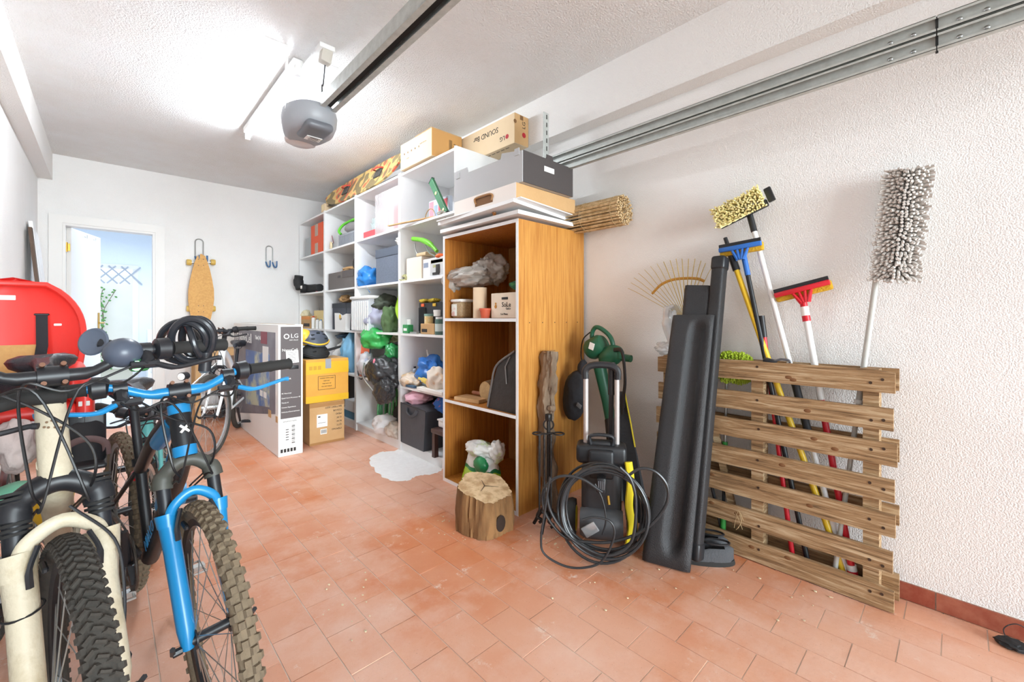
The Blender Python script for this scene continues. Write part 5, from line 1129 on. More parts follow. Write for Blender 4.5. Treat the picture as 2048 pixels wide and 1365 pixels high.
# green chenille duster hanging behind the top board
t, A, B = pole('green_duster', 'lime green chenille duster head peeping over the pallet', 'duster', (1453, 760), (1446, 1050), 2.20, 2.17, .007,
   [('pole', m_steel, 762, 884, 1), ('green_grip', C('grip_green', '#3f9f46', .5), 884, 905, 1.8), ('pole_lower', m_black, 905, 1020, 1), ('green_end', C('grip_green', '#3f9f46'), 1020, None, 1.9)])
b = MB(); c = P(1468, 735, X=2.19)
for k in range(900):
    u = r6.uniform(-1, 1); a = r6.uniform(0, 2 * PI); ry = .075 * math.sqrt(max(0, 1 - abs(u) ** 3)); p = c + V(0, -u * .085 , 0)
    rr_ = V(.018 * math.cos(a), 0, .055 * math.sin(a)) * (ry / .075); q = p + rr_ + V(-.004, 0, 0); o_ = rr_.normalized() * .022 + V(-.006, r6.uniform(-.008, .008), r6.uniform(-.008, .004)); b.tube([q, q + o_], [.0038, .003], 5)
t.part('chenille_fingers', b, mat('chenille_lime', '#c3d84a', .95, col2='#a3bf2c', scale=40), kind='stuff')
b = MB(); a_ = P(1428, 850, X=2.17); b_ = P(1473, 1050, X=2.19); b_.z = max(.01, b_.z); b.box((a_ + b_) / 2, (.03, .03, (a_ - b_).length), R=(a_ - b_).to_track_quat('Z', 'Y').to_matrix()); solo('wooden_stake', 'thin brown wooden stake leaning behind the pallet', 'stake', b, m_pal, smooth=False)
b = MB(); a_ = P(1417, 945, X=2.165); b_ = P(1432, 1010, X=2.165); b.tube([a_ + V(0, .01, .14), a_, b_, b_ + V(0, -.02, -.10)], [.005, .008, .008, .005], 8); solo('black_rod', 'thin black metal rod standing behind the left part of the pallet', 'rod', b, m_black)
# black clip on the pallet top
t = Thing('black_clip', 'black and grey plastic clip lying on the pallet top edge', 'clip', P(1550, 722, X=2.15)); c = P(1540, 723, X=2.135)
b = MB(); b.rbox(c + V(0, 0, .0), (.04, .05, .022), .007, 2, Matrix.Rotation(.25, 3, 'X')); t.part('body', b, m_black)
b = MB(); b.tube(spline([c + V(-.005, -.015, .0), c + V(-.008, -.045, .012), c + V(-.004, -.075, .008), c + V(0, -.07, -.008), c + V(0, -.03, -.01)], 5), .005, 8); t.part('loop', b, C('clip_grey', '#5a5a5e', .4))

# leaf rake
rk = Thing('leaf_rake', 'yellow fan shaped leaf rake with bent metal tines', 'rake', P(1370, 1000, X=2.2)); rk.o.location.z = 0; rk.loc.z = 0
hub = P(1372, 640, X=2.17); m_tin = C('tine_yellow', '#c9ab52', .4, metal=.3)
tips = [(1256, 577), (1262, 566), (1268, 556), (1277, 547), (1289, 540), (1301, 533), (1314, 528), (1327, 524), (1340, 521), (1352, 518), (1364, 518), (1377, 518), (1390, 518), (1402, 522), (1411, 527), (1424, 534)]
for (px, py) in tips:
    e_ = P(px, py, X=2.235); m1 = P(1372 + (px - 1372) * .86, 640 + (py - 640) * .88, X=2.165); b = MB(); b.tube(spline([hub, hub.lerp(m1, .5), m1], 4) + [e_], .0021, 5, flat=.6); rk.part('tine', b, m_tin)
arc = [(1304, 588), (1322, 570), (1345, 560), (1372, 557), (1395, 558), (1409, 563)]; b = MB(); b.tube(spline([P(x, y, X=2.172) for x, y in arc], 5), .0045, 6, flat=1.6); rk.part('brace', b, C('brace_ochre', '#c98f35', .5))
b = MB(); b.tube([hub, hub + V(0, 0, -.06)], [.02, .013], 10); rk.part('socket', b, m_black)
b = MB(); b.cyl(hub + V(0, 0, -.05), V(2.20, YX(1385, 2.2), .01), .011, n=12); rk.part('handle', b, m_card)
# film-wrapped bundle
t = Thing('film_wrap', 'crumpled clear film hanging behind the black panels', 'film', P(1335, 700, X=2.2)); m_film = mat('clear_wrap', '#eef1f3', .06, alpha=.55, spec=.9, bump=.8, bscale=20, metal=.25)
b = MB(); b.tube(spline([P(1348, 612, X=2.16), P(1336, 620, X=2.15), P(1337, 650, X=2.16), P(1352, 690, X=2.17)], 6), [.012] * 5 + [.024] * 6 + [.035] * 8, 10); b.blob(P(1352, 640, X=2.19), (.03, .05, .08), 4, .3, 2.5, 4, None, .6); t.part('upper_wrap', b, m_film, angle=70)
b = MB(); b.blob(P(1330, 697, X=2.18), (.035, .05, .035), 6, .35, 2.5, 4, None, .6); t.part('lower_wrap', b, m_film, angle=70)

# ---------------------------------------------------------------- black moulded panels leaning in front of the pallet
m_pan = mat('textured_black_plastic', '#29292b', .5, bump=.35, bscale=260)
def panel(lab, bl, br, tl, tr, th, groove=None, lip=.012, name='moulded_panel', nu=24, nv=60):
    t = Thing(name, lab, 'panel', ((bl.x + br.x) / 2, (bl.y + br.y) / 2, 0)); nrm = (br - bl).cross(tl - bl).normalized()
    if nrm.x > 0: nrm = -nrm
    def pt(u, v): return bl.lerp(br, u).lerp(tl.lerp(tr, u), v)
    b = MB()
    def front(u, v):
        e = min(u, 1 - u) * 8; ev = min(v, 1 - v) * 26; d = lip * (1 - min(1, e) ** .5 * 1.0) + lip * (1 - min(1, ev) ** .5)
        if groove:
            gu = (u - groove[0] - groove[4] * (1 - v)) / groove[1]; gv = 1.0
            if v > groove[3]: gv = (v - groove[3]) / (groove[1] * .20)
            elif v < groove[2]: gv = (groove[2] - v) / (groove[1] * .35)
            else: gv = 0
            rr_ = math.sqrt(gu * gu + gv * gv); d += .028 * (1 / (1 + math.exp((rr_ - 1) * 7)))
        return pt(u, v) - nrm * d + nrm * th
    b.grid(front, nu, nv); n1 = (nu + 1) * (nv + 1)
    b.grid(lambda u, v: pt(1 - u, v), nu, nv)
    def idx(i, j, o=0): return o + i * (nv + 1) + j
    for j in range(nv):
        b.f.append([idx(0, j), idx(0, j + 1), idx(nu, j + 1, n1), idx(nu, j, n1)]); b.mi.append(0)
        b.f.append([idx(nu, j), idx(0, j, n1), idx(0, j + 1, n1), idx(nu, j + 1)]); b.mi.append(0)
    for i in range(nu):
        b.f.append([idx(i, 0), idx(nu - i, 0, n1), idx(nu - i - 1, 0, n1), idx(i + 1, 0)]); b.mi.append(0)
        b.f.append([idx(i, nv), idx(i + 1, nv), idx(nu - i - 1, nv, n1), idx(nu - i, nv, n1)]); b.mi.append(0)
    bm = bmesh.new(); vv = [bm.verts.new(p) for p in b.v]
    for f in b.f:
        try: bm.faces.new([vv[i] for i in f])
        except Exception: pass
    bmesh.ops.recalc_face_normals(bm, faces=bm.faces); bm.verts.index_update(); b.f = [[v.index for v in f.verts] for f in bm.faces]; bm.free()
    t.part('moulding', b, m_pan, angle=50); return t, pt, nrm
off = V(.03, .028, 0)
panel('large black moulded panel with a rounded groove, front of the three', P(1291, 1128, Z=0) + off, P(1388, 1155, Z=0) + off, P(1353, 633, X=2.02) + off, P(1437, 633, X=2.05) + off, .045, groove=(.66, .17, .12, .93, -.06))
panel('black panel with a capped top rising behind the front panel', P(1330, 1100, X=1.88), P(1392, 1105, X=1.91), P(1371, 572, X=2.11), P(1424, 573, X=2.13), .03)
t = Thing('square_bar', 'long narrow black bar, tallest of the leaning black pieces', 'bar', (1.9, .85, 0)); a_ = P(1388, 1150, X=1.885); a_.z = .03; b_ = P(1441, 516, X=2.15)
Rq = (b_ - a_).to_track_quat('Z', 'Y').to_matrix(); b = MB(); b.rbox((a_ + b_) / 2, (.058, .058, (a_ - b_).length), .012, 3, Rq); t.part('bar', b, m_pan)
b = MB(); b.rbox(b_ - (b_ - a_).normalized() * .03, (.066, .066, .07), .014, 3, Rq); t.part('end_cap', b, m_black); b = MB(); b.rbox(a_ + (b_ - a_).normalized() * .04, (.066, .066, .08), .014, 3, Rq); t.part('end_cap', b, m_black)

# shoes
def shoe(c, rz, lab):
    t = Thing('shoe', lab, 'shoe', c, group='pair of dark shoes'); R_ = Matrix.Rotation(rz, 4, 'Z'); T_ = Matrix.Translation(c) @ R_
    def outl(v): # v along length -1..1
        return .042 * (1 - abs(v) ** 3.5) ** .5 * (1 + .15 * v) + .002
    b = MB(T_); n_ = 20; top = []; N2 = 14
    b.lathe([(0, 0), (.98, 0), (1.0, .006), (.97, .022), (0, .022)], n=28, R=Matrix(((.135, 0, 0), (0, .045, 0), (0, 0, 1)))); t.part('sole', b, m_rubber)
    b = MB(T_); vs_ = []
    for i in range(13):
        v = -1 + 2 * i / 12; hgt = .062 if v < -.2 else .062 - .032 * (v + .2) ** 1.0
        for k in range(12):
            a = PI * k / 11; vs_.append((.128 * v, outl(v) * math.cos(a), .02 + hgt * (math.sin(a) ** .55) * (1 if abs(v) < .95 else .8)))
    fs_ = [(i * 12 + k, i * 12 + k + 1, (i + 1) * 12 + k + 1, (i + 1) * 12 + k) for i in range(12) for k in range(11) if not (1 < i < 6 and 3 <= k <= 7)]
    b.add(vs_, fs_); t.part('upper', b, mat('shoe_suede', '#4a4b4e', .9, bump=.3, bscale=120)); b = MB(T_)
    b.tube([(-.055 + .055 * math.cos(a), .026 * math.sin(a), .092) for a in [2 * PI * k / 20 for k in range(20)]], .005, 6, closed=True); t.part('collar', b, m_black)
shoe(V(1.955, .80, 0), 2.2, 'dark grey shoe beside the black bar, nearer one of the pair')
shoe(V(2.03, .855, 0), 2.05, 'dark grey shoe touching the pallet side, farther one of the pair')

# ---------------------------------------------------------------- pressure washer
wv = Vector((.565, -.825, 0)); fv = Vector((.825, .565, 0))
MW = basis(wv, fv, V(0, 0, 1), (1.74, 1.20, 0))
t = Thing('pressure_washer', 'black and yellow pressure washer with a tall silver trolley handle', 'washer', (1.74, 1.20, 0), M=MW); m_ky = C('washer_yellow', '#e8d22e', .4)
for s_ in (-1, 1): b = MB(); b.cyl((s_ * .075, .03, .30), (s_ * .075, .03, .83), .0125, n=16); t.part('handle_tube', b, C('tube_silver', '#c9c2bf', .3, metal=.5))
b = MB(); b.tube(spline([(-.078, .03, .80), (-.076, .03, .845), (-.04, .03, .868), (.04, .03, .868), (.076, .03, .845), (.078, .03, .80)], 5), .017, 10); t.part('handle_grip', b, m_black)
b = MB(); b.rbox((0, .03, .44), (.24, .12, .09), .02, 3); b.rbox((0, -.02, .40), (.12, .06, .14), .015, 3); t.part('upper_housing', b, m_black)
b = MB(); b.rbox((0, .02, .485), (.13, .05, .035), .012, 3); b.tube(spline([(-.05, -.0, .48), (-.05, -.01, .53), (.05, -.01, .53), (.05, 0, .48)], 5), .009, 8); t.part('carry_handle', b, m_black)
b = MB(); b.rbox((0, .04, .22), (.19, .17, .36), .04, 4); t.part('body', b, C('washer_dark', '#26272a', .45))
b = MB(); b.lathe([(0, -.10), (.06, -.10), (.075, -.07), (.075, .07), (.06, .10), (0, .10)], (0, -.03, .12), Matrix.Rotation(PI / 2, 3, 'Y'), 24); t.part('motor', b, C('motor_grey', '#4a4b4e', .5))
b = MB(); b.tube(spline([(.125, -.03, .42), (.135, -.035, .33), (.128, -.035, .22), (.140, -.04, .12), (.125, -.045, .03)], 6), .010, 8, flat=1.8); t.part('yellow_trim', b, m_ky)
for s_ in (-1, 1):
    b = MB(); b.lathe([(.07, -.02), (.09, -.02), (.095, 0), (.09, .02), (.07, .02)], (s_ * .145, .05, .095), Matrix.Rotation(PI / 2, 3, 'Y'), 28); w_ = t.part('wheel', b, m_rubber)
    b = MB(); b.lathe([(0, -.012), (.07, -.018), (.07, .018), (0, .012)], (s_ * .145, .05, .095), Matrix.Rotation(PI / 2, 3, 'Y'), 24)
    o_ = sub('wheel_disc', b, m_black, w_)
    b = MB(); b.tube([(s_ * .145 + .018, .05 + .045 * math.cos(a), .095 + .055 * math.sin(a)) for a in [2 * PI * k / 16 for k in range(16)]], .008, 6, closed=True); sub('yellow_ring', b, m_ky, w_)
b = MB(); b.rbox((-.0, -.10, .33), (.045, .05, .075), .01, 2); t.part('gun_holder', b, m_black)
b = MB()
for k in range(4): b.box((-.012 + .008 * k, -.127, .335), (.0035, .003, .04))
t.part('holder_ribs', b, C('rib_grey', '#6b6b6f'), kind='stuff')
b = MB(); b.rbox((-.05, -.13, .13), (.07, .01, .05), .004, 2, Matrix.Rotation(-.6, 3, 'Y')); t.part('type_plate', b, C('plate_silver', '#a9abad', .3, metal=.5))
b = MB(); b.cyl((.045, .07, .45), (.05, .06, .83), .012, n=12); b.cyl((.05, .06, .72), (.05, .06, .88), .018, n=12); t.part('spray_lance', b, m_black)
b = MB(); b.cyl((.03, -.10, .28), (.035, -.115, .245), .007, n=10); t.part('connector', b, m_brass)
m_hose = C('hose_black', '#2b2c2e', .3); rh = random.Random(6)
for k in range(9):
    rx = .185 + rh.uniform(-.03, .02); rz_ = .195 + rh.uniform(-.03, .015); cx_ = rh.uniform(-.02, .02); cz_ = max(rz_ + .012, .235 + rh.uniform(-.015, .01)); yy = -.10 - .011 * k; ph = rh.uniform(-.3, .3)
    pts = [(cx_ + rx * math.cos(a), yy - .035 * max(0, -math.sin(a)) - .012 * math.sin(2 * a + k), cz_ + rz_ * math.sin(a + .0)) for a in [2 * PI * j / 44 for j in range(44)]]
    b = MB(); b.tube(pts, .0062, 8, closed=True); t.part('hose_loop', b, m_hose)
def wl(px, py, y=-.16):  # point on the plane local y = const in front of the washer
    o = Vector((1.74, 1.20, 0)); 
    d = P(px, py, t=1.0) - V(0, 0, CAMH); n_ = fv; tt = ((o + fv * y) - V(0, 0, CAMH)).dot(n_) / d.dot(n_); p = V(0, 0, CAMH) + d * tt; q = p - o; return V(q.dot(wv), q.dot(fv), max(.009, p.z))
loops = [[(1205, 985), (1160, 957), (1115, 955), (1086, 985), (1092, 1030), (1130, 1075), (1180, 1085), (1230, 1083), (1290, 1060), (1330, 1015), (1335, 975), (1312, 945), (1280, 938), (1250, 957)],
         [(1092, 975), (1100, 1020), (1125, 1060), (1160, 1090), (1215, 1112), (1262, 1085), (1272, 1010), (1262, 960), (1240, 935)],
         [(1100, 955), (1090, 1020), (1082, 1080), (1090, 1110), (1130, 1133), (1170, 1136), (1205, 1122), (1228, 1075), (1222, 1045), (1190, 1035), (1165, 1040)]]
for k, lp in enumerate(loops):
    b = MB(); pts = [wl(x, y, -.19 - .03 * k) for x, y in lp]
    b.tube(spline(pts, 7), .0066 if k < 2 else .005, 8); t.part('loose_hose', b, m_hose)
b = MB(); pts = [wl(x, y, -.17) for x, y in [(1190, 968), (1205, 1000), (1212, 1040), (1205, 1070)]]; b.tube(spline(pts, 6), .004, 8); t.part('power_cable', b, m_black)

# ---------------------------------------------------------------- leaf blower on the wall
t = Thing('leaf_blower', 'dark green leaf blower with a black collecting bag by the wall', 'blower', (2.1, 1.5, .3)); m_bg = C('blower_green', '#1f5b41', .4); XB = 2.08
b = MB(); b.lathe([(0, -.055), (.05, -.055), (.062, -.035), (.062, .04), (.05, .06), (0, .06)], P(1192, 695, X=XB), Matrix.Rotation(1.1, 3, 'X'), 24); t.part('motor_housing', b, m_bg)
b = MB(); b.blob(P(1222, 712, X=XB), (.05, .085, .06), 3, .08, 1.5, 3, None, 0, Matrix.Rotation(-.3, 3, 'X')); t.part('fan_housing', b, m_bg)
b = MB(); b.tube(spline([P(1185, 690, X=XB), P(1184, 668, X=XB), P(1192, 655, X=XB), P(1207, 661, X=XB), P(1222, 677, X=XB), P(1228, 700, X=XB)], 6), .013, 10); t.part('handle', b, m_bg)
b = MB(); b.tube([P(1235, 714, X=XB), P(1262, 718, X=XB)], [.022, .02], 12); b.rbox(P(1240, 710, X=XB - .02), (.03, .03, .05), .008); t.part('side_handle', b, m_bg)
b = MB(); b.tube([P(1200, 735, X=XB), P(1214, 800, X=XB), P(1222, 845, X=XB)], [.038, .032, .030], 16); t.part('tube', b, m_bg)
b = MB(); b.tube([P(1222, 840, X=XB), P(1232, 930, X=2.0), P(1236, 1000, X=1.97)], [.036, .040, .042], 16); t.part('lower_tube', b, m_black)
b = MB(); b.blob(P(1150, 790, X=2.02), (.045, .085, .155), 9, .12, 1.8, 4, None, .15, Matrix.Rotation(.15, 3, 'X')); b.blob(P(1166, 740, X=2.03), (.03, .035, .06), 10, .1, 2, 3); t.part('collecting_bag', b, mat('bag_black_cloth', '#26262a', .85, bump=.4, bscale=30), angle=60)
b = MB(); b.rbox(P(1158, 812, X=1.975), (.006, .035, .025), .003, 2, Matrix.Rotation(.5, 3, 'X')); t.part('label', b, C('label_grey', '#6a6a6c'))
b = MB(); b.rbox(P(1183, 693, X=XB - .062), (.003, .035, .04), .001, 1, Matrix.Rotation(.3, 3, 'X')); t.part('sticker', b, m_paper)
b = MB(); b.tube(spline([P(1180, 665, X=2.07), P(1166, 680, X=2.07), P(1162, 710, X=2.07), P(1168, 740, X=2.05)], 6), .004, 6); b.tube(spline([P(1228, 700, X=2.04), P(1244, 705, X=2.02), P(1250, 760, X=2.02), P(1246, 800, X=2.03), P(1245, 830, X=2.03)], 6), .006, 6, flat=2); t.part('strap', b, m_black)
# folded black cover
t = Thing('fabric_case', 'long black tapered case with a yellow edge leaning beside the washer', 'case', (2.0, 1.15, 0)); pts = [P(1248, 782, X=2.10), P(1262, 850, X=2.09), P(1302, 1040, X=1.99), P(1296, 1052, X=1.96), P(1252, 1040, X=1.94), P(1236, 900, X=2.03), P(1234, 800, X=2.10)]
b = MB(); th = V(.045, .03, 0); n_ = len(pts); b.add([p for p in pts] + [p + th for p in pts], [tuple(range(n_)), tuple(range(2 * n_ - 1, n_ - 1, -1))] + [(i, n_ + i, n_ + (i + 1) % n_, (i + 1) % n_) for i in range(n_)]); t.part('case', b, mat('case_black', '#2c2d31', .7, bump=.25, bscale=60), smooth=False)
b = MB(); b.tube([P(1249, 784, X=2.095), P(1262, 850, X=2.085), P(1270, 895, X=2.06)], .004, 6); t.part('yellow_edge', b, m_ky)
b = MB(); b.rbox(P(1243, 800, X=2.07), (.03, .04, .09), .01, 2); t.part('buckle', b, m_black)

# ---------------------------------------------------------------- branch, fire irons, stump
m_drift = mat('driftwood', '#96806a', .95, col2='#35281f', scale=18, stretch=(1, 1, .15), bump=1.0, bscale=24)
ctr = [P(1087, 702, X=1.85), P(1080, 760, X=1.83), P(1073, 812, X=1.82), P(1090, 880, X=1.82), P(1097, 950, X=1.82), P(1104, 1012, X=1.82)]
for p in ctr: p.y = min(p.y, 1.632)
ctr[-1].z = .012; b = MB(); sp_ = spline(ctr, 14); b.tube(sp_, [.052 - .008 * (i / len(sp_)) + .006 * math.sin(i * .5) for i in range(len(sp_))], 44, flat=.62)
b.v = [p + (p - Vector((1.83, 1.6, p.z))).normalized() * (.020 * noise.noise(Vector((p.x * 45, p.y * 45, p.z * 5))) + .012 * noise.noise(Vector((p.x * 120, p.y * 120, p.z * 14)))) for p in b.v]
t = Thing('dry_branch', 'thick dry grey brown branch leaning on the oak cabinet side', 'branch', (1.83, 1.62, 0)); t.part('trunk', b, m_drift, angle=60)
b = MB(); c = P(1070, 812, X=1.80); c.y = 1.58; b.tube([c + V(.02, 0, .0), c + V(-.012, 0, .006)], [.022, .012], 12); t.part('branch_stub', b, m_drift)
b = MB(); b.lathe([(0, .002), (.045, 0)], ctr[0] + V(0, 0, .0), Matrix.Rotation(-.1, 3, 'Y'), 16, sy=.62); t.part('cut_end', b, m_end)
fx, fy = 1.665, 1.475
t = Thing('fire_irons', 'black wrought iron fireplace tool stand between the stump and branch', 'tool stand', (fx, fy, 0)); m_iron = mat('wrought_iron', '#2f2c2b', .45, metal=.5, bump=.4, bscale=40)
b = MB(); b.rbox((fx, fy, .32), (.018, .018, .50), .004, 1); b.rbox((fx, fy, .585), (.03, .03, .035), .006, 2); t.part('post', b, m_iron)
b = MB()
for a in (.3, 1.87, 3.44, 5.0): b.tube(spline([(fx, fy, .08), (fx + .04 * math.cos(a), fy + .04 * math.sin(a), .085), (fx + .085 * math.cos(a), fy + .085 * math.sin(a), .012)], 5), .009, 8)
t.part('foot', b, m_iron)
b = MB(); c = V(fx, fy, .545); b.tube([c + wv * (.026 * math.cos(a)) + V(0, 0, .026 * math.sin(a)) for a in [2 * PI * k / 20 for k in range(20)]], .0045, 6, closed=True); t.part('ring', b, m_iron)
for (dx, zt) in ((-.055, .50), (.055, .505)):
    b = MB(); c = V(fx, fy, zt) + wv * dx - fv * .012; b.tube([c + wv * (.026 * math.cos(a)) + fv * (.026 * math.sin(a)) for a in [2 * PI * k / 20 for k in range(20)]], .0045, 6, closed=True); b.tube([c + wv * (-dx * .5), c + wv * (-dx)], .005, 6); t.part('hanger', b, m_iron)
for (dx, m_, zb) in ((-.045, m_iron, .10), (-.02, m_iron, .13), (.015, m_iron, .08)):
    c = V(fx, fy, 0) + wv * dx - fv * .02; b = MB(); b.tube(spline([c + V(0, 0, .50), c + V(0, 0, .35), c + V(0, 0, zb)], 4), .0055, 8); b.tube(spline([c + V(0, 0, zb), c + wv * -.012 + V(0, 0, zb - .03), c + wv * .012 + V(0, 0, zb - .045), c + V(0, 0, zb - .06)], 4), .008, 8); t.part('tool', b, m_iron)
# stump
t = Thing('tree_stump', 'sawn tree stump with a sloping top in front of the oak cabinet', 'stump', (1.455, 1.74, 0)); n_ = 110; sc = V(1.455, 1.742, 0); rings = []
b = MB(); NZ = 12
def stp(a, v):
    r = .148 * (1 + .07 * math.sin(a * 2 + 1) + .05 * math.sin(a * 5) + .055 * noise.noise(Vector((math.cos(a) * 4, math.sin(a) * 4, v * .8)))) * (1 - .07 * v + .05 * math.sin(v * 3))
    r += .009 * noise.noise(Vector((math.cos(a) * 16, math.sin(a) * 16, v * 1.6))) + .004 * noise.noise(Vector((math.cos(a) * 40, math.sin(a) * 40, v * 3)))
    x = r * math.cos(a) * .95; y = r * math.sin(a) * 1.1; ztop = .205 + .20 * y - .02 * x
    return sc + V(x, y, ztop * v)
for j in range(NZ + 1):
    for k in range(n_): b.v.append(stp(2 * PI * k / n_, j / NZ))
for j in range(NZ):
    for k in range(n_): b.f.append([j * n_ + k, j * n_ + (k + 1) % n_, (j + 1) * n_ + (k + 1) % n_, (j + 1) * n_ + k]); b.mi.append(0)
t.part('bark', b, mat('stump_bark', '#8f6840', .95, col2='#432d1a', scale=15, stretch=(1, 1, .2), bump=1.0, bscale=26), angle=60)
b = MB(); vs_ = [stp(2 * PI * k / n_, 1.0) for k in range(n_)]; cen = sum(vs_, Vector()) / n_; allv = []
for rr_ in (1.0, .9, .7, .5, .3): allv += [cen.lerp(p, rr_) + V(0, 0, .001 + (.0025 * noise.noise(p * 20 * rr_) if rr_ < 1 else 0)) for p in vs_]
fs_ = [(i * n_ + k, i * n_ + (k + 1) % n_, (i + 1) * n_ + (k + 1) % n_, (i + 1) * n_ + k) for i in range(4) for k in range(n_)] + [tuple(range(4 * n_, 5 * n_))]
b.add(allv, fs_)
m_st = mat('stump_face', '#dcbd94', .85, col2='#b08a60', scale=16, amt=.9, bump=.4, bscale=90, contrast=(.42, .6)); t.part('sawn_face', b, m_st)
b = MB(); b.tube([cen + V(-.05, -.03, .003 - .006), cen + V(.0, 0, .003), cen + V(.02, .05, .003 + .010)], [.0015, .003, .001], 5, flat=.5); b.tube([cen + V(.0, 0, .003), cen + V(.06, -.045, .003 - .009)], [.003, .001], 5, flat=.5); t.part('crack', b, C('crack_dark', '#4a3520', .9))
b = MB(); c = stp(-2.1 + .35, .40); b.lathe([(.0, .001), (.02, .003), (.028, 0)], c + (c - sc).normalized() * -.001, (Vector((c.x - sc.x, c.y - sc.y, 0))).to_track_quat('Z', 'Y').to_matrix(), 14, sy=1.5); t.part('knot_hole', b, C('hole_dark', '#2b1c12', .9))

# spilt white filler and crumbs on the floor
b = MB(); rs_ = random.Random(13); c = P(812, 932, Z=.001); N2 = 60; pts = []
poly = [(740, 918), (760, 905), (790, 903), (800, 895), (818, 890), (838, 905), (860, 925), (885, 938), (868, 948), (838, 952), (815, 962), (790, 962), (765, 955), (750, 940)]
pts = spline([P(x, y, Z=0) for x, y in poly], 6, closed=True); pts = [p + V(rs_.uniform(-.012, .012), rs_.uniform(-.012, .012), 0) for p in pts]
cen = sum(pts, Vector()) / len(pts); n_ = len(pts); vs_ = [p + V(0, 0, .0004) for p in pts] + [cen.lerp(p, .93) + V(0, 0, .003) for p in pts] + [cen.lerp(p, .5) + V(0, 0, .004 + .002 * noise.noise(p * 30)) for p in pts] + [cen + V(0, 0, .0045)]
b.add(vs_, [(k, (k + 1) % n_, n_ + (k + 1) % n_, n_ + k) for k in range(n_)] + [(n_ + k, n_ + (k + 1) % n_, 2 * n_ + (k + 1) % n_, 2 * n_ + k) for k in range(n_)] + [(2 * n_ + k, 2 * n_ + (k + 1) % n_, 3 * n_) for k in range(n_)])
solo('white_spill', 'patch of spilt white filler on the floor tiles before the shelves', 'spill', b, mat('filler_white', '#fbfaf9', .8, col2='#efeceb', scale=30, bump=.5, bscale=60), angle=70)
b = MB(); rs2 = random.Random(31)
for (px, py, sx, sy, k) in ((960, 985, 60, 18, 60), (930, 1050, 50, 30, 60), (1110, 1085, 60, 20, 40), (800, 1030, 90, 30, 20), (1250, 1150, 250, 60, 26), (1600, 1200, 120, 50, 16), (700, 1200, 100, 90, 18)):
    for _ in range(k):
        p = P(px + rs2.gauss(0, sx / 2), min(1360, py + rs2.gauss(0, sy / 2)), Z=0)
        if p.x > 2.1 or (abs(p.x - 1.455) < .15 and abs(p.y - 1.74) < .15): continue
        q_ = rs2.uniform(.0015, .005); b.blob(p + V(0, 0, q_ * .4), (q_, q_ * 1.3, q_ * .5), rs2.random() * 9, .4, 2, 1)
solo('floor_crumbs', 'small pale crumbs and wood chips scattered on the floor tiles', 'debris', b, C('crumb_pale', '#dcc9a8', .9), kind='stuff')
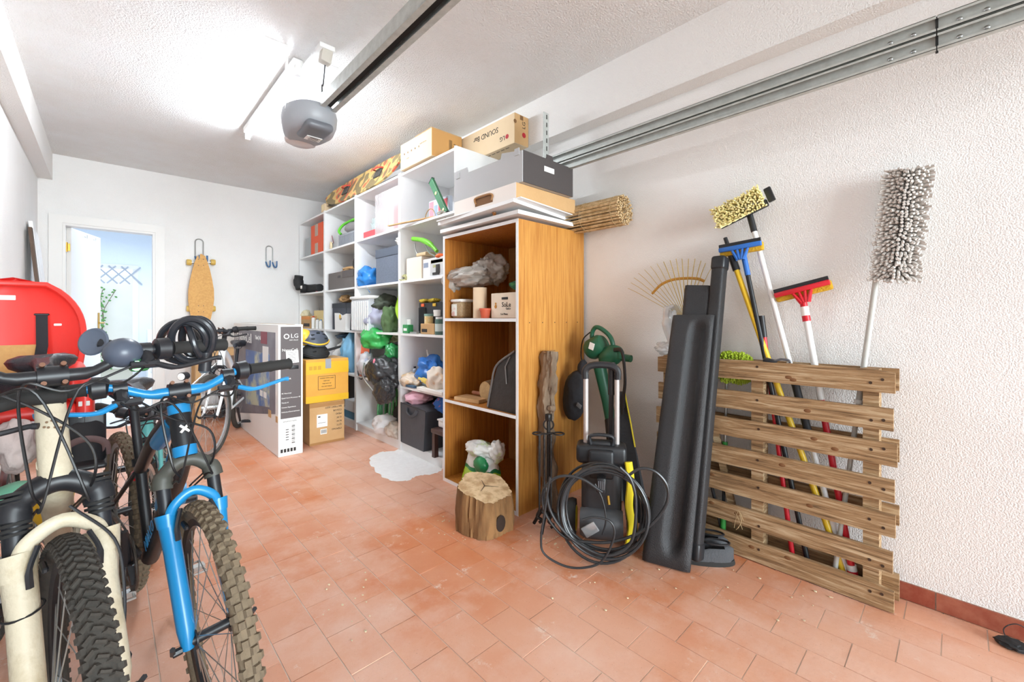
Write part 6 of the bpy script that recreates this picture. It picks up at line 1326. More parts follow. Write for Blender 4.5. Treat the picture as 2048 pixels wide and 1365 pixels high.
# ---------------------------------------------------------------- bicycles (local frame: x forward, y to the rider's left, z up)
m_tyre = mat('tyre_rubber', '#3a3733', .9, col2='#4d463e', scale=12, bump=.2, bscale=120)
m_tyred = mat('tyre_dusty', '#7d6d58', .95, col2='#3f3a34', scale=9, bump=.3, bscale=90)
m_rim = C('rim_black', '#1d1d20', .35); m_bk = C('satin_black', '#232428', .4); m_rimsil = C('rim_silver', '#b7b9bb', .3, metal=.8)
m_cable = C('cable_black', '#1b1b1d', .4)
def bicycle(name, lab, pos, heading, lean=0.0, steer=0.0, R=.34, tw=.028, fc=.67, cs=.43, bbz=.29, legs=None, frame=None, accent=None, crown=None,
            barhw=.33, rise=.03, stemh=.0, barcol=None, seat=.92, lugs='block', tyre_m=None, legr=.022, head=.13, susp=True, seatang=72, details=True, group='parked bicycles', stem_fwd=.06, gripm=None, seatm=None, sweep=.03, barlen=None, levers=None):
    M = Matrix.Translation(pos) @ Matrix.Rotation(heading, 4, 'Z') @ Matrix.Rotation(lean, 4, 'X')
    t = Thing(name, lab, 'bicycle', pos, M=M, group=group); tyre_m = tyre_m or m_tyre; legs = legs or m_bk; frame = frame or m_bk; accent = accent or frame; barcol = barcol or m_bk; crown = crown or m_bk
    sa = math.radians(71); s = V(-math.cos(sa), 0, math.sin(sa)); f_ = V(math.sin(sa), 0, math.cos(sa))
    A0 = V(fc - .045, 0, R); S = Matrix.Translation(A0) @ Matrix.Rotation(steer, 4, s) @ Matrix.Translation(-A0); I = Matrix.Identity(4)
    def ax(h, fwd=0, y=0): return A0 + s * h + f_ * fwd + V(0, y, 0)
    def wheel(c, MM, hubw, lbl):
        b = MB(MM); rc = R - tw; n = 72; pts = [c + V(rc * math.cos(2 * PI * k / n), 0, rc * math.sin(2 * PI * k / n)) for k in range(n)]
        vs_, fs_ = [], []; m = 12
        for k in range(n):
            rad = (pts[k] - c).normalized()
            for j in range(m): a = 2 * PI * j / m; vs_.append(pts[k] + rad * math.cos(a) * tw * .93 + V(0, 1, 0) * math.sin(a) * tw * .95)
        for k in range(n):
            for j in range(m): fs_.append((k * m + j, k * m + (j + 1) % m, ((k + 1) % n) * m + (j + 1) % m, ((k + 1) % n) * m + j))
        b.add(vs_, fs_); ty = t.part(lbl + '_tyre', b, tyre_m)
        b = MB(MM); K = 92 if lugs == 'arrow' else 56
        for k in range(K):
            for row in range(4 if lugs != 'arrow' else 5):
                if lugs == 'smooth': continue
                a = 2 * PI * (k + (.5 if row in (1, 2, 3) and (row % 2) else 0)) / K
                if lugs == 'arrow': ph = (-1.05, -.55, 0, .55, 1.05)[row]; sz = (.012, .014 if abs(ph) < .9 else .009, .009); tilt = (.0, -.55, .5, .55, .0)[row] * 1
                else: ph = (-.95, -.33, .33, .95)[row]; sz = (.017, .015, .009); tilt = 0
                rad = V(math.cos(a), 0, math.sin(a)); tg = V(-math.sin(a), 0, math.cos(a)); nrm = rad * math.cos(ph) + V(0, 1, 0) * math.sin(ph); sd_ = -rad * math.sin(ph) + V(0, 1, 0) * math.cos(ph)
                p = c + rad * rc + nrm * tw * 1.0
                t2 = tg * math.cos(tilt) + sd_ * math.sin(tilt); s2 = nrm.cross(t2)
                b.box(p, (sz[0] * (.45 if lugs == 'arrow' and abs(ph) < .9 else 1), sz[1] * (1.35 if lugs == 'arrow' else 1), sz[2]), basis(t2, s2, nrm).to_3x3(), taper=.75)
        if b.v: t.part(lbl + '_tread', b, tyre_m, kind='stuff', smooth=False)
        b = MB(MM); rr = R - 2 * tw + .002; rp = [(rr + .004, -.011), (rr + .004, .011), (rr - .016, .007), (rr - .016, -.007), (rr + .004, -.011)]
        b.lathe([(r, z) for r, z in rp], c, Matrix.Rotation(PI / 2, 3, 'X'), 56); t.part(lbl + '_rim', b, m_rim if lugs != 'smooth' else m_rimsil)
        b = MB(MM); b.cyl(c - V(0, hubw, 0), c + V(0, hubw, 0), .012, n=12); b.cyl(c - V(0, hubw * .75, 0), c - V(0, hubw * .68, 0), .024, n=14); b.cyl(c + V(0, hubw * .75, 0), c + V(0, hubw * .68, 0), .024, n=14); t.part(lbl + '_hub', b, m_bk)
        b = MB(MM)
        for k in range(28):
            a = 2 * PI * k / 28; a2 = a + (.35 if (k // 2) % 2 else -.35); sd = 1 if k % 2 else -1
            b.tube([c + V(.02 * math.cos(a2), sd * hubw * .7, .02 * math.sin(a2)), c + V((rr - .012) * math.cos(a), 0, (rr - .012) * math.sin(a))], .0012, 4, cap=False)
        t.part(lbl + '_spokes', b, m_steel, kind='stuff')
    wheel(V(fc, 0, R), S, .05, 'front'); wheel(V(-cs, 0, R), I, .065, 'rear')
    # fork
    hc = R + .030 + (-.008 if susp else 0); lw = tw + legr + .010; ch = hc + (.048 if susp else .0)
    for sd in (-1, 1):
        b = MB(S)
        if susp:
            b.tube([V(fc, sd * lw, R - .015), V(fc - .012, sd * lw, R + .03), ax(.20, 0, sd * lw), ax(hc - .05, 0, sd * (lw + .004))], [legr * .62, legr * .95, legr, legr * 1.12], 14, flat=1.25)
            b.tube([ax(.26, 0, sd * (lw + .004)), ax(hc - .045, 0, sd * (lw + .004))], [legr * 1.12, legr * 1.28], 14, flat=1.2)
        else: b.tube(spline([V(fc, sd * lw, R), ax(.15, .008, sd * lw), ax(hc, 0, sd * lw)], 4), legr * .6, 10)
        t.part('fork_leg', b, legs)
        if susp:
            b = MB(S); b.cyl(ax(hc - .05, 0, sd * (lw + .004)), ax(ch, 0, sd * (lw + .004)), legr * .78, n=14); t.part('stanchion', b, m_bk)
        b = MB(S); b.cyl(V(fc, sd * (lw + .012), R - .01), V(fc, sd * (lw + .03), R - .01), .009, n=8); b.tube([V(fc, sd * (lw + .03), R - .01), V(fc + .03, sd * (lw + .034), R + .02)], .006, 6); t.part('axle_lever', b, m_bk)
    if susp:
        b = MB(S); b.tube(spline([ax(hc - .07, .01, -(lw + .004)), ax(hc - .03, .028, -lw * .8), ax(hc - .005, .035, 0), ax(hc - .03, .028, lw * .8), ax(hc - .07, .01, lw + .004)], 6), [legr * .8] * 3 + [legr * .62] * 19 + [legr * .8] * 3, 12, flat=.7); t.part('fork_brace', b, legs)
    ch = hc + (.048 if susp else .0)
    b = MB(S); b.tube(spline([ax(ch - .03, 0, -(lw + .006)), ax(ch + .0, 0, -(lw + .0)), ax(ch + .03, 0, -.02), ax(ch + .03, 0, .02), ax(ch, 0, lw), ax(ch - .03, 0, lw + .006)], 5), [legr * 1.15] * 6 + [legr * .95] * 14 + [legr * 1.15] * 6, 12); t.part('fork_crown', b, crown)
    # v-brake arms and cable noodle
    for sd in (-1, 1):
        b = MB(S); b.tube(spline([ax(hc - .115, -.0 + .035, sd * lw * .85), ax(hc - .08, .045, sd * lw * .85), ax(hc - .04, .045, sd * lw * .62)], 4), [.0065] * 4 + [.005] * 5, 6, flat=.7); b.rbox(ax(hc - .085, .04, sd * (tw + .006)), (.045, .01, .012), .003, 1); t.part('brake_arm', b, m_bk)
    # head, frame
    h0 = ch + .04; h1 = h0 + head; hb = ax(h0); ht = ax(h1); BB = V(0, 0, bbz)
    st = math.radians(seatang); sdv = V(-math.cos(st), 0, math.sin(st)); stl = (seat - .16 - bbz) / math.sin(st) * .72; ST = BB + sdv * stl
    b = MB(); b.tube([hb, ht], [.027, .025], 16); t.part('head_tube', b, frame)
    b = MB(); b.tube(spline([ht - s * .03, ht.lerp(ST, .5) + V(0, 0, .012), ST + V(0, 0, -.01)], 5), [.022] * 4 + [.019] * 7, 14, flat=1.15); t.part('top_tube', b, frame)
    b = MB(); b.tube(spline([hb + s * .035, hb.lerp(BB, .4) + V(.0, 0, .01), BB], 5), [.029] * 4 + [.026] * 7, 14, flat=1.15); t.part('down_tube', b, frame)
    b = MB(); b.tube([BB, ST + sdv * .02], .017, 12); t.part('seat_tube', b, frame)
    if accent is not frame:
        for (p, q, r_) in ((ht - s * .03, ST, .0235), (hb + s * .035, BB, .0305)): b = MB(); b.tube([p.lerp(q, .10), p.lerp(q, .48)], [r_, r_ * .93], 14, flat=1.16); t.part('colour_panel', b, accent)
        for pa, pb_, r_ in ((hb + s * .002, hb + s * .03, .0285), (ht - s * .03, ht - s * .004, .0265)): b = MB(); b.tube([pa, pb_], r_, 16); t.part('colour_ring', b, accent)
    for sd in (-1, 1):
        b = MB(); b.tube([ST + sdv * -.02 + V(0, sd * .016, 0), V(-cs, sd * .06, R)], .008, 8); t.part('seat_stay', b, frame)
        b = MB(); b.tube([BB + V(-.02, sd * .02, 0), V(-cs + .16, sd * .045, R - .02), V(-cs, sd * .06, R)], .010, 8); t.part('chain_stay', b, frame)
    # drive train on the rider's right (y negative)
    b = MB(); N_ = 40
    vs_ = []
    for k in range(N_ * 2): a = 2 * PI * k / (N_ * 2); r_ = .088 if k % 2 else .082; vs_ += [BB + V(r_ * math.cos(a), -.048, r_ * math.sin(a)), BB + V(r_ * math.cos(a), -.053, r_ * math.sin(a)), BB + V(.066 * math.cos(a), -.048, .066 * math.sin(a)), BB + V(.066 * math.cos(a), -.053, .066 * math.sin(a))]
    n_ = N_ * 2; fs_ = []
    for k in range(n_): i = 4 * k; j = 4 * ((k + 1) % n_); fs_ += [(i, j, j + 1, i + 1), (i + 2, i + 3, j + 3, j + 2), (i, i + 2, j + 2, j), (i + 1, j + 1, j + 3, i + 3)]
    b.add(vs_, fs_)
    for k in range(5): a = 2 * PI * k / 5 + .3; b.tube([BB + V(0, -.052, 0), BB + V(.07 * math.cos(a), -.052, .07 * math.sin(a))], [.013, .008], 6, flat=.4)
    t.part('chainring', b, m_bk)
    ca = 1.1
    for sd in (-1, 1):
        a = ca if sd < 0 else ca + PI; e_ = BB + V(.16 * math.cos(a), sd * .075, .16 * math.sin(a)); b = MB(); b.tube([BB + V(0, sd * .06, 0), e_], [.013, .010], 8, flat=.7); cr_ = t.part('crank_arm', b, m_bk)
        b = MB(); c = e_ + V(0, sd * .055, 0)
        b.tube([c + V(-.045, -.035, 0), c + V(.045, -.035, 0), c + V(.048, .035, 0), c + V(-.048, .035, 0)], .005, 6, closed=True); b.box(c, (.03, .085, .018)); sub('pedal', b, m_steel if details else m_bk, cr_)
    b = MB(); b.lathe([(.015, -.012), (.042, -.012), (.030, .012), (.015, .012)], V(-cs, -.04, R), Matrix.Rotation(PI / 2, 3, 'X'), 20); t.part('cassette', b, m_steel)
    b = MB(); rA, rB = .088, .036
    up = [BB + V(0, -.05, rA), V(-cs, -.045, R + rB)]; dn = [V(-cs, -.045, R - rB), V(-cs + .02, -.045, R - .09), V(-cs + .05, -.045, R - .13), BB + V(0, -.05, -rA)]; arcF = [BB + V(rA * math.cos(a), -.05, rA * math.sin(a)) for a in [-PI / 2 + PI * k / 12 for k in range(1, 12)]]
    b.tube(up + dn + arcF, .0038, 5, closed=True, flat=.8); t.part('chain', b, C('chain_dull', '#5a5550', .4, metal=.7))
    b = MB(); b.tube([V(-cs, -.055, R), V(-cs + .01, -.055, R - .07), V(-cs + .05, -.055, R - .13)], [.014, .010, .014], 6, flat=.6); t.part('derailleur', b, m_bk)
    # seat
    SP = BB + sdv * ((seat - .05 - bbz) / math.sin(st)); b = MB(); b.tube([ST - sdv * .02, SP], .0138, 12); t.part('seat_post', b, m_bk)
    b = MB(); b.tube([ST + sdv * .004, ST + sdv * .03], .022, 12); b.tube([ST + V(-.02, .0, .02), ST + V(-.03, .03, .03)], .005, 6); t.part('seat_clamp', b, m_bk)
    b = MB(); c = SP + V(.0, 0, .045); n_, m_ = 20, 14; vs_ = []
    for i in range(n_ + 1):
        u = i / n_; x = -.13 + .27 * u; w = .018 + .058 * (1 / (1 + math.exp((u - .38) * 13))) ; w *= min(1, (u * 9 + .12)) ** .5; w *= min(1, ((1 - u) * 9 + .15)) ** .5; zt = .012 * math.cos((u - .5) * 3.2) + .010 * (1 - u)
        for k in range(m_): a = 2 * PI * k / m_; vs_.append(c + V(x, w * 1.15 * math.cos(a), zt + (.026 if math.sin(a) > 0 else .046) * math.sin(a) * (.7 + .3 * (w > .03)) - .006 * (math.sin(a) > .8)))
    fs_ = [(i * m_ + k, i * m_ + (k + 1) % m_, (i + 1) * m_ + (k + 1) % m_, (i + 1) * m_ + k) for i in range(n_) for k in range(m_)] + [tuple(range(m_)), tuple(range(n_ * m_, (n_ + 1) * m_))]
    b.add(vs_, fs_); sd_ = t.part('saddle', b, seatm or mat('saddle_vinyl', '#34353b', .4, bump=.2, bscale=90)); b = MB()
    for y_ in (-.02, .02): b.tube([c + V(-.09, y_, -.02), c + V(-.03, y_, -.045), c + V(.03, y_, -.045), c + V(.10, y_ * .5, -.015)], .0035, 6)
    sub('rail', b, m_steel, sd_)
    # stem and bars
    b = MB(S); clampc = ax(h1 + .03 + stemh, stem_fwd); b.tube([ax(h1 - .002), ax(h1 + .045 + stemh)], .0185, 14); b.tube([ax(h1 + .028 + stemh), clampc], [.018, .02], 12); b.cyl(clampc - V(0, .024, 0), clampc + V(0, .024, 0), .023, n=14); b.tube([ax(h1 + .045 + stemh), ax(h1 + .051 + stemh)], .016, 14); sm = t.part('stem', b, m_bk)
    b = MB(S)
    for yy in (-.016, .016):
        for zz_ in (.021, -.021): b.cyl(clampc + f_ * .012 + s * zz_ + V(0, yy, 0), clampc + f_ * .028 + s * zz_ + V(0, yy, 0), .005, n=8)
    sub('bolts', b, C('bolt_copper', '#7d5a48', .4, metal=.6), sm, kind='stuff')
    for o_h in (0,):
        b = MB(S); b.tube([ax(h1 - .001), ax(h1 + .010), ax(h1 + .011)], [.027, .025, .02], 14); t.part('headset', b, m_bk)
    def bp_(y):
        a = abs(y); k = min(1, max(0, (a - .05) / .10)); k = k * k * (3 - 2 * k)
        return clampc + V(-sweep * max(0, (a - .06)) / .25, y, rise * k)
    b = MB(S); b.tube([bp_(-barhw + 2 * barhw * i / 40) for i in range(41)], [.0115 + (.003 if abs(-barhw + 2 * barhw * i / 40) < .06 else 0) for i in range(41)], 12); t.part('handlebar', b, barcol)
    for sd in (-1, 1):
        b = MB(S); e = barhw; b.tube([bp_(sd * (e - .125)), bp_(sd * (e - .12)), bp_(sd * (e - .07)), bp_(sd * (e - .06)), bp_(sd * (e - .05)), bp_(sd * (e - .004)), bp_(sd * e) ], [.019, .0165, .0165, .0185, .0165, .017, .019], 14); b.tube([bp_(sd * (e - .002)), bp_(sd * (e + .004))], .0165, 14); t.part('grip', b, gripm or m_rubber)
        b = MB(S); b.tube([bp_(sd * (e - .165)), bp_(sd * (e - .160)), bp_(sd * (e - .135)), bp_(sd * (e - .128))], [.018, .027, .029, .020], 18); t.part('gear_shifter', b, m_bk)
        b = MB(S); q = bp_(sd * (e - .185)); b.cyl(q - V(0, .014, 0), q + V(0, .014, 0), .0185, n=14); b.tube([q, q + V(.035, 0, -.025), q + V(.045, sd * -.01, -.032)], [.014, .015, .010], 8, flat=.8); b.tube([q + V(.042, -sd * .035, -.033), q + V(.042, sd * .02, -.033)], .010, 8); lv = t.part('lever_clamp', b, m_bk)
        b = MB(S); b.tube(spline([q + V(.045, sd * .015, -.034), q + V(.060, sd * .05, -.045), q + V(.055, sd * .10, -.038), q + V(.058, sd * .135, -.030), q + V(.062, sd * .15, -.030)], 5), [.009] * 5 + [.007] * 12 + [.0085] * 4, 8, flat=.8); t.part('brake_lever', b, levers or m_bk)
        b = MB(S); b.tube(spline([q + V(.045, -sd * .03, -.033), clampc + V(.075 - .03 * sd, sd * .02, -.03), ax(h1 + .0, .10, -sd * .05), ax(h0 - .01, .09, -sd * .045), ax(hc + .035, .055, -sd * lw * .5)] if sd > 0 else [q + V(.045, -sd * .03, -.033), clampc + V(.06, sd * .03, -.06), ax(h0 + .05, .085, .045), ax(h0 - .03, .04, .05), BB + V(.28, .04, .30)], 7), .0028, 6); t.part('brake_cable', b, m_cable)
        b = MB(S); b.tube(spline([bp_(sd * (e - .165)) + V(.01, 0, -.02), clampc + V(.09, sd * .10, -.02), ax(h1 - .02, .12, sd * .03), ax(h0 - .05, .10, -sd * .03), ax(h0 - .06, .03, -sd * .035), BB + V(.25, -sd * .035, .27)], 7), .0026, 6); t.part('gear_cable', b, m_cable)
    return t, M, S, dict(clamp=clampc, bp=bp_, ax=ax, h1=h1, h0=h0, hc=hc, ch=ch, BB=BB, ST=ST, SP=SP, s=s, f=f_, hb=hb, ht=ht, lw=lw)
D = math.radians
# blue bicycle, nearest the middle of the floor
m_bblue = C('frame_blue', '#1f86c0', .3); m_bblk = C('frame_black', '#1c1e22', .35)
tb, Mb, Sb, g = bicycle('mountain_bike', 'black and bright blue mountain bike with blue fork and handlebar', (.118, 1.945, 0), D(-82.3), lean=D(2.0), steer=D(-3), R=.315, tw=.0215, fc=.655, cs=.41, bbz=.27,
    legs=m_bblue, frame=m_bblk, accent=m_bblue, crown=C('crown_olive', '#4a4a44', .5), barhw=.305, rise=.035, barcol=m_bblue, seat=.84, legr=.0200, tyre_m=m_tyred, head=.150, levers=m_bblue, stemh=.0, stem_fwd=.03)
b = MB(); dtm = g['hb'].lerp(g['BB'], .62); dd = (g['BB'] - g['hb']).normalized(); 
for k, yy in enumerate((-1,)):
    up_ = Vector((0, yy, 0)).cross(dd).normalized(); b.text('OTWIN', .05, basis(dd * -yy * 1.0, up_ if up_.dot(V(1, 0, 0)) > 0 else up_, Vector((0, yy, 0)), g['hb'].lerp(g['BB'], .70) + V(0, yy * .0275, 0)))
tb.part('lettering', b, m_bblue)
b = MB(); hm = g['hb'].lerp(g['ht'], .5) + g['f'] * .029
for a in (.8, 2.35): b.tube([hm + V(0, .014 * math.cos(a), 0) + g['s'] * .014 * math.sin(a), hm - V(0, .014 * math.cos(a), 0) - g['s'] * .014 * math.sin(a)], .0035, 6)
tb.part('head_badge', b, m_paper)
b = MB(); b.lathe([(.055, -.006), (.068, -.006), (.068, .006), (.055, .006), (.055, -.006)], g['BB'] + V(.0, .055, 0) + V(.06, .02, .24), Matrix.Rotation(PI / 2, 3, 'X') , 28); b.cyl(g['BB'] + V(.06 - .06, .075, .24), g['BB'] + V(.12, .075, .24), .004, n=6); tb.part('bottle_cage_ring', b, m_bblue)
b = MB(); q = g['SP'] - (g['SP'] - g['ST']) * .75; b.cyl(q + V(-.028, 0, -.10), q + V(-.045, 0, -.10), .02, n=14); tb.part('rear_reflector', b, C('reflector_red', '#c4222c', .2))
# beige bicycle, front left
m_beige = mat('frame_beige', '#d3c8b0', .55, col2='#9c8659', scale=11, amt=.55, contrast=(.5, .72), bump=.15, bscale=120); 
ta, Ma, Sa, g = bicycle('mountain_bike', 'beige mountain bike with muddy fork, nearest the camera at left', (-.088, 1.86, 0), D(-85), lean=D(2.8), steer=D(5), R=.332, tw=.0245, fc=.68, cs=.43, bbz=.30,
    legs=m_beige, frame=m_beige, accent=None, crown=m_bk, barhw=.345, rise=.045, barcol=m_bk, seat=.95, legr=.0245, lugs='arrow', head=.185, stemh=.0, stem_fwd=.06)
b = MB()
for k, (y_, z_) in enumerate(((-.008, .01), (.0, .012), (.008, .008), (-.006, -.002), (.004, -.004), (.012, -.006), (-.012, .0))): b.cyl(g['hb'].lerp(g['ht'], .6) + g['f'] * .025 + V(0, y_, 0) + g['s'] * z_, g['hb'].lerp(g['ht'], .6) + g['f'] * .0275 + V(0, y_, 0) + g['s'] * z_, .0025, n=8)
ta.part('badge_dots', b, C('badge_bronze', '#7a5c3c', .5), kind='stuff')
b = MB(Sa)
for sd in (-1, 1):
    for k in range(9): b.tube([g['ax'](g['hc'] - .01 + k * .010, 0, sd * (g['lw'] + .004)), g['ax'](g['hc'] - .004 + k * .010, 0, sd * (g['lw'] + .004))], .025, 14)
ta.part('fork_boot', b, m_rubber, kind='stuff')
for sd, h_ in ((-1, .20), (1, .14), (1, .03)):
    b = MB(Sa); b.tube([g['ax'](h_, 0, sd * g['lw']) + V(.034 * math.cos(a), .030 * math.sin(a), .004 * math.sin(a)) for a in [2 * PI * k / 18 for k in range(18)]], .0022, 5, closed=True); ta.part('cable_tie', b, m_bk)
b = MB(Sa); b.tube(spline([g['ax'](g['hc'] + .02, .06, .01), g['ax'](.28, .045, .075), g['ax'](.17, .03, .085), g['ax'](.05, .02, .075)], 6), .003, 6); b.rbox(g['ax'](.0, .035, .062), (.016, .014, .05), .005, 2); ta.part('speed_sensor', b, m_bk)
# horn, bell, light on the beige bike's bar
bpw = lambda y: Ma @ Sa @ g['bp'](y)
c1 = bpw(.15); bq = P(246, 706, t=c1.dot(FW) * .97)
t = Thing('bicycle_bell', 'round dark domed bell on the beige bicycle handlebar', 'bell', c1 + V(0, 0, .0))
b = MB(); b.blob(bq, (.038, .038, .036), 1, 0, 1, 3); t.part('dome', b, C('bell_slate', '#4d5564', .35)); b = MB(); b.cyl(c1, bq, .014, n=12); t.part('clamp', b, m_bk)
t = Thing('bicycle_horn', 'small dark bulb horn with a flared mouth on the beige bicycle', 'horn', c1); h_ = P(192, 685, t=(c1.dot(FW)) * .98); 
b = MB(); dr = (h_ - c1).normalized(); b.tube([c1, h_ - dr * .01], [.010, .013], 10); t.part('neck', b, m_bk)
b = MB(); vw = (V(0, 0, CAMH) - h_).normalized(); b.lathe([(.010, -.02), (.016, -.008), (.030, .002), (.034, .008), (.030, .010), (.012, .004), (0, .006)], h_, (vw * .8 + dr * .5).normalized().to_track_quat('Z', 'Y').to_matrix(), 24); t.part('bell_mouth', b, C('horn_slate', '#555d6c', .35))
t = Thing('bicycle_light', 'small black bicycle lamp with a green glow under the bar', 'lamp', bpw(.15)); c = bpw(.15)
b = MB(); b.rbox(c + V(-.0, -.015, -.035), (.04, .05, .03), .010, 3); t.part('body', b, C('lamp_green', '#3f7a4a', .3)); b = MB(); b.lathe([(0, .0), (.012, 0), (.012, .003), (0, .004)], c + V(-.005, -.042, -.035), Matrix.Rotation(PI / 2, 3, 'X'), 14); t.part('lens', b, C('glow_green', '#8df0a0', .3, emit=2.5))
# cable lock hung over the grip
t = Thing('cable_lock', 'thick black coiled cable lock hanging on the handlebar end', 'lock', bpw(.34)); m_lk = C('lock_black', '#2a2c31', .25); e_ = bpw(.325); td = e_.dot(FW)
def vp(px, py, dz=0): return P(px, py, t=td + dz)
for k, (cx_, cy_, rx, ry, dz, ph) in enumerate(((366, 684, 46, 40, -.04, .2), (384, 680, 42, 42, -.05, 1.0), (358, 688, 40, 34, .028, 2.0), (396, 676, 32, 38, -.02, .4))):
    b = MB(); b.tube([vp(cx_ + rx * math.cos(a), cy_ + ry * math.sin(a), dz + .022 * math.sin(a + ph)) for a in [2 * PI * j / 36 for j in range(36)]], .0095, 10, closed=True); t.part('cable_loop', b, m_lk)
b = MB(); b.tube(spline([vp(374, 648, -.045), vp(384, 675, -.06), vp(392, 700, -.055), vp(405, 716, -.03)], 6), [.0085] * 15 + [.011] * 4, 10); t.part('cable_end', b, m_lk)
b = MB(); b.cyl(vp(412, 705, -.03), vp(409, 742, -.03), .0150, n=18); t.part('lock_body', b, m_lk); b = MB(); b.cyl(vp(409, 742, -.03), vp(409, 744, -.031), .0125, n=16); t.part('keyhole_face', b, C('lock_brass', '#8f8068', .3, metal=.7))
b = MB(); b.cyl(vp(374, 645, -.05), vp(375, 653, -.05), .014, n=14); t.part('end_plug', b, m_lk)

# bicycle with the child seat, along the left wall
m_gry = C('frame_grey', '#9fa3a6', .4)
tc_, Mc, Sc, g = bicycle('city_bicycle', 'grey bicycle along the left wall carrying the red child seat', (-.275, 1.86, 0), D(-90), lean=D(0), steer=D(3), R=.34, tw=.022, fc=.66, cs=.44, bbz=.29, legs=m_gry, frame=m_gry, barhw=.20, rise=.02, seat=.88, legr=.016, lugs='smooth', susp=False, head=.14, details=False)
cs_ = Thing('child_seat', 'large red plastic child bicycle seat with tan cushion and black straps', 'child seat', (-.27, 2.35, .55)); m_rd = C('seat_red', '#ee3b34', .35); m_cork = mat('cushion_tan', '#d9ac6c', .8, col2='#c7935a', scale=40, bump=.2); m_str = mat('strap_black', '#26272c', .8, bump=.2, bscale=200)
sx, sy = -.258, 2.40
def back(u, v):   # u across -1..1, v up 0..1
    w = .155 + .035 * math.sin(v * 2.6); e = max(0, v - .42) / .58; w *= math.sqrt(max(.0, 1 - e ** 3.0)) + .001
    return V(sx + u * w, sy + .03 + .10 * v - .11 * (abs(u) ** 2.4) * (1 - .35 * v), .78 + .475 * v)
b = MB(); b.grid(lambda a, c: back(2 * a - 1, c), 24, 24); b.grid(lambda a, c: back(1 - 2 * a, c) + V(0, .014, 0), 24, 24); cs_.part('shell', b, m_rd, angle=60)
b = MB(); b.tube([back(-1, k / 20) for k in range(20)] + [back(1, 1 - k / 20) for k in range(1, 21)], .010, 8); cs_.part('shell_rim', b, m_rd)
for sd in (-1, 1):
    b = MB(); b.blob((sx + sd * .175, sy - .14, .865), (.035, .16, .075), 3 + sd, .06, 1.5, 4); b.rbox((sx + sd * .200, sy - .16, .745), (.045, .24, .25), .04, 4); cs_.part('side_wing', b, m_rd)
    for i in range(2):
        for j in range(2): b = MB(); b.rbox((sx + sd * .155 + .01, sy - .247, .755 - .05 * i * 1.0 + 0), (.001, .001, .001), .0002, 1)
b = MB(); b.rbox((sx, sy - .12, .775), (.37, .27, .05), .02, 3); cs_.part('seat_pan', b, m_rd)
for i in range(2):
    for j in range(2): b = MB(); b.rbox((sx + .189 + .019 * j, sy - .2805, .80 - .04 * i), (.010, .003, .017), .001, 1); cs_.part('wing_slot', b, m_paper)
b = MB(); b.grid(lambda a, c: back((2 * a - 1) * .58 * (1 - .25 * max(0, c * 2 - 1)), c * .46 + .0) + V(0, -.012, 0) * 1, 14, 14); b.rbox((sx, sy + .0, .80), (.19, .03, .06), .014, 3); cs_.part('back_cushion', b, m_cork)
b = MB(); b.rbox((sx, sy - .13, .812), (.27, .22, .028), .013, 3); sc_ = cs_.part('seat_cushion', b, m_cork)
b = MB(); c = V(sx + .07, sy - .13, .828)
for k in range(9): a = 2 * PI * k / 9; b.tube([c + V(.014 * math.cos(a), .014 * math.sin(a), 0), c + V(.021 * math.cos(a), .021 * math.sin(a), 0)], .0012, 4)
b.tube([c + V(.010 * math.cos(a), .010 * math.sin(a), 0) for a in [2 * PI * k / 16 for k in range(16)]], .0012, 4, closed=True); sub('sun_emblem', b, C('emblem_brown', '#8d5f34'), sc_, cs_.loc)
for sd in (-1, 1):
    b = MB(); b.tube([back(sd * .40, .70) + V(0, -.012, 0), back(sd * .40, .45) + V(0, -.02, 0), back(sd * .36, .15) + V(0, -.035, 0), V(sx + sd * .03, sy - .05, .81)], .016, 8, flat=.12, up=(0, 1, 0)); cs_.part('shoulder_strap', b, m_str)
    b = MB(); b.rbox(back(sd * .40, .705) + V(0, -.010, 0), (.042, .012, .008), .003, 1); cs_.part('strap_slider', b, m_bk)
for i, (u, v, w_, h_) in enumerate(((-.18, .84, .040, .012), (-.62, .62, .016, .006), (.62, .62, .016, .006))):
    b = MB(); p = back(u, v) + V(0, -.006, 0); b.rbox(p, (w_ * 1.4, .006, h_ * 1.6), .0028, 3); cs_.part('slot', b, m_paper)
for sd in (-1, 1):
    b = MB(); x = sx + sd * .205 + .0; y = sy - .32; b.grid(lambda a, c: (x + .05 * math.sin(PI * (a - .5)), y - .10 * c + .045 * math.cos(PI * (a - .5)) * 1.0, .61 + .13 * (1 - c) * abs(math.cos(PI * (a - .5))) ** .3 + .03 * abs(2 * a - 1) ** 3), 14, 12)
    b.rbox((x, y - .04, .61), (.105, .16, .018), .008, 3); b.rbox((x, y + .05, .68), (.10, .02, .17), .009, 3); ft = cs_.part('foot_rest', b, m_bk)
    b = MB(); b.tube(spline([V(x - .052, y - .05, .63), V(x - .045, y - .055, .675), V(x, y - .06, .695), V(x + .045, y - .055, .675), V(x + .052, y - .05, .63)], 5), .011, 8, flat=.3, up=(0, 1, 0)); sub('foot_strap', b, C('strap_wine', '#5f4746', .7), ft, cs_.loc)
b = MB(); b.tube([(sx, sy - .02, .73), (sx, sy - .05, .60), (sx, sy - .22, .50)], .012, 8); cs_.part('carrier_bracket', b, m_steel)

# small child's bicycle behind
te, Me, Se, g = bicycle('kids_bicycle', "small teal child's bicycle parked behind the blue mountain bike", (.20, 2.98, 0), D(-97), lean=D(3), steer=D(-6), R=.235, tw=.022, fc=.42, cs=.33, bbz=.20, legs=C('frame_teal', '#5fa9a6', .35), frame=C('frame_teal', '#5fa9a6', .35), barhw=.22, rise=.05, seat=.56, legr=.016, lugs='smooth', susp=False, head=.09, details=False, tyre_m=m_tyre)
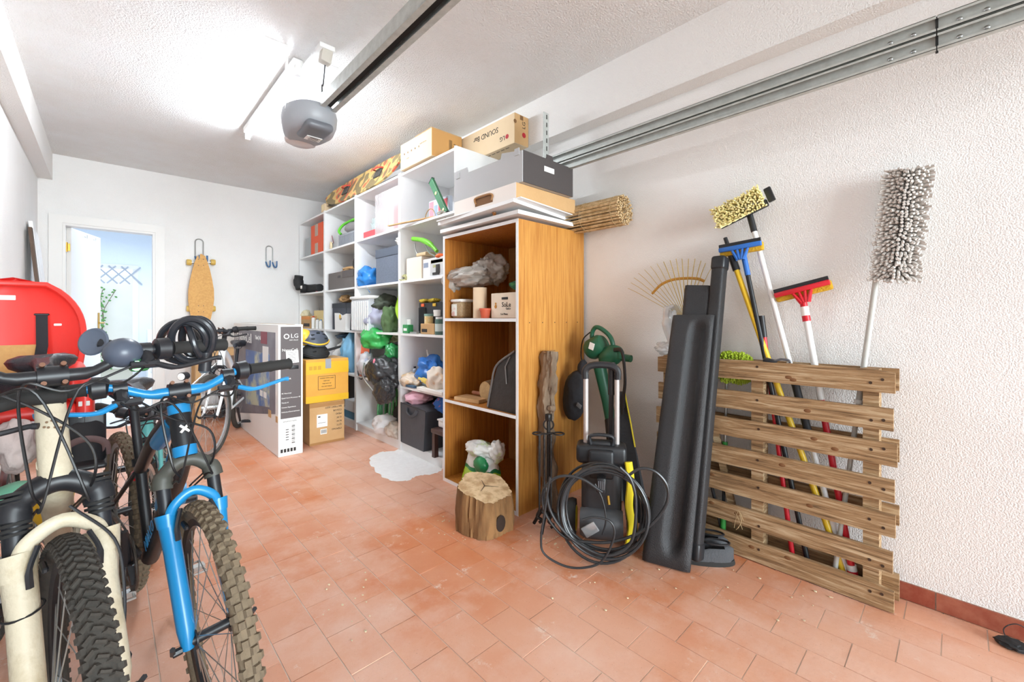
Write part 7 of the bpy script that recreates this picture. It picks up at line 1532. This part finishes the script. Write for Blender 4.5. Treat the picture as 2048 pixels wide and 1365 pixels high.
# white bicycle near the back wall
td_, Md, Sd, g = bicycle('white_bicycle', 'white framed bicycle parked beside the television carton near the back wall', (.80, 4.62, 0), D(-112), lean=D(-3), steer=D(-12), R=.33, tw=.022, fc=.60, cs=.42, bbz=.28, legs=C('frame_white', '#eceded', .3), frame=C('frame_white', '#eceded', .3), barhw=.25, rise=.02, seat=.86, legr=.018, lugs='smooth', susp=False, head=.17, stemh=.08, details=False)
c = P(372, 752, t=3.2); t = Thing('head_torch', 'small black round lamp on a bracket before the white bicycle', 'lamp', c)
fcn = (Md @ Sd) @ g['ax'](g['ch'] + .05, .06)
b = MB(); b.cyl(c + V(0, 0, 0), c + V(-.04, -.05, 0) * .8, .03, n=16); t.part('body', b, m_bk); b = MB(); b.lathe([(0, .0), (.026, 0), (0, .004)], c + V(-.034, -.042, 0), V(-.6, -.8, 0).to_track_quat('Z', 'Y').to_matrix(), 16); t.part('lens', b, m_paper)
b = MB(); b.tube([c + V(0, 0, -.02), c + V(.03, .0, -.08), (fcn if (fcn - c).length < .6 else c + V(.06, .05, -.15))], .006, 6); t.part('bracket', b, m_steel)

# yellow and mint toys stowed between the bicycles and the wall
t = Thing('toy_scoop', 'yellow plastic scoop hanging between the bicycles and the red seat', 'toy', (-.32, 1.72, .62)); c = P(100, 985, t=1.22)
b = MB(); b.lathe([(0, -.11), (.022, -.10), (.045, -.05), (.055, .02), (.05, .03), (.04, .0), (.0, -.03)], c, Matrix.Rotation(.2, 3, 'X'), 20); t.part('scoop', b, C('scoop_yellow', '#eebf2e', .4)); t.o.location = c; 
for ch in t.o.children: ch.data.transform(Matrix.Translation(t.loc - c))
b = MB(); c = P(20, 985, t=1.25); b.blob(c, (.05, .06, .022), 6, .1, 2, 3, None, 0, Matrix.Rotation(-.2, 3, 'Y')); solo('mint_bag', 'mint green plastic object stowed at the far left behind the fork', 'toy', b, C('mint', '#7fcfae', .4))
b = MB(); c = P(34, 890, t=1.35); b.blob(c, (.045, .05, .08), 16, .25, 2, 4, None, .4); solo('pink_cloth', 'pale pink crumpled cloth bag behind the beige bicycle', 'bag', b, m_fab('cloth_palepink', '#e6d3cf'), angle=60)

# ---------------------------------------------------------------- things on the back wall
def hook(x, z, lab):
    y = BY - .006; t = Thing('wall_hook', lab, 'hook', (x, BY, z - .25), group='double wall hooks'); hw = .036
    b = MB(); b.tube([(x - hw, y - .003, z - .20)] + [(x - hw, y - .003, z - .05)] + [(x + hw * math.cos(a), y - .003, z - .04 + hw * math.sin(a)) for a in [PI - PI * k / 12 for k in range(13)]] + [(x + hw, y - .003, z - .05), (x + hw, y - .003, z - .20)], .0062, 8); t.part('loop', b, m_steel)
    for s_ in (-1, 1):
        b = MB(); b.tube(spline([(x + s_ * hw, y - .004, z - .20), (x + s_ * hw + .01, y - .03, z - .25), (x + s_ * hw + .02, y - .06, z - .265), (x + s_ * hw + .025, y - .085, z - .25), (x + s_ * hw + .025, y - .09, z - .19)], 5), .0085, 8); t.part('hook_tip', b, C('hook_blue', '#3f6a98', .4))
    return t
p = P(538, 492, Y=BY); hook(p.x, p.z, 'empty steel double hook with blue tips on the back wall')
p = P(398, 478, Y=BY); hook(p.x, p.z, 'steel double hook holding the longboard on the back wall')
t = Thing('longboard', 'honey coloured longboard skateboard hanging on the back wall', 'skateboard', P(402, 640, Y=BY)); XL = lambda px: P(px, 600, Y=BY - .09).x
m_lb = mat('deck_honey', '#d9a55c', .6, col2='#c48d45', scale=60, amt=.6, contrast=(.4, .6))
outl = [(402, 508, 0), (394, 513, 8), (386, 525, 13), (381, 540, 17.5), (377, 560, 22), (374.5, 580, 25.5), (373.5, 600, 26), (375, 620, 23.5), (378, 635, 20), (383, 645, 17), (390, 655, 14), (392, 668, 11), (398, 676, 5)]
yb_ = BY - .09; left = []; right = []
for (px, py, w) in outl: a = P(402 - w, py, Y=yb_); c_ = P(402 + w * 1.0, py, Y=yb_); left.append((a.x, a.z)); right.append((c_.x, c_.z))
poly = left + right[::-1][:-1]; b = MB(); b.prism(poly, .012, Matrix(((1, 0, 0, 0), (0, 0, 1, yb_ - .012), (0, 1, 0, 0), (0, 0, 0, 1)))); t.part('deck', b, m_lb, smooth=False)
for (py, w) in ((525, 28), (618, 26)):
    for s_ in (-1, 1):
        c = P(402 + s_ * (w - 4 + (2 if py > 600 else 0)), py, Y=yb_ + .045); b = MB(); b.lathe([(0, -.022), (.028, -.022), (.033, -.012), (.033, .012), (.028, .022), (0, .022)], c, Matrix.Rotation(PI / 2, 3, 'Y'), 20); t.part('wheel', b, C('wheel_honey', '#d9b35a', .35))
    b = MB(); a = P(402 - w, py, Y=yb_ + .045); c_ = P(402 + w, py, Y=yb_ + .045); b.cyl(a, c_, .008, n=10); b.rbox((a + c_) / 2 + V(0, -.022, 0), (.05, .045, .06), .008); t.part('truck', b, m_steel)
    b = MB()
    for dx in (-5, 5):
        for dz in (-6, 6): q = P(402 + dx, py + dz - (0), Y=yb_ - .0125); b.cyl(q, q + V(0, -.0015, 0), .0045, n=8)
    t.part('bolt_heads', b, m_black, kind='stuff')
t = Thing('wooden_trestle', 'pale wooden trestle table by the back wall under the longboard', 'table', (.85, 5.55, 0)); m_pine = wood('pine_pale', '#dfb680', '#c99b60', (1, 1, .2), 16)
za = P(430, 698, Y=5.5).z; zb_ = P(430, 711, Y=5.5).z; xa, xb = P(384, 700, Y=5.5).x, 1.25
b = MB(); b.bb((xa, 5.36, zb_), (xb, 5.74, za)); t.part('table_top', b, m_pine, smooth=False)
lx = P(396, 800, Y=5.42).x
for (x_, y_) in ((lx, 5.42), (lx, 5.70), (xb - .03, 5.70)):
    b = MB(); b.bb((x_ - .022, y_ - .022, 0), (x_ + .022, y_ + .022, zb_)); t.part('leg', b, m_pine, smooth=False)
b = MB(); b.bb((lx + .02, 5.69, .30), (xb, 5.71, .36)); t.part('crossbar', b, m_pine, smooth=False)
b = MB(); b.bb((lx + .04, 5.60, .66), (xb - .01, 5.63, za - .32)) if False else b.bb((lx + .05, 5.72, .12), (xb, 5.745, .72)); solo('white_board', 'white panel standing under the pale wooden trestle', 'panel', b, m_white, smooth=False)
b = MB(); b.rbox(((lx + .97) / 2 + .05, 5.50, .155), (.42, .12, .05), .008); b2 = solo('metal_rack', 'low grey metal rack under the pale wooden trestle', 'rack', b, m_steel)
b = MB(); b.rbox(((lx + .97) / 2 + .05, 5.50, .095), (.40, .10, .06), .01); solo('dark_bar', 'dark brown bar lying under the grey metal rack', 'bar', b, mat('bar_brown', '#4f3329', .7))
t = Thing('steel_jack', 'small upright steel clamp on the floor by the television carton', 'clamp', P(457, 845, Z=0)); c = P(457, 846, Z=0)
b = MB(); b.cyl(c + V(0, 0, .0), c + V(0, 0, .13), .012, n=12); t.part('rod', b, m_steel); b = MB(); b.rbox(c + V(0, 0, .14), (.07, .03, .03), .008); t.part('head', b, m_steel)

c = P(2026, 1297, Z=0); b = MB(); b.blob(c + V(0, 0, .012), (.03, .04, .014), 5, .4, 2.5, 3, .8, .5); b.tube(spline([c, c + V(.02, .02, .04), c + V(.03, -.01, .07), c + V(.04, -.05, .05)], 6), .0016, 5)
solo('wire_scrap', 'small dark scrap with a bent wire at the foot of the right wall', 'scrap', b, m_blackm)
